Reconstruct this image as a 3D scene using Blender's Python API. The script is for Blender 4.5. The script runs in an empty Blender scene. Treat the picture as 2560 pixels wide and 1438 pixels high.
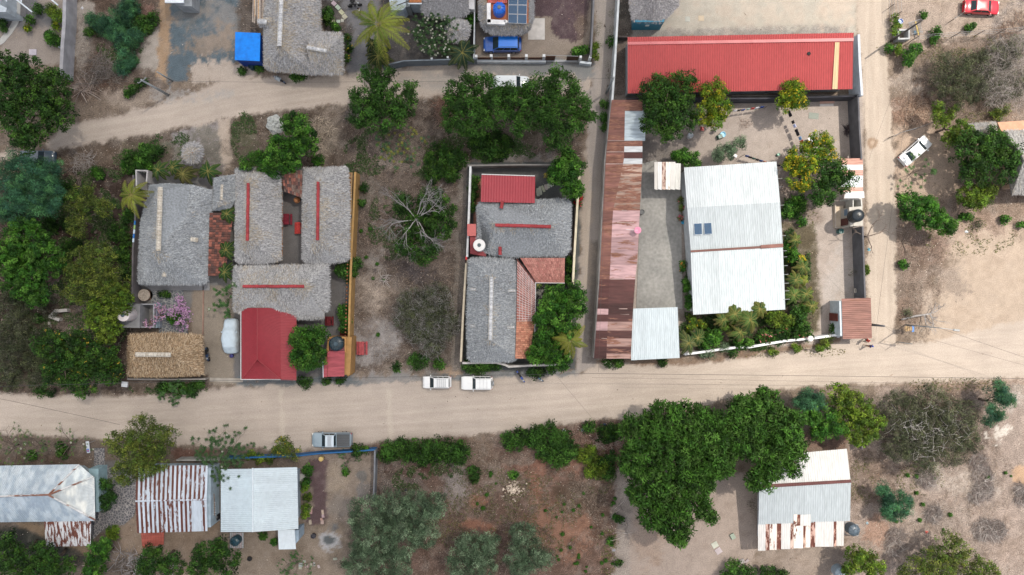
import bpy, math, random
import numpy as np
from mathutils import Vector, Matrix
scene = bpy.context.scene
COL = scene.collection
# ------------------------------------------------------------------ camera, sky, sun, exposure
H = 90.0                 # flying height of the camera
K = 19.0                 # picture units per metre on the ground
cam_d = bpy.data.cameras.new("camera"); cam = bpy.data.objects.new("camera", cam_d); COL.objects.link(cam)
cam.location = (0, 0, H); cam.rotation_euler = (0, 0, 0)
cam_d.sensor_width = 36; cam_d.lens = 36 * H / (2560 / K); cam_d.clip_end = 9000; cam_d.clip_start = 0.5
scene.camera = cam
SUN_EL, SUN_AZ = math.radians(60), math.atan2(0.57, 0.82)   # light comes from the upper right of the picture
w = bpy.data.worlds.new("World"); scene.world = w; w.use_nodes = True
nt = w.node_tree; bg = nt.nodes["Background"]
sky = nt.nodes.new("ShaderNodeTexSky"); sky.sky_type = 'NISHITA'; sky.sun_disc = False
sky.sun_elevation = SUN_EL; sky.sun_rotation = math.pi / 2 - SUN_AZ
sky.air_density = 1.0; sky.dust_density = 3.0; sky.ozone_density = 1.0
nt.links.new(sky.outputs[0], bg.inputs[0]); bg.inputs[1].default_value = 0.12
sun_d = bpy.data.lights.new("sun", 'SUN'); sun_d.energy = 4.8; sun_d.angle = math.radians(0.6); sun_d.color = (1.0, 0.925, 0.81)
sun = bpy.data.objects.new("sun", sun_d); COL.objects.link(sun)
sdir = Vector((math.cos(SUN_EL) * math.cos(SUN_AZ), math.cos(SUN_EL) * math.sin(SUN_AZ), math.sin(SUN_EL)))
sun.rotation_euler = sdir.to_track_quat('Z', 'Y').to_euler(); sun.location = sdir * 60
scene.view_settings.view_transform = 'Standard'; scene.view_settings.look = 'None'
scene.view_settings.exposure = 0.0; scene.view_settings.gamma = 1
scene.render.engine = 'CYCLES'
scene.cycles.max_bounces = 6; scene.cycles.transparent_max_bounces = 12
scene.cycles.diffuse_bounces = 3; scene.cycles.glossy_bounces = 2
# a broad thin cloud high above: its shade lies over the left half of the village
def build_cloud():
 HC = 300.0; off = HC / math.tan(SUN_EL); ox, oy = off * 0.8211, off * 0.5708; n = 90
 u, v = np.meshgrid(np.linspace(-1, 1, n), np.linspace(-1, 1, n)); x = 45 - 1000 * ((1 - u) / 2) ** 2; y = 750 * v * np.abs(v) ** .5
 wob = 7 * np.sin(y * .045 + 1) + 4 * np.sin(y * .1 + 2)
 e = np.minimum(np.minimum((45 - (x + wob * .8 - y * .05)) / 40, (x + 955) / 150), (750 - np.abs(y)) / 150); a = np.clip(e, 0, 1); a = a * a * (3 - 2 * a)
 bump = 6 * np.sin(x * .11) * np.cos(y * .13) + 3 * np.sin(x * .31 + y * .2)
 top = np.stack([x + ox, y + oy, HC + a * (22 + bump)], -1).reshape(-1, 3); bot = np.stack([x + ox, y + oy, HC - a * (7 + bump * .3) - .5], -1).reshape(-1, 3); i = np.arange(n * n).reshape(n, n)
 Q = np.stack([i[:-1, :-1], i[:-1, 1:], i[1:, 1:], i[1:, :-1]], -1).reshape(-1, 4); m2 = n * n; rim = []
 B = list(i[0, :]) + list(i[1:, -1]) + list(i[-1, -2::-1]) + list(i[-2:0:-1, 0])
 for k in range(len(B)): rim.append((B[k], B[(k + 1) % len(B)], B[(k + 1) % len(B)] + m2, B[k] + m2))
 F = np.concatenate([Q, Q[:, ::-1] + m2, np.array(rim)[:, ::-1]]); me = bpy.data.meshes.new("cloud"); me.from_pydata(np.concatenate([top, bot]).tolist(), [], F.tolist())
 at = me.attributes.new("thick", 'FLOAT', 'POINT'); at.data.foreach_set("value", np.concatenate([a.ravel() * CLOUD_TOP, a.ravel() * CLOUD_BOT]).astype(np.float32)); o = bpy.data.objects.new("cloud", me); COL.objects.link(o)
 m = bpy.data.materials.new("cloud_vapour"); m.use_nodes = True; t = m.node_tree; N = t.nodes; Lk = t.links; N.remove(N["Principled BSDF"]); A = N.new("ShaderNodeAttribute"); A.attribute_name = "thick"
 tr = N.new("ShaderNodeBsdfTransparent"); tl = N.new("ShaderNodeBsdfTranslucent"); tl.inputs[0].default_value = (.93, .95, .97, 1); df = N.new("ShaderNodeBsdfDiffuse"); df.inputs[0].default_value = (.93, .94, .95, 1); mx = N.new("ShaderNodeMixShader"); mx.inputs[0].default_value = .10
 Lk.new(tl.outputs[0], mx.inputs[1]); Lk.new(df.outputs[0], mx.inputs[2]); m2_ = N.new("ShaderNodeMixShader"); Lk.new(A.outputs['Fac'], m2_.inputs[0]); Lk.new(tr.outputs[0], m2_.inputs[1]); Lk.new(mx.outputs[0], m2_.inputs[2]); Lk.new(m2_.outputs[0], N["Material Output"].inputs[0])
 me.materials.append(m); me.polygons.foreach_set("use_smooth", [True] * len(me.polygons)); o["kind"] = "structure"; o["label"] = "broad thin white cloud drifting high over the left half of the village"; o["category"] = "cloud"
CLOUD_TOP, CLOUD_BOT = .66, .24
build_cloud()
# ------------------------------------------------------------------ helpers
def P(px, py, z=0.0):
 f = (1 - z / H) / K
 return Vector(((px - 1280) * f, (719 - py) * f, z))
def lin(c):
 return tuple(((v / 255) / 12.92 if v / 255 <= .04045 else ((v / 255 + .055) / 1.055) ** 2.4) for v in c)
def al(r, g, b, L=1.35):
 return tuple(min(.86, v / L) for v in lin((r, g, b)))
def tag(o, label=None, cat=None, group=None, kind=None):
 if label: o["label"] = label
 if cat: o["category"] = cat
 if group: o["group"] = group
 if kind: o["kind"] = kind
 return o
def empty(name, loc, label, cat, group=None, rz=0):
 o = bpy.data.objects.new(name, None); COL.objects.link(o); o.location = loc; o.rotation_euler = (0, 0, rz)
 o.empty_display_size = .3
 return tag(o, label, cat, group)
def link(name, me, mats, parent=None, world=True):
 o = bpy.data.objects.new(name, me); COL.objects.link(o)
 for m in (mats if isinstance(mats, (list, tuple)) else [mats]): me.materials.append(m)
 if parent is not None:
  o.parent = parent
  if world:      # geometry given in world coordinates
   mw = Matrix.Translation(parent.location) @ parent.rotation_euler.to_matrix().to_4x4()
   q = parent.parent
   while q is not None:
    mw = (Matrix.Translation(q.location) @ q.rotation_euler.to_matrix().to_4x4()) @ mw; q = q.parent
   me.transform(mw.inverted())
 return o
def npmesh(name, V, F, tint=None, smooth=False, mi=None):
 """V (n,3); F (m,k) array of equal sized faces; tint (m,4)"""
 V = np.asarray(V, dtype=np.float32); F = np.asarray(F, dtype=np.int32)
 me = bpy.data.meshes.new(name); k = F.shape[1]; m = F.shape[0]
 me.vertices.add(len(V)); me.vertices.foreach_set("co", V.ravel())
 me.loops.add(m * k); me.loops.foreach_set("vertex_index", F.ravel())
 me.polygons.add(m); me.polygons.foreach_set("loop_start", np.arange(0, m * k, k, dtype=np.int32))
 if mi is not None: me.polygons.foreach_set("material_index", np.asarray(mi, dtype=np.int32))
 me.update(calc_edges=True)
 if tint is not None:
  a = me.attributes.new("tint", 'FLOAT_COLOR', 'FACE'); a.data.foreach_set("color", np.asarray(tint, dtype=np.float32).ravel())
 me.polygons.foreach_set("use_smooth", np.full(m, smooth)); me.validate()
 return me
class MB:
 """collects polygons of any size with an optional colour and material index"""
 def __init__(s): s.v = []; s.f = []; s.t = []; s.m = []
 def poly(s, pts, t=None, m=0):
  b = len(s.v); s.v += [tuple(p) for p in pts]; s.f.append(list(range(b, b + len(pts)))); s.t.append(t); s.m.append(m)
 def add(s, V, F, t=None, m=0):
  b = len(s.v); s.v += [tuple(p) for p in V]
  for f in F: s.f.append([b + i for i in f]); s.t.append(t); s.m.append(m)
 def box(s, c, d, t=None, m=0, rz=0, top=(1, 1)):
  x, y, z = d[0] / 2, d[1] / 2, d[2] / 2; ca, sa = math.cos(rz), math.sin(rz); V = []
  for zz, kx, ky in ((-z, 1, 1), (z, top[0], top[1])):
   for sx, sy in ((-1, -1), (1, -1), (1, 1), (-1, 1)):
    a, b = sx * x * kx, sy * y * ky
    V.append((c[0] + a * ca - b * sa, c[1] + a * sa + b * ca, c[2] + zz))
  s.add(V, [(3, 2, 1, 0), (4, 5, 6, 7), (0, 1, 5, 4), (1, 2, 6, 5), (2, 3, 7, 6), (3, 0, 4, 7)], t, m)
 def prism(s, pts, z0, z1, t=None, m=0, cap=True):
  n = len(pts); a = sum(pts[i][0] * pts[(i + 1) % n][1] - pts[(i + 1) % n][0] * pts[i][1] for i in range(n))
  if a < 0: pts = pts[::-1]
  V = [(p[0], p[1], z0) for p in pts] + [(p[0], p[1], z1) for p in pts]
  F = [(i, (i + 1) % n, n + (i + 1) % n, n + i) for i in range(n)]
  if cap: F += [tuple(range(n, 2 * n)), tuple(range(n - 1, -1, -1))]
  s.add(V, F, t, m)
 def wall(s, pts, h, th, z0=0, t=None, m=0, closed=False):
  n = len(pts)
  for i in range(n if closed else n - 1):
   a = Vector(pts[i][:2]); b = Vector(pts[(i + 1) % n][:2]); d = (b - a)
   if d.length < 1e-4: continue
   d.normalize(); q = Vector((-d.y, d.x)) * th / 2; e = d * th / 2 * (0 if (i == 0 and not closed) else .98); e2 = d * th / 2
   s.prism([a - e + q, a - e - q, b + e2 * .98 - q, b + e2 * .98 + q], z0, z0 + h + .0015 * (i % 3), t, m)
 def tube(s, pts, rad, n=6, t=None, m=0, cap=True):
  pts = [Vector(p) for p in pts]; V = []; F = []; k = len(pts)
  if not hasattr(rad, '__len__'): rad = [rad] * k
  up = Vector((.13, .27, .95))
  for i, p in enumerate(pts):
   d = (pts[min(i + 1, k - 1)] - pts[max(i - 1, 0)])
   if d.length < 1e-6: d = Vector((0, 0, 1))
   d.normalize(); a = d.cross(up)
   if a.length < .05: a = d.cross(Vector((1, 0, 0)))
   a.normalize(); b = d.cross(a)
   for j in range(n):
    g = 2 * math.pi * j / n; V.append(p + (a * math.cos(g) + b * math.sin(g)) * rad[i])
  for i in range(k - 1):
   for j in range(n): F.append((i * n + j, i * n + (j + 1) % n, (i + 1) * n + (j + 1) % n, (i + 1) * n + j))
  if cap: F += [tuple(range(n - 1, -1, -1)), tuple((k - 1) * n + j for j in range(n))]
  s.add(V, F, t, m)
 def lathe(s, c, prof, n=24, t=None, m=0, axis='z'):
  V = []; F = []
  for r, z in prof:
   for j in range(n):
    g = 2 * math.pi * j / n; a, b = r * math.cos(g), r * math.sin(g)
    V.append((c[0] + a, c[1] + b, c[2] + z) if axis == 'z' else (c[0] + a, c[1] + z, c[2] + b) if axis == 'y' else (c[0] + z, c[1] + a, c[2] + b))
  k = len(prof)
  for i in range(k - 1):
   for j in range(n): F.append((i * n + j, i * n + (j + 1) % n, (i + 1) * n + (j + 1) % n, (i + 1) * n + j))
  F += [tuple(range(n - 1, -1, -1)), tuple((k - 1) * n + j for j in range(n))]
  s.add(V, F, t, m)
 def build(s, name, mats, parent=None, smooth=False, world=True, xf=None):
  me = bpy.data.meshes.new(name); me.from_pydata(s.v, [], s.f)
  if any(x is not None for x in s.t):
   a = me.attributes.new("tint", 'FLOAT_COLOR', 'FACE')
   a.data.foreach_set("color", np.array([(x if len(x) == 4 else (*x, 0)) if x is not None else (1, 1, 1, 0) for x in s.t], dtype=np.float32).ravel())
  me.polygons.foreach_set("material_index", s.m)
  me.polygons.foreach_set("use_smooth", [bool(smooth)] * len(s.f)); me.update()
  if smooth == 'auto':
   me.set_sharp_from_angle(angle=math.radians(40))
  if xf is not None: me.transform(xf)
  return link(name, me, mats, parent, world)
# ------------------------------------------------------------------ materials
def mat(name, c=(.5, .5, .5), c2=None, scale=2.0, lo=.4, hi=.65, var=.12, vscale=14, rough=.8, bump=.0, bscale=30,
  stretch=(1, 1, 1), tint=False, metal=0.0, spec=.3, coat=0, rust=None, attr="tint"):
 m = bpy.data.materials.new(name); m.use_nodes = True; t = m.node_tree; N = t.nodes; Lk = t.links
 b = N["Principled BSDF"]; tc = N.new("ShaderNodeTexCoord"); mp = N.new("ShaderNodeMapping"); mp.inputs['Scale'].default_value = stretch
 geo = N.new("ShaderNodeNewGeometry"); Lk.new(geo.outputs['Position'], mp.inputs[0])
 def noise(sc, det=5, src=mp):
  n = N.new("ShaderNodeTexNoise"); n.inputs['Scale'].default_value = sc; n.inputs['Detail'].default_value = det
  Lk.new(src.outputs[0], n.inputs['Vector']); return n
 def mix(a, bb, fac, blend='MIX'):
  x = N.new("ShaderNodeMix"); x.data_type = 'RGBA'; x.blend_type = blend
  for sock, v in ((x.inputs[6], a), (x.inputs[7], bb)):
   if hasattr(v, 'node'): Lk.new(v, sock)
   else: sock.default_value = (*v[:3], 1)
  if hasattr(fac, 'node'): Lk.new(fac, x.inputs[0])
  else: x.inputs[0].default_value = fac
  return x.outputs[2]
 def ramp(sock, a, bb, va=0, vb=1):
  r = N.new("ShaderNodeMapRange"); r.inputs[1].default_value = a; r.inputs[2].default_value = bb
  r.inputs[3].default_value = va; r.inputs[4].default_value = vb; Lk.new(sock, r.inputs[0]); return r.outputs[0]
 col = c
 if c2 is not None: col = mix(c, c2, ramp(noise(scale).outputs[0], lo, hi))
 at = None
 if tint or rust:
  at = N.new("ShaderNodeAttribute"); at.attribute_name = attr; col = mix(at.outputs['Color'], col, 1.0, 'MULTIPLY')
 if rust is not None:
  n = noise(rust[0], 7); n2 = noise(rust[0] * 5, 5)
  ad = N.new("ShaderNodeMath"); ad.operation = 'ADD'; Lk.new(ramp(n.outputs[0], .3, .7), ad.inputs[0]); Lk.new(at.outputs['Alpha'], ad.inputs[1])
  ad2 = N.new("ShaderNodeMath"); ad2.operation = 'ADD'; Lk.new(ad.outputs[0], ad2.inputs[0]); Lk.new(ramp(n2.outputs[0], .3, .7, -.2, .2), ad2.inputs[1])
  rc = mix(rust[1], rust[2], ramp(n2.outputs[0], .35, .65))
  col = mix(col, rc, ramp(ad2.outputs[0], .92, 1.08))
 if var:
  n = noise(vscale, 6); v = ramp(n.outputs[0], .3, .7, 1 - var, 1 + var)
  vv = N.new("ShaderNodeCombineXYZ"); [Lk.new(v, vv.inputs[i]) for i in range(3)]
  col = mix(col, vv.outputs[0], 1.0, 'MULTIPLY')
 if hasattr(col, 'node'): Lk.new(col, b.inputs['Base Color'])
 else: b.inputs['Base Color'].default_value = (*col[:3], 1)
 b.inputs['Roughness'].default_value = rough; b.inputs['Metallic'].default_value = metal
 b.inputs['Specular IOR Level'].default_value = spec
 if coat: b.inputs['Coat Weight'].default_value = coat; b.inputs['Coat Roughness'].default_value = .08
 if bump:
  n = noise(bscale, 6); bp = N.new("ShaderNodeBump"); bp.inputs['Strength'].default_value = bump; bp.inputs['Distance'].default_value = .05
  Lk.new(n.outputs[0], bp.inputs['Height']); Lk.new(bp.outputs[0], b.inputs['Normal'])
 return m
def leafmat(name, trans=.25, rough=.55, sat=1.0):
 m = bpy.data.materials.new(name); m.use_nodes = True; t = m.node_tree; N = t.nodes; Lk = t.links
 b = N["Principled BSDF"]; out = N["Material Output"]; at = N.new("ShaderNodeAttribute"); at.attribute_name = "tint"
 Lk.new(at.outputs['Color'], b.inputs['Base Color']); b.inputs['Roughness'].default_value = rough; b.inputs['Specular IOR Level'].default_value = .18
 tr = N.new("ShaderNodeBsdfTranslucent"); Lk.new(at.outputs['Color'], tr.inputs[0])
 mx = N.new("ShaderNodeMixShader"); mx.inputs[0].default_value = trans
 Lk.new(b.outputs[0], mx.inputs[1]); Lk.new(tr.outputs[0], mx.inputs[2]); Lk.new(mx.outputs[0], out.inputs[0]); return m
LEAF = leafmat("leaf", .14); DRYLEAF = leafmat("dry_leaf", .1, .85); FLOWER = leafmat("petal", .3, .7)
BARK = mat("bark", (.16, .125, .10), (.09, .07, .06), 6, var=.25, rough=.95, bump=.4)
PALEWOOD = mat("bleached_wood", (.34, .325, .32), (.23, .215, .21), 5, var=.2, rough=.9, bump=.2)
TWIG = mat("twig", tint=True, c=(1, 1, 1), var=.25, vscale=9, rough=.95)
THATCH = mat("palm_thatch", c=(1.0, 1.0, 1.01), tint=True, var=.28, vscale=5, rough=.95)
SHEET = mat("sheet_metal", c=(.97, .98, .98), c2=(1.06, 1.09, 1.08), scale=.35, lo=.35, hi=.7, tint=True, var=.06, vscale=2.2, rough=.45, spec=.4, rust=(.55, (.15, .055, .035), (.26, .12, .075)), stretch=(1, 1, 1))
SHEETX = mat("sheet_metal_streaked_across", c=(1, 1, 1), tint=True, var=.26, vscale=1.6, rough=.55, spec=.3, rust=(.9, (.13, .05, .037), (.25, .125, .085)), stretch=(.35, 2.2, 1))
SHEETY = mat("sheet_metal_streaked_down", c=(1, 1, 1), tint=True, var=.11, vscale=1.6, rough=.45, spec=.3, rust=(1.5, (.09, .028, .022), (.15, .055, .035)), stretch=(2.6, .5, 1))
TILE = mat("clay_tile", c=(1, 1, 1), tint=True, var=.3, vscale=7, rough=.85, bump=.2)
PLASTER = mat("plaster", c=(1, 1, 1), tint=True, var=.14, vscale=1.7, rough=.9, bump=.1)
PAINT = mat("painted_surface", c=(1, 1, 1), tint=True, var=.08, vscale=3, rough=.5)
WOOD = mat("weathered_wood", c=(1, 1, 1), tint=True, var=.3, vscale=6, rough=.9, bump=.2)
PLASTIC = mat("plastic", c=(1, 1, 1), tint=True, var=.05, vscale=4, rough=.35, spec=.5)
CARPAINT = mat("car_paint", c=(1, 1, 1), tint=True, var=.03, vscale=3, rough=.3, spec=.6, coat=.6)
GLASS = mat("dark_glass", c=(.015, .028, .035), var=0, rough=.15, spec=.3)
RUBBER = mat("rubber", c=(.02, .02, .021), var=.2, rough=.85)
CHROME = mat("bright_metal", c=(.55, .56, .57), var=.05, rough=.3, metal=.7)
STEEL = mat("galvanised_steel", c=(.32, .33, .34), var=.15, rough=.5, metal=.3)
CLOTH = mat("cloth", c=(1, 1, 1), tint=True, var=.1, vscale=5, rough=.95)
SKIN = mat("skin", c=(.30, .17, .11), var=.05, rough=.6)
HAIR = mat("hair", c=(.015, .012, .01), var=.1, rough=.6)
CONCRETE = mat("concrete", c=(1, 1, 1), tint=True, var=.22, vscale=.9, rough=.92, bump=.15)
STONE = mat("stone", c=(1, 1, 1), tint=True, var=.2, vscale=5, rough=.92, bump=.2)
def solar_mat():
 m = mat("solar_cells", c=(.012, .045, .10), var=.1, rough=.12, spec=.7); t = m.node_tree; N = t.nodes; Lk = t.links
 br = N.new("ShaderNodeTexBrick"); br.offset = 0; br.inputs['Scale'].default_value = 6
 br.inputs['Color1'].default_value = (.012, .05, .11, 1); br.inputs['Color2'].default_value = (.016, .06, .13, 1); br.inputs['Mortar'].default_value = (.09, .16, .24, 1)
 br.inputs['Mortar Size'].default_value = .012; br.inputs['Brick Width'].default_value = .95; br.inputs['Row Height'].default_value = .95
 g = N.new("ShaderNodeNewGeometry"); Lk.new(g.outputs['Position'], br.inputs['Vector']); Lk.new(br.outputs[0], N["Principled BSDF"].inputs['Base Color']); return m
SOLAR = solar_mat()
# ------------------------------------------------------------------ numpy noise
def _hash(ix, iy, s):
 h = np.sin(ix * 127.1 + iy * 311.7 + s * 74.7) * 43758.5453; return h - np.floor(h)
def vnoise(x, y, s=0):
 ix = np.floor(x); iy = np.floor(y); fx = x - ix; fy = y - iy; fx = fx * fx * (3 - 2 * fx); fy = fy * fy * (3 - 2 * fy)
 a = _hash(ix, iy, s); b = _hash(ix + 1, iy, s); c = _hash(ix, iy + 1, s); d = _hash(ix + 1, iy + 1, s)
 return (a * (1 - fx) + b * fx) * (1 - fy) + (c * (1 - fx) + d * fx) * fy
def fbm(x, y, sc, s=0, o=4):
 r = 0; a = .5; f = 1 / sc; tot = 0
 for i in range(o): r = r + a * vnoise(x * f, y * f, s + i * 13); tot += a; a *= .55; f *= 2.1
 return r / tot
# ------------------------------------------------------------------ ground colours (albedo of each soil), edges broken by noise
SAND = (.405, .347, .298); SANDG = (.36, .325, .29); GRAVELB = (.10, .132, .155); GRAVELG = (.26, .25, .235); MAROON = (.105, .073, .08)
RED = (.31, .15, .10); LITTER = (.20, .15, .12); DARKL = (.115, .09, .075); PALE = (.42, .35, .29); GREYS = (.27, .25, .235); OCH = (.34, .235, .15)
DGREEN = (.055, .06, .035)
# (kind, points or (cx,cy,rx,ry), colour, softness, noise, strength, litter)
MAINROAD = [(-900, 985), (0, 985), (300, 990), (520, 975), (600, 968), (900, 962), (1050, 952), (1440, 940), (1480, 912), (1700, 915), (1900, 888), (2100, 858), (2175, 845), (2240, 860), (2330, 850), (2560, 800), (3500, 780), (3500, 945), (2560, 945), (2400, 955), (2100, 962), (1900, 978), (1800, 1003), (1600, 1042), (1480, 1050), (1250, 1082), (940, 1105), (860, 1122), (700, 1125), (450, 1112), (200, 1095), (0, 1083), (-900, 1080)]
UPROAD = [(-300, 395), (100, 380), (150, 320), (400, 262), (560, 195), (660, 192), (870, 190), (1000, 165), (1200, 160), (1480, 160), (1480, 238), (1300, 240), (1100, 245), (860, 258), (600, 288), (400, 335), (200, 360), (0, 400), (-300, 430)]
ALLEY = [(1490, -500), (1540, -500), (1535, 230), (1518, 400), (1503, 600), (1490, 880), (1484, 915), (1440, 940), (1442, 800), (1452, 600), (1462, 420), (1468, 300), (1472, 240), (1484, 150)]
SIDEROAD = [(2145, -500), (2235, -500), (2222, 60), (2215, 140), (2225, 250), (2235, 400), (2240, 600), (2238, 860), (2172, 850), (2170, 700), (2166, 480), (2158, 260), (2148, 120), (2140, 60)]
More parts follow.
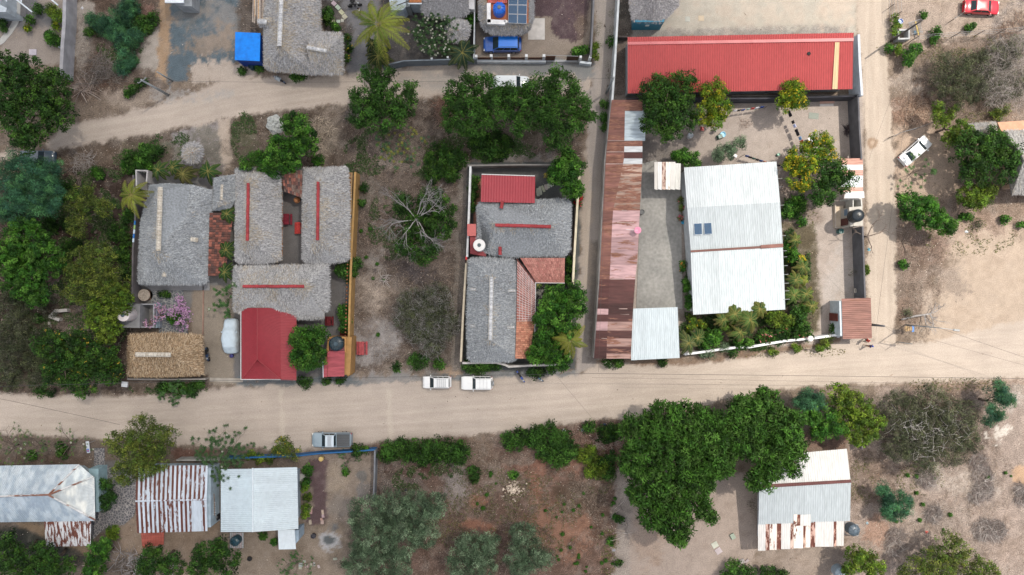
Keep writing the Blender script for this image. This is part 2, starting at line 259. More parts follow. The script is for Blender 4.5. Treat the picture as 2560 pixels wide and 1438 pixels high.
PATCH = [
 ('p', [(165, -50), (420, -50), (415, 215), (330, 240), (170, 250)], (.17, .125, .10), 12, 30, 1, .8),
 ('p', [(0, -50), (160, -50), (165, 160), (0, 160)], (.27, .235, .21), 6, 10, 1, .1),
 ('e', (60, 35, 60, 40), (.12, .12, .13), 12, 20, .9, 0), ('e', (110, 45, 50, 30), (.13, .13, .14), 12, 20, .9, 0),
 ('p', [(190, 10), (235, 0), (225, 190), (190, 220), (180, 120)], SANDG, 8, 20, .9, .3),
 ('p', [(340, 130), (400, 60), (410, 170), (400, 260), (370, 220), (340, 180)], SANDG, 8, 16, .95, .1),
 ('e', (290, 110, 60, 60), DARKL, 15, 30, .8, .6), ('e', (250, 180, 60, 40), (.14, .085, .065), 15, 30, .8, .9),
 ('e', (350, 215, 70, 35), LITTER, 12, 25, .8, .8), ('e', (330, 245, 60, 20), PALE, 12, 25, .7, .3),
 ('p', [(414, -60), (640, -60), (640, 170), (480, 172), (474, 210), (414, 210), (410, 100)], GRAVELB, 5, 26, 1, .15),
 ('p', [(402, -60), (424, -60), (428, 120), (415, 170), (418, 215), (395, 190)], OCH, 4, 12, .9, .1),
 ('e', (560, 60, 60, 55), GREYS, 25, 60, .55, .1), ('e', (540, 105, 60, 30), OCH, 20, 60, .45, .1), ('e', (480, 40, 40, 40), (.25, .22, .19), 20, 60, .4, .1),
 ('p', [(478, 155), (640, 150), (640, 200), (560, 215), (470, 225)], SAND, 6, 24, .95, .1),
 ('p', [(590, -60), (660, -60), (650, 85), (595, 85)], (.16, .13, .11), 8, 12, .9, .6),
 ('p', [(800, -60), (960, -60), (930, 190), (870, 190), (860, 60), (800, 40)], (.155, .155, .165), 10, 18, 1, .1),
 ('p', [(780, 0), (850, 0), (880, 90), (860, 110), (800, 60)], (.10, .09, .085), 8, 20, .9, .5),
 ('p', [(950, -60), (1190, -60), (1190, 160), (950, 160)], (.10, .095, .095), 8, 12, 1, .4),
 ('p', [(1190, -60), (1490, -60), (1475, 150), (1190, 150)], (.25, .21, .175), 5, 8, 1, .15),
 ('p', [(1325, -60), (1470, -60), (1465, 90), (1440, 108), (1400, 100), (1378, 75), (1370, 45), (1330, 40)], MAROON, 4, 16, 1, .35),
 ('e', (1455, 70, 18, 30), (.22, .17, .14), 8, 20, .8, .6), ('p', [(1200, -60), (1300, -60), (1300, 95), (1200, 90)], (.11, .10, .10), 6, 8, .9, .2),
 ('p', [(1540, -60), (2145, -60), (2142, 88), (1560, 92), (1540, 92)], (.36, .335, .29), 5, 8, 1, .05),
 ('p', [(1560, 78), (2120, 62), (2120, 95), (1560, 95)], GREYS, 6, 14, .8, .4),
 ('e', (1900, 30, 160, 25), PALE, 30, 60, .5, 0), ('e', (2100, 20, 40, 50), PALE, 18, 30, .7, 0),
 ('p', [(1535, 95), (1570, 95), (1570, 240), (1535, 240)], (.17, .14, .125), 3, 5, .9, .6), ('p', [(1540, -60), (1582, -60), (1580, 95), (1540, 95)], (.15, .125, .11), 6, 10, .9, .6),
 # field in the middle
 ('p', [(850, 245), (1480, 235), (1460, 405), (1160, 405), (1155, 930), (880, 935), (885, 430), (850, 420)], (.195, .155, .13), 12, 26, 1, .8),
 ('e', (1120, 260, 30, 30), (.17, .09, .065), 10, 30, .7, .9), ('e', (880, 300, 30, 60), (.15, .11, .085), 12, 30, .8, .9), ('e', (1010, 310, 60, 30), DARKL, 20, 40, .8, .8),
 ('e', (1120, 370, 80, 40), (.10, .085, .06), 20, 50, .8, .7), ('e', (1230, 350, 90, 30), (.10, .085, .06), 20, 50, .8, .6), ('e', (1300, 395, 90, 12), GREYS, 8, 20, .8, .4),
 ('e', (1010, 395, 60, 25), PALE, 20, 60, .6, 1), ('e', (920, 470, 30, 40), (.27, .24, .205), 20, 40, .8, .7), ('e', (1090, 430, 60, 30), DARKL, 20, 40, .8, .7),
 ('e', (960, 600, 50, 80), (.20, .15, .12), 20, 40, .7, .9), ('e', (930, 660, 40, 25), GREYS, 15, 40, .7, .3), ('e', (935, 740, 50, 60), PALE, 25, 50, .8, .5),
 ('e', (1030, 690, 60, 25), (.13, .11, .11), 15, 40, .8, .8), ('e', (940, 850, 60, 60), (.32, .30, .29), 15, 30, .9, .3), ('e', (1130, 560, 20, 80), (.29, .25, .22), 8, 24, .7, .6),
 ('e', (1000, 920, 50, 18), PALE, 10, 20, .6, .3), ('e', (910, 800, 18, 30), (.21, .17, .145), 12, 30, .7, .6), ('e', (1080, 905, 60, 25), (.20, .17, .14), 10, 25, .7, .6),
 ('p', [(1100, 918), (1155, 915), (1155, 955), (1080, 950)], (.36, .265, .19), 5, 8, .8, .1),
 # block between the roads, left
 ('p', [(150, 350), (600, 285), (860, 255), (860, 425), (330, 440), (150, 450)], (.165, .13, .105), 12, 30, 1, .7),
 ('p', [(430, 330), (560, 300), (570, 420), (420, 430)], (.27, .25, .25), 14, 40, .9, .2), ('e', (480, 350, 50, 30), (.29, .27, .275), 15, 40, .7, .2), ('e', (520, 370, 50, 40), (.15, .14, .10), 15, 60, .6, .4),
 ('p', [(545, 300), (575, 295), (582, 425), (562, 425)], PALE, 5, 10, .9, .1), ('e', (610, 340, 30, 50), (.12, .12, .075), 10, 30, .8, .5),
 ('e', (690, 320, 30, 30), (.33, .29, .25), 12, 30, .8, .6), ('e', (800, 340, 45, 60), (.37, .31, .25), 15, 40, .9, .9), ('e', (830, 290, 40, 20), (.28, .23, .19), 12, 30, .9, .7),
 ('e', (400, 380, 60, 25), (.13, .13, .085), 12, 40, .8, .5), ('e', (240, 400, 80, 25), (.22, .165, .125), 16, 40, .7, .7),
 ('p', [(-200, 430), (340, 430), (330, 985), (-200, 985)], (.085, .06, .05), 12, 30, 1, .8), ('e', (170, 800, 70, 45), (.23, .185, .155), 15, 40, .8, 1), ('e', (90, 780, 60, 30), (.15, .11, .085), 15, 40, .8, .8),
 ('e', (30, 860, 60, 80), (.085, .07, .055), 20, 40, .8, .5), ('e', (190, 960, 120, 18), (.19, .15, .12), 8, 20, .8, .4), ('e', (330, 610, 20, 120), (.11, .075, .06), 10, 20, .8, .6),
 ('p', [(335, 440), (600, 440), (600, 800), (335, 800)], (.20, .195, .19), 2, 3, 1, .1),
 ('p', [(480, 720), (515, 720), (515, 840), (480, 840)], (.27, .225, .18), 3, 6, 1, .1), ('p', [(508, 715), (605, 715), (605, 960), (508, 960)], (.25, .215, .175), 3, 6, 1, .1),
 ('p', [(320, 935), (520, 935), (525, 968), (320, 985)], (.13, .10, .08), 6, 12, .9, .5),
 ('p', [(585, 420), (880, 420), (880, 955), (585, 955)], (.14, .135, .135), 2, 3, 1, .05),
 ('p', [(600, 945), (1150, 935), (1160, 940), (1160, 962), (1000, 985), (600, 972)], (.14, .16, .17), 6, 18, .9, .1), ('p', [(870, 930), (1070, 925), (1070, 965), (900, 975)], (.27, .25, .235), 10, 30, .7, .1),
 ('p', [(1120, 930), (1440, 925), (1440, 945), (1330, 975), (1130, 965)], (.19, .20, .205), 6, 18, .9, .1),
 ('p', [(1160, 405), (1460, 405), (1440, 925), (1150, 930)], (.085, .09, .09), 2, 3, 1, .1), ('p', [(1145, 405), (1168, 405), (1152, 930), (1130, 930)], (.24, .21, .185), 4, 8, 1, .5),
 # yards on the right
 ('p', [(1530, 240), (2160, 240), (2160, 860), (1700, 880), (1490, 900)], (.33, .285, .255), 3, 4, 1, .12),
 ('p', [(1600, 340), (1720, 360), (1720, 420), (1600, 440)], (.17, .155, .145), 12, 20, .8, .3), ('p', [(1950, 400), (2110, 400), (2040, 560), (1960, 560)], (.22, .17, .145), 15, 25, .7, .4),
 ('e', (2110, 690, 40, 80), (.35, .325, .31), 25, 50, .6, .1), ('p', [(1950, 560), (2040, 560), (2050, 830), (1960, 860), (1700, 890), (1700, 780), (1960, 780)], (.13, .11, .075), 8, 12, 1, .5),
 ('p', [(1700, 420), (1735, 420), (1735, 890), (1700, 890)], (.23, .2, .18), 6, 12, .9, .4), ('e', (1700, 230, 140, 90), (.22, .19, .175), 25, 40, .5, .3),
 ('p', [(1480, 900), (1700, 900), (2100, 845), (2100, 868), (1900, 900), (1700, 925), (1480, 920)], (.24, .17, .125), 6, 14, .9, .4),
 # right strip
 ('p', [(2225, -60), (2700, -60), (2700, 150), (2225, 170)], (.38, .31, .26), 12, 30, 1, .45),
 ('p', [(2230, 110), (2700, 90), (2700, 660), (2240, 620)], (.31, .235, .185), 12, 26, 1, .8), ('e', (2290, 210, 60, 50), (.36, .31, .27), 15, 30, .8, .3),
 ('e', (2310, 150, 50, 40), (.2, .16, .125), 15, 40, .7, .6), ('e', (2430, 210, 130, 110), (.215, .165, .135), 25, 50, .8, .8), ('e', (2280, 270, 55, 45), (.31, .20, .15), 15, 40, .8, 1), ('e', (2540, 160, 60, 130), (.32, .28, .26), 25, 50, .8, .9),
 ('p', [(2235, 320), (2420, 330), (2400, 480), (2235, 500)], (.385, .30, .235), 12, 25, .9, .2), ('e', (2400, 580, 150, 60), (.36, .27, .22), 25, 50, .8, .4), ('e', (2310, 640, 60, 60), (.27, .19, .155), 20, 40, .8, .9),
 ('p', [(2400, 600), (2700, 560), (2700, 960), (2260, 960), (2300, 760)], (.40, .325, .26), 30, 50, .9, .1), ('e', (2290, 720, 60, 80), (.29, .225, .185), 20, 40, .8, .8), ('e', (2265, 790, 25, 40), (.28, .2, .155), 10, 25, .8, .9), ('e', (2370, 700, 50, 40), (.29, .235, .2), 20, 40, .6, .6),
 ('e', (2320, 760, 20, 30), PALE, 10, 20, .7, .1),
 # south side
 ('p', [(-900, 1088), (0, 1088), (240, 1098), (480, 1118), (750, 1130), (940, 1118), (940, 1700), (-900, 1700)], (.17, .135, .11), 8, 14, 1, .4),
 ('e', (120, 1150, 130, 14), (.13, .09, .07), 8, 14, .8, .4), ('e', (480, 1135, 50, 12), (.17, .09, .07), 6, 14, .8, .6), ('p', [(230, 1150), (345, 1150), (345, 1330), (230, 1330)], (.14, .13, .125), 3, 4, 1, .2),
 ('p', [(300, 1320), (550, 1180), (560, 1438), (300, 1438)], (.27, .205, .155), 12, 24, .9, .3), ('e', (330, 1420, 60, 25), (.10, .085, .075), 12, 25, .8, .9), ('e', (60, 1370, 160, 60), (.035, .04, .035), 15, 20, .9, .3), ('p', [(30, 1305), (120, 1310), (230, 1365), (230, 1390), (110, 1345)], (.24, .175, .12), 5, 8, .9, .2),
 ('p', [(545, 1330), (870, 1300), (870, 1500), (545, 1500)], (.24, .195, .155), 8, 16, 1, .3), ('p', [(750, 1130), (940, 1135), (935, 1300), (870, 1310), (750, 1300)], (.25, .205, .17), 5, 10, 1, .3),
 ('p', [(770, 1150), (818, 1150), (816, 1312), (775, 1312)], (.105, .07, .075), 4, 14, .95, .2), ('e', (850, 1200, 30, 40), (.31, .255, .2), 12, 24, .8, .3), ('e', (905, 1190, 14, 14), (.15, .145, .14), 3, 6, .9, .2), ('e', (910, 1230, 20, 22), (.165, .16, .16), 5, 14, .8, .2), ('e', (850, 1260, 30, 30), (.20, .175, .155), 8, 20, .8, .2),
 ('e', (835, 1320, 15, 13), (.12, .125, .13), 5, 10, .9, .2), ('e', (828, 1352, 24, 26), (.33, .34, .36), 7, 18, .8, 0), ('e', (825, 1350, 14, 11), (.09, .10, .105), 2, 6, 1, 0),
 ('p', [(940, 1110), (1250, 1085), (1480, 1052), (1600, 1045), (1540, 1438), (1500, 1700), (860, 1700), (940, 1300)], (.215, .145, .115), 12, 24, 1, .75),
 ('e', (1000, 1200, 60, 40), (.25, .215, .195), 20, 40, .8, .9), ('e', (1140, 1200, 40, 60), (.31, .28, .265), 18, 40, .8, .4), ('e', (1200, 1130, 35, 60), (.27, .205, .155), 15, 30, .8, .7), ('e', (1280, 1190, 60, 50), (.28, .22, .18), 20, 40, .7, .8),
 ('e', (1190, 1255, 20, 18), RED, 6, 20, .8, .3), ('e', (1180, 1315, 50, 14), RED, 8, 20, .8, .3), ('e', (1345, 1200, 25, 50), RED, 10, 30, .8, .4), ('e', (1420, 1310, 90, 80), (.29, .16, .11), 25, 60, .9, .4), ('e', (1440, 1170, 100, 40), (.25, .135, .10), 25, 60, .8, .6),
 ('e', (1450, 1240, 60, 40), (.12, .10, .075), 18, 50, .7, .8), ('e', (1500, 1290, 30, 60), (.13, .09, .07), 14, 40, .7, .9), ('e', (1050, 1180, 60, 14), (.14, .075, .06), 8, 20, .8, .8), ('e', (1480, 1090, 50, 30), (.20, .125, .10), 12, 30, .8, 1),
 ('p', [(1545, 1200), (1620, 1130), (1800, 1180), (1905, 1190), (1890, 1438), (1890, 1700), (1480, 1700), (1540, 1438)], (.315, .26, .225), 8, 16, 1, .15), ('p', [(1535, 1170), (1570, 1160), (1580, 1400), (1560, 1500), (1530, 1500)], (.33, .29, .26), 6, 20, .8, .4),
 ('e', (1620, 1350, 40, 60), (.32, .24, .19), 14, 30, .6, .3), ('p', [(1890, 1365), (2120, 1360), (2120, 1500), (1880, 1500)], (.28, .23, .195), 8, 14, 1, .3), ('p', [(2020, 1060), (2125, 1090), (2125, 1130), (2010, 1130)], (.19, .13, .105), 8, 16, 1, .4),
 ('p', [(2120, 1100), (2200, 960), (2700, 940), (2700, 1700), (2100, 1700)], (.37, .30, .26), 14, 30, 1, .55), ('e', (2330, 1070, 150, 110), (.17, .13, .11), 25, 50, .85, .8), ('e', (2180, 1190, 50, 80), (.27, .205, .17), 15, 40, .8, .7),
 ('e', (2400, 1200, 60, 30), (.42, .37, .33), 18, 40, .8, .2), ('e', (2340, 1290, 80, 50), (.34, .285, .25), 20, 50, .7, .6), ('e', (2200, 1320, 40, 40), (.36, .22, .16), 12, 40, .7, .5), ('e', (2505, 1085, 26, 18), (.62, .59, .54), 5, 26, .7, 0), ('e', (2550, 1190, 22, 22), (.45, .3, .19), 6, 12, .8, .2), ('e', (2400, 960, 150, 16), (.36, .26, .2), 10, 20, .8, .5),
 ('e', (2535, 995, 25, 30), (.45, .41, .37), 10, 20, .8, .5),
]
ROADP = [(MAINROAD, SAND, 5, 9), (UPROAD, SAND, 6, 11), (ALLEY, (.285, .255, .235), 4, 9), (SIDEROAD, (.395, .335, .28), 4, 7)]
POST = [
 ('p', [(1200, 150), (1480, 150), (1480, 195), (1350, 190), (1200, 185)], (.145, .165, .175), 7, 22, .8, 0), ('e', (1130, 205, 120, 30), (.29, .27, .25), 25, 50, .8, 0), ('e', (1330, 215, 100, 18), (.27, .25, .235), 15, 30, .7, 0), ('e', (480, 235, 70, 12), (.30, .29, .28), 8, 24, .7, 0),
 ('e', (2180, 358, 15, 17), (.24, .165, .11), 2, 6, .85, 0), ('e', (2181, 357, 6, 6), (.38, .29, .22), 2, 4, .8, 0),
 ('p', [(1475, 600), (1500, 600), (1488, 900), (1470, 900)], (.15, .13, .115), 6, 12, .75, .2), ('e', (1465, 560, 14, 200), (.33, .275, .225), 6, 12, .6, 0),
]
TRACKS = []
def track(cl, offs, wd, vert=False):
 for o, cc, s in offs:
  a = [(x + (o if vert else 0), y + (0 if vert else o)) for x, y in cl]; b = [(x + (wd if vert else 0), y + (0 if vert else wd)) for x, y in a[::-1]]; TRACKS.append(('p', a + b, cc, 3, 5, s * .5, .1))
LTK, DTK = (.50, .44, .37), (.29, .24, .19)
track([(-900, 1030), (0, 1032), (500, 1040), (800, 1036), (1100, 1022), (1400, 1000), (1700, 960), (2000, 918), (2300, 900), (3000, 880)], [(-34, DTK, .3), (-22, LTK, .35), (2, LTK, .4), (10, DTK, .25), (26, LTK, .3), (38, DTK, .35)], 5)
track([(-200, 405), (100, 378), (180, 340), (400, 300), (580, 245), (800, 226), (1000, 210), (1440, 205)], [(-12, LTK, .4), (-4, DTK, .3), (12, LTK, .4), (24, DTK, .3)], 5)
track([(2190, -200), (2185, 60), (2180, 130), (2200, 260), (2195, 400), (2205, 620), (2208, 860)], [(-18, LTK, .4), (-8, DTK, .35), (8, LTK, .4), (18, DTK, .3)], 5, True); track([(1515, -200), (1512, 150), (1500, 300), (1488, 420), (1478, 620), (1464, 880)], [(-12, LTK, .25), (6, DTK, .3)], 4, True)
for x_ in (702, 972): TRACKS.append(('p', [(x_ - 5, 975), (x_ + 5, 975), (x_ + 12, 1125), (x_ + 2, 1125)], LTK, 3, 6, .5, .1))
def seg_sd(X, Y, pts):
 n = len(pts); d = np.full(X.shape, 1e18); ins = np.zeros(X.shape, bool)
 for i in range(n):
  x1, y1 = pts[i]; x2, y2 = pts[(i + 1) % n]; ex, ey = x2 - x1, y2 - y1; L = ex * ex + ey * ey + 1e-9
  t = np.clip(((X - x1) * ex + (Y - y1) * ey) / L, 0, 1); dx = X - x1 - t * ex; dy = Y - y1 - t * ey; d = np.minimum(d, dx * dx + dy * dy)
  c = ((y1 > Y) != (y2 > Y)) & (X < ex * (Y - y1) / (ey if abs(ey) > 1e-9 else 1e-9) + x1); ins ^= c
 d = np.sqrt(d); return np.where(ins, -d, d)
def apply_patch(px, py, col, lit, pt, nz):
 kind, g, c, soft, na, st, li = pt
 if kind == 'p': xs = [p[0] for p in g]; ys = [p[1] for p in g]; bb = (min(xs), max(xs), min(ys), max(ys))
 else: bb = (g[0] - g[2], g[0] + g[2], g[1] - g[3], g[1] + g[3])
 m = soft + na + 4; idx = np.nonzero((px > bb[0] - m) & (px < bb[1] + m) & (py > bb[2] - m) & (py < bb[3] + m))[0]
 if len(idx) == 0: return None
 X = px[idx]; Y = py[idx]
 if kind == 'p': sd = seg_sd(X, Y, g)
 else: r = np.sqrt(((X - g[0]) / g[2]) ** 2 + ((Y - g[1]) / g[3]) ** 2); sd = (r - 1) * min(g[2], g[3])
 sd = sd + (nz[idx] - .5) * 2 * na
 a = np.clip(.5 - sd / (2 * soft), 0, 1); a = a * a * (3 - 2 * a) * st
 col[idx] = col[idx] * (1 - a[:, None]) + np.array(c) * a[:, None]; lit[idx] = lit[idx] * (1 - a) + li * a; return idx, a
def field(x, y):
 px = x * K + 1280; py = 719 - y * K
 col = np.tile(np.array([.24, .19, .15]), (len(px), 1)); lit = np.full(len(px), .5)
 inb = (px > -400) & (px < 3000) & (py > -400) & (py < 1900)
 ii = np.nonzero(inb)[0]; X = px[ii]; Y = py[ii]; c = col[ii]; l = lit[ii]
 n1 = fbm(X, Y, 26, 3, 5) * .72 + fbm(X, Y, 5, 9, 2) * .28
 n1 = (n1 - .5) * 1.6 + .5
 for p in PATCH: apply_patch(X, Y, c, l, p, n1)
 # mottling of the rough soils, much weaker on the driven ones
 m1 = fbm(X, Y, 60, 21, 4); m2 = fbm(X, Y, 9, 31, 4); m3 = fbm(X, Y, 18, 55, 3)
 k = .15 + l * .85
 c *= (1 + (m1 - .5)[:, None] * .5 * k[:, None]); c *= (1 + (m2 - .5)[:, None] * 1.1 * k[:, None])
 dk = np.clip((m3 * .6 + m1 * .4 - .53) * 8, 0, 1) * k * .72; c *= 1 - dk[:, None] * np.array([.5, .55, .6])
 pl = np.clip((.40 - m3) * 7, 0, 1) * k * .4; c += (np.array([.36, .31, .27]) - c) * pl[:, None]
 for pts, cc, so, na in ROADP:
  r = apply_patch(X, Y, c, l, ('p', pts, cc, so, na, 1, .03), n1)
  if r is None: continue
  idx, a = r
  if pts is SIDEROAD or pts is ALLEY: st = fbm(X[idx], Y[idx] * .035, 5, 61, 4)
  else: st = fbm(X[idx] * .035, (Y[idx] + (.07 * X[idx] if pts is MAINROAD else .18 * X[idx])), 5, 61, 4)
  c[idx] *= (1 + (((st - .5) * .24 + (m1[idx] - .5) * .26) * a))[:, None]
 for p in POST + TRACKS: apply_patch(X, Y, c, l, p, n1)
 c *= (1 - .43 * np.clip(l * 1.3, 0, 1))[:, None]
 col[ii] = np.clip(c, .012, .85); lit[ii] = l
 return col, lit
def grid_mesh(name, xs, ys, z, keep=None):
 nx, ny = len(xs), len(ys); XX, YY = np.meshgrid(xs, ys); x = XX.ravel(); y = YY.ravel(); c, l = field(x, y)
 relief = (fbm(x, y, 1.1, 5, 3) - .5) * .05 * np.clip(l, 0, 1) * (np.abs(x) < 75) * (np.abs(y) < 45)
 i = np.arange(nx * ny).reshape(ny, nx); F = np.stack([i[:-1, :-1], i[:-1, 1:], i[1:, 1:], i[1:, :-1]], -1).reshape(-1, 4)
 if keep is not None:
  kx = x * K + 1280; ky = 719 - y * K; sd = seg_sd(kx, ky, keep) + (fbm(kx, ky, 26, 3, 5) - .5) * 16; ok = (sd < 0)[F].all(1); F = F[ok]
  used = np.unique(F); mp = -np.ones(nx * ny, int); mp[used] = np.arange(len(used)); F = mp[F]; x = x[used]; y = y[used]; c = c[used]; relief = relief[used]; l = l[used]
 me = npmesh(name, np.stack([x, y, relief + z], -1), F)
 a = me.attributes.new("soil", 'FLOAT_COLOR', 'POINT'); a.data.foreach_set("color", np.concatenate([c, l[:, None]], 1).astype(np.float32).ravel()); return me
def ground_mat():
 m = bpy.data.materials.new("bare_soil"); m.use_nodes = True; t = m.node_tree; N = t.nodes; Lk = t.links; b = N["Principled BSDF"]
 at = N.new("ShaderNodeAttribute"); at.attribute_name = "soil"; g = N.new("ShaderNodeNewGeometry")
 def nz(s, d): n = N.new("ShaderNodeTexNoise"); n.inputs['Scale'].default_value = s; n.inputs['Detail'].default_value = d; Lk.new(g.outputs['Position'], n.inputs['Vector']); return n
 def rg(s, a, b_, c, d): r = N.new("ShaderNodeMapRange"); r.inputs[1].default_value = a; r.inputs[2].default_value = b_; r.inputs[3].default_value = c; r.inputs[4].default_value = d; Lk.new(s, r.inputs[0]); return r.outputs[0]
 def mul(a, s):
  c = N.new("ShaderNodeCombineXYZ"); [Lk.new(s, c.inputs[i]) for i in range(3)]
  x = N.new("ShaderNodeMix"); x.data_type = 'RGBA'; x.blend_type = 'MULTIPLY'; x.inputs[0].default_value = 1; Lk.new(a, x.inputs[6]); Lk.new(c.outputs[0], x.inputs[7]); return x.outputs[2]
 fine = nz(7, 7); grit = nz(28, 3)
 # strength of the grain follows how rough the soil is
 def amp(s, lo, hi):
  r = N.new("ShaderNodeMath"); r.operation = 'SUBTRACT'; Lk.new(s, r.inputs[0]); r.inputs[1].default_value = .5
  k = rg(at.outputs['Alpha'], 0, 1, lo, hi); q = N.new("ShaderNodeMath"); q.operation = 'MULTIPLY_ADD'; Lk.new(r.outputs[0], q.inputs[0]); Lk.new(k, q.inputs[1]); q.inputs[2].default_value = 1; return q.outputs[0]
 c = mul(at.outputs['Color'], amp(fine.outputs[0], .5, 3.4)); c = mul(c, amp(grit.outputs[0], .6, 2.2))
 Lk.new(c, b.inputs['Base Color']); b.inputs['Roughness'].default_value = .95; b.inputs['Specular IOR Level'].default_value = .15
 bp = N.new("ShaderNodeBump"); bp.inputs['Strength'].default_value = .35; bp.inputs['Distance'].default_value = .05; Lk.new(fine.outputs[0], bp.inputs['Height']); Lk.new(bp.outputs[0], b.inputs['Normal']); return m
SOIL = ground_mat()
STEP = .2
far = [-4000, -1500, -700, -350, -200, -140]; ramp_ = lambda h: np.concatenate([np.array(far), -np.arange(h + 45, h, -1.0), np.arange(-h, h + .01, STEP), np.arange(h + 1, h + 46, 1.0), -np.array(far[::-1])])
xs = ramp_(76); ys = ramp_(45)
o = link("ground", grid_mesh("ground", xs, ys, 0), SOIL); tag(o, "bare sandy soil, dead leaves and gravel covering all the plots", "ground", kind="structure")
for nm, pts, lab in (("main_road", MAINROAD, "wide pale dirt road crossing the picture below the houses"), ("upper_road", UPROAD, "dirt road above the plots, curving down to the left edge"),
      ("alley", ALLEY, "narrow grey dirt alley beside the long rusty shed"), ("side_road", SIDEROAD, "pale dirt lane running down between the walled yards and the scrub")):
 bx = [(p[0] - 1280) / K for p in pts]; by = [(719 - p[1]) / K for p in pts]
 gx = np.arange(max(min(bx), -76), min(max(bx), 76) + .01, STEP); gy = np.arange(max(min(by), -45), min(max(by), 45) + .01, STEP)
 me = grid_mesh(nm, gx, gy, .008, pts); tag(link(nm, me, SOIL), lab, nm.replace("_", " "), kind="structure")
# leaf litter, pebbles, twigs: tiny pieces lying on the rough soils
rg_ = np.random.default_rng(5)
N_ = 90000; x = rg_.uniform(-70, 70, N_); y = rg_.uniform(-40, 40, N_); c, l = field(x, y); den = np.clip((l - .12) * 1.2, .03, 1) * np.clip(fbm(x, y, 2.5, 77, 3) * 2.2 - .6, .05, 1.2)
kp = rg_.random(N_) < den; x = x[kp]; y = y[kp]; n = len(x)
pal = np.array([(.42, .36, .30), (.50, .44, .38), (.30, .22, .17), (.22, .14, .10), (.10, .075, .06), (.13, .10, .08), (.36, .29, .22)])
tc_ = pal[rg_.integers(0, len(pal), n)] * rg_.uniform(.7, 1.2, (n, 1)); an = rg_.uniform(0, 2 * np.pi, n); ln = rg_.uniform(.03, .12, n) * (1 + 2.5 * (rg_.random(n) < .10)); wd = rg_.uniform(.02, .06, n) * np.where(ln > .15, .5, 1)
d = np.stack([np.cos(an), np.sin(an), rg_.normal(0, .15, n)], -1); s = np.stack([-np.sin(an), np.cos(an), rg_.normal(0, .2, n)], -1)
p = np.stack([x, y, np.full(n, .045)], -1)
V = np.stack([p - d * ln[:, None], p - s * wd[:, None], p + d * ln[:, None], p + s * wd[:, None]], 1).reshape(-1, 3)
me = npmesh("leaf_litter", V, np.arange(4 * n).reshape(n, 4), np.concatenate([tc_, np.zeros((n, 1))], 1)); tag(link("leaf_litter", me, DRYLEAF), "dead leaves, pebbles and twigs strewn over the rough plots", "leaf litter", kind="stuff")
# ------------------------------------------------------------------ plants
def leaf_quads(p, n, l, w, rng, drop=.0, dirs=None):
 """rhombic leaves at p with normal n"""
 m = len(p); r = rng.normal(size=(m, 3)) if dirs is None else dirs
 t = r - (r * n).sum(1, keepdims=True) * n; t /= np.linalg.norm(t, axis=1, keepdims=True) + 1e-9; b = np.cross(n, t)
 l = np.broadcast_to(np.asarray(l, float), (m,))[:, None]; w = np.broadcast_to(np.asarray(w, float), (m,))[:, None]
 V = np.stack([p - t * l * .1, p + t * l * .45 - b * w * .5, p + t * l - n * l * drop, p + t * l * .45 + b * w * .5], 1); return V.reshape(-1, 3)
def unit(v): return v / (np.linalg.norm(v, axis=-1, keepdims=True) + 1e-9)
SPEC = {  # clump radius, leaves per clump, leaf length, width, clumps per m2, tints, clump spread
 'neem':   dict(cs=.56, nl=46, l=.34, w=.12, den=2.0, c=[(.040, .085, .022), (.050, .105, .028), (.030, .066, .020), (.068, .125, .034)]),
 'dark':   dict(cs=.48, nl=40, l=.26, w=.13, den=2.1, c=[(.022, .052, .016), (.030, .068, .018), (.045, .090, .024), (.060, .105, .024)]),
 'lush':   dict(cs=.42, nl=44, l=.24, w=.13, den=2.6, c=[(.040, .105, .020), (.060, .135, .024), (.026, .072, .018), (.10, .18, .045)]),
 'olive':  dict(cs=.45, nl=36, l=.20, w=.10, den=2.3, c=[(.13, .135, .045), (.17, .16, .05), (.085, .095, .035), (.09, .12, .035)]),
 'lime':   dict(cs=.42, nl=38, l=.22, w=.12, den=2.3, c=[(.12, .165, .03), (.16, .19, .035), (.075, .115, .025), (.13, .14, .03)]),
 'yellow': dict(cs=.42, nl=38, l=.22, w=.11, den=2.5, c=[(.11, .155, .020), (.15, .18, .020), (.07, .12, .018), (.30, .25, .02)]),
 'grey':   dict(cs=.50, nl=64, l=.20, w=.07, den=2.1, c=[(.15, .20, .135), (.11, .155, .10), (.20, .25, .175), (.07, .105, .065)]),
 'feather': dict(cs=.55, nl=95, l=.40, w=.05, den=2.4, c=[(.045, .12, .07), (.055, .145, .075), (.075, .18, .075), (.035, .095, .065)]),
 'thorn':  dict(cs=.55, nl=46, l=.17, w=.07, den=2.6, c=[(.09, .095, .05), (.06, .07, .04), (.12, .12, .075), (.10, .09, .075)]),
 'brown':  dict(cs=.55, nl=18, l=.13, w=.05, den=1.7, c=[(.13, .115, .07), (.16, .135, .10), (.10, .10, .055), (.18, .15, .12)]),
 'big':    dict(cs=.46, nl=26, l=.50, w=.15, den=2.5, c=[(.045, .095, .022), (.060, .120, .028), (.085, .145, .045), (.034, .075, .020)]),
}
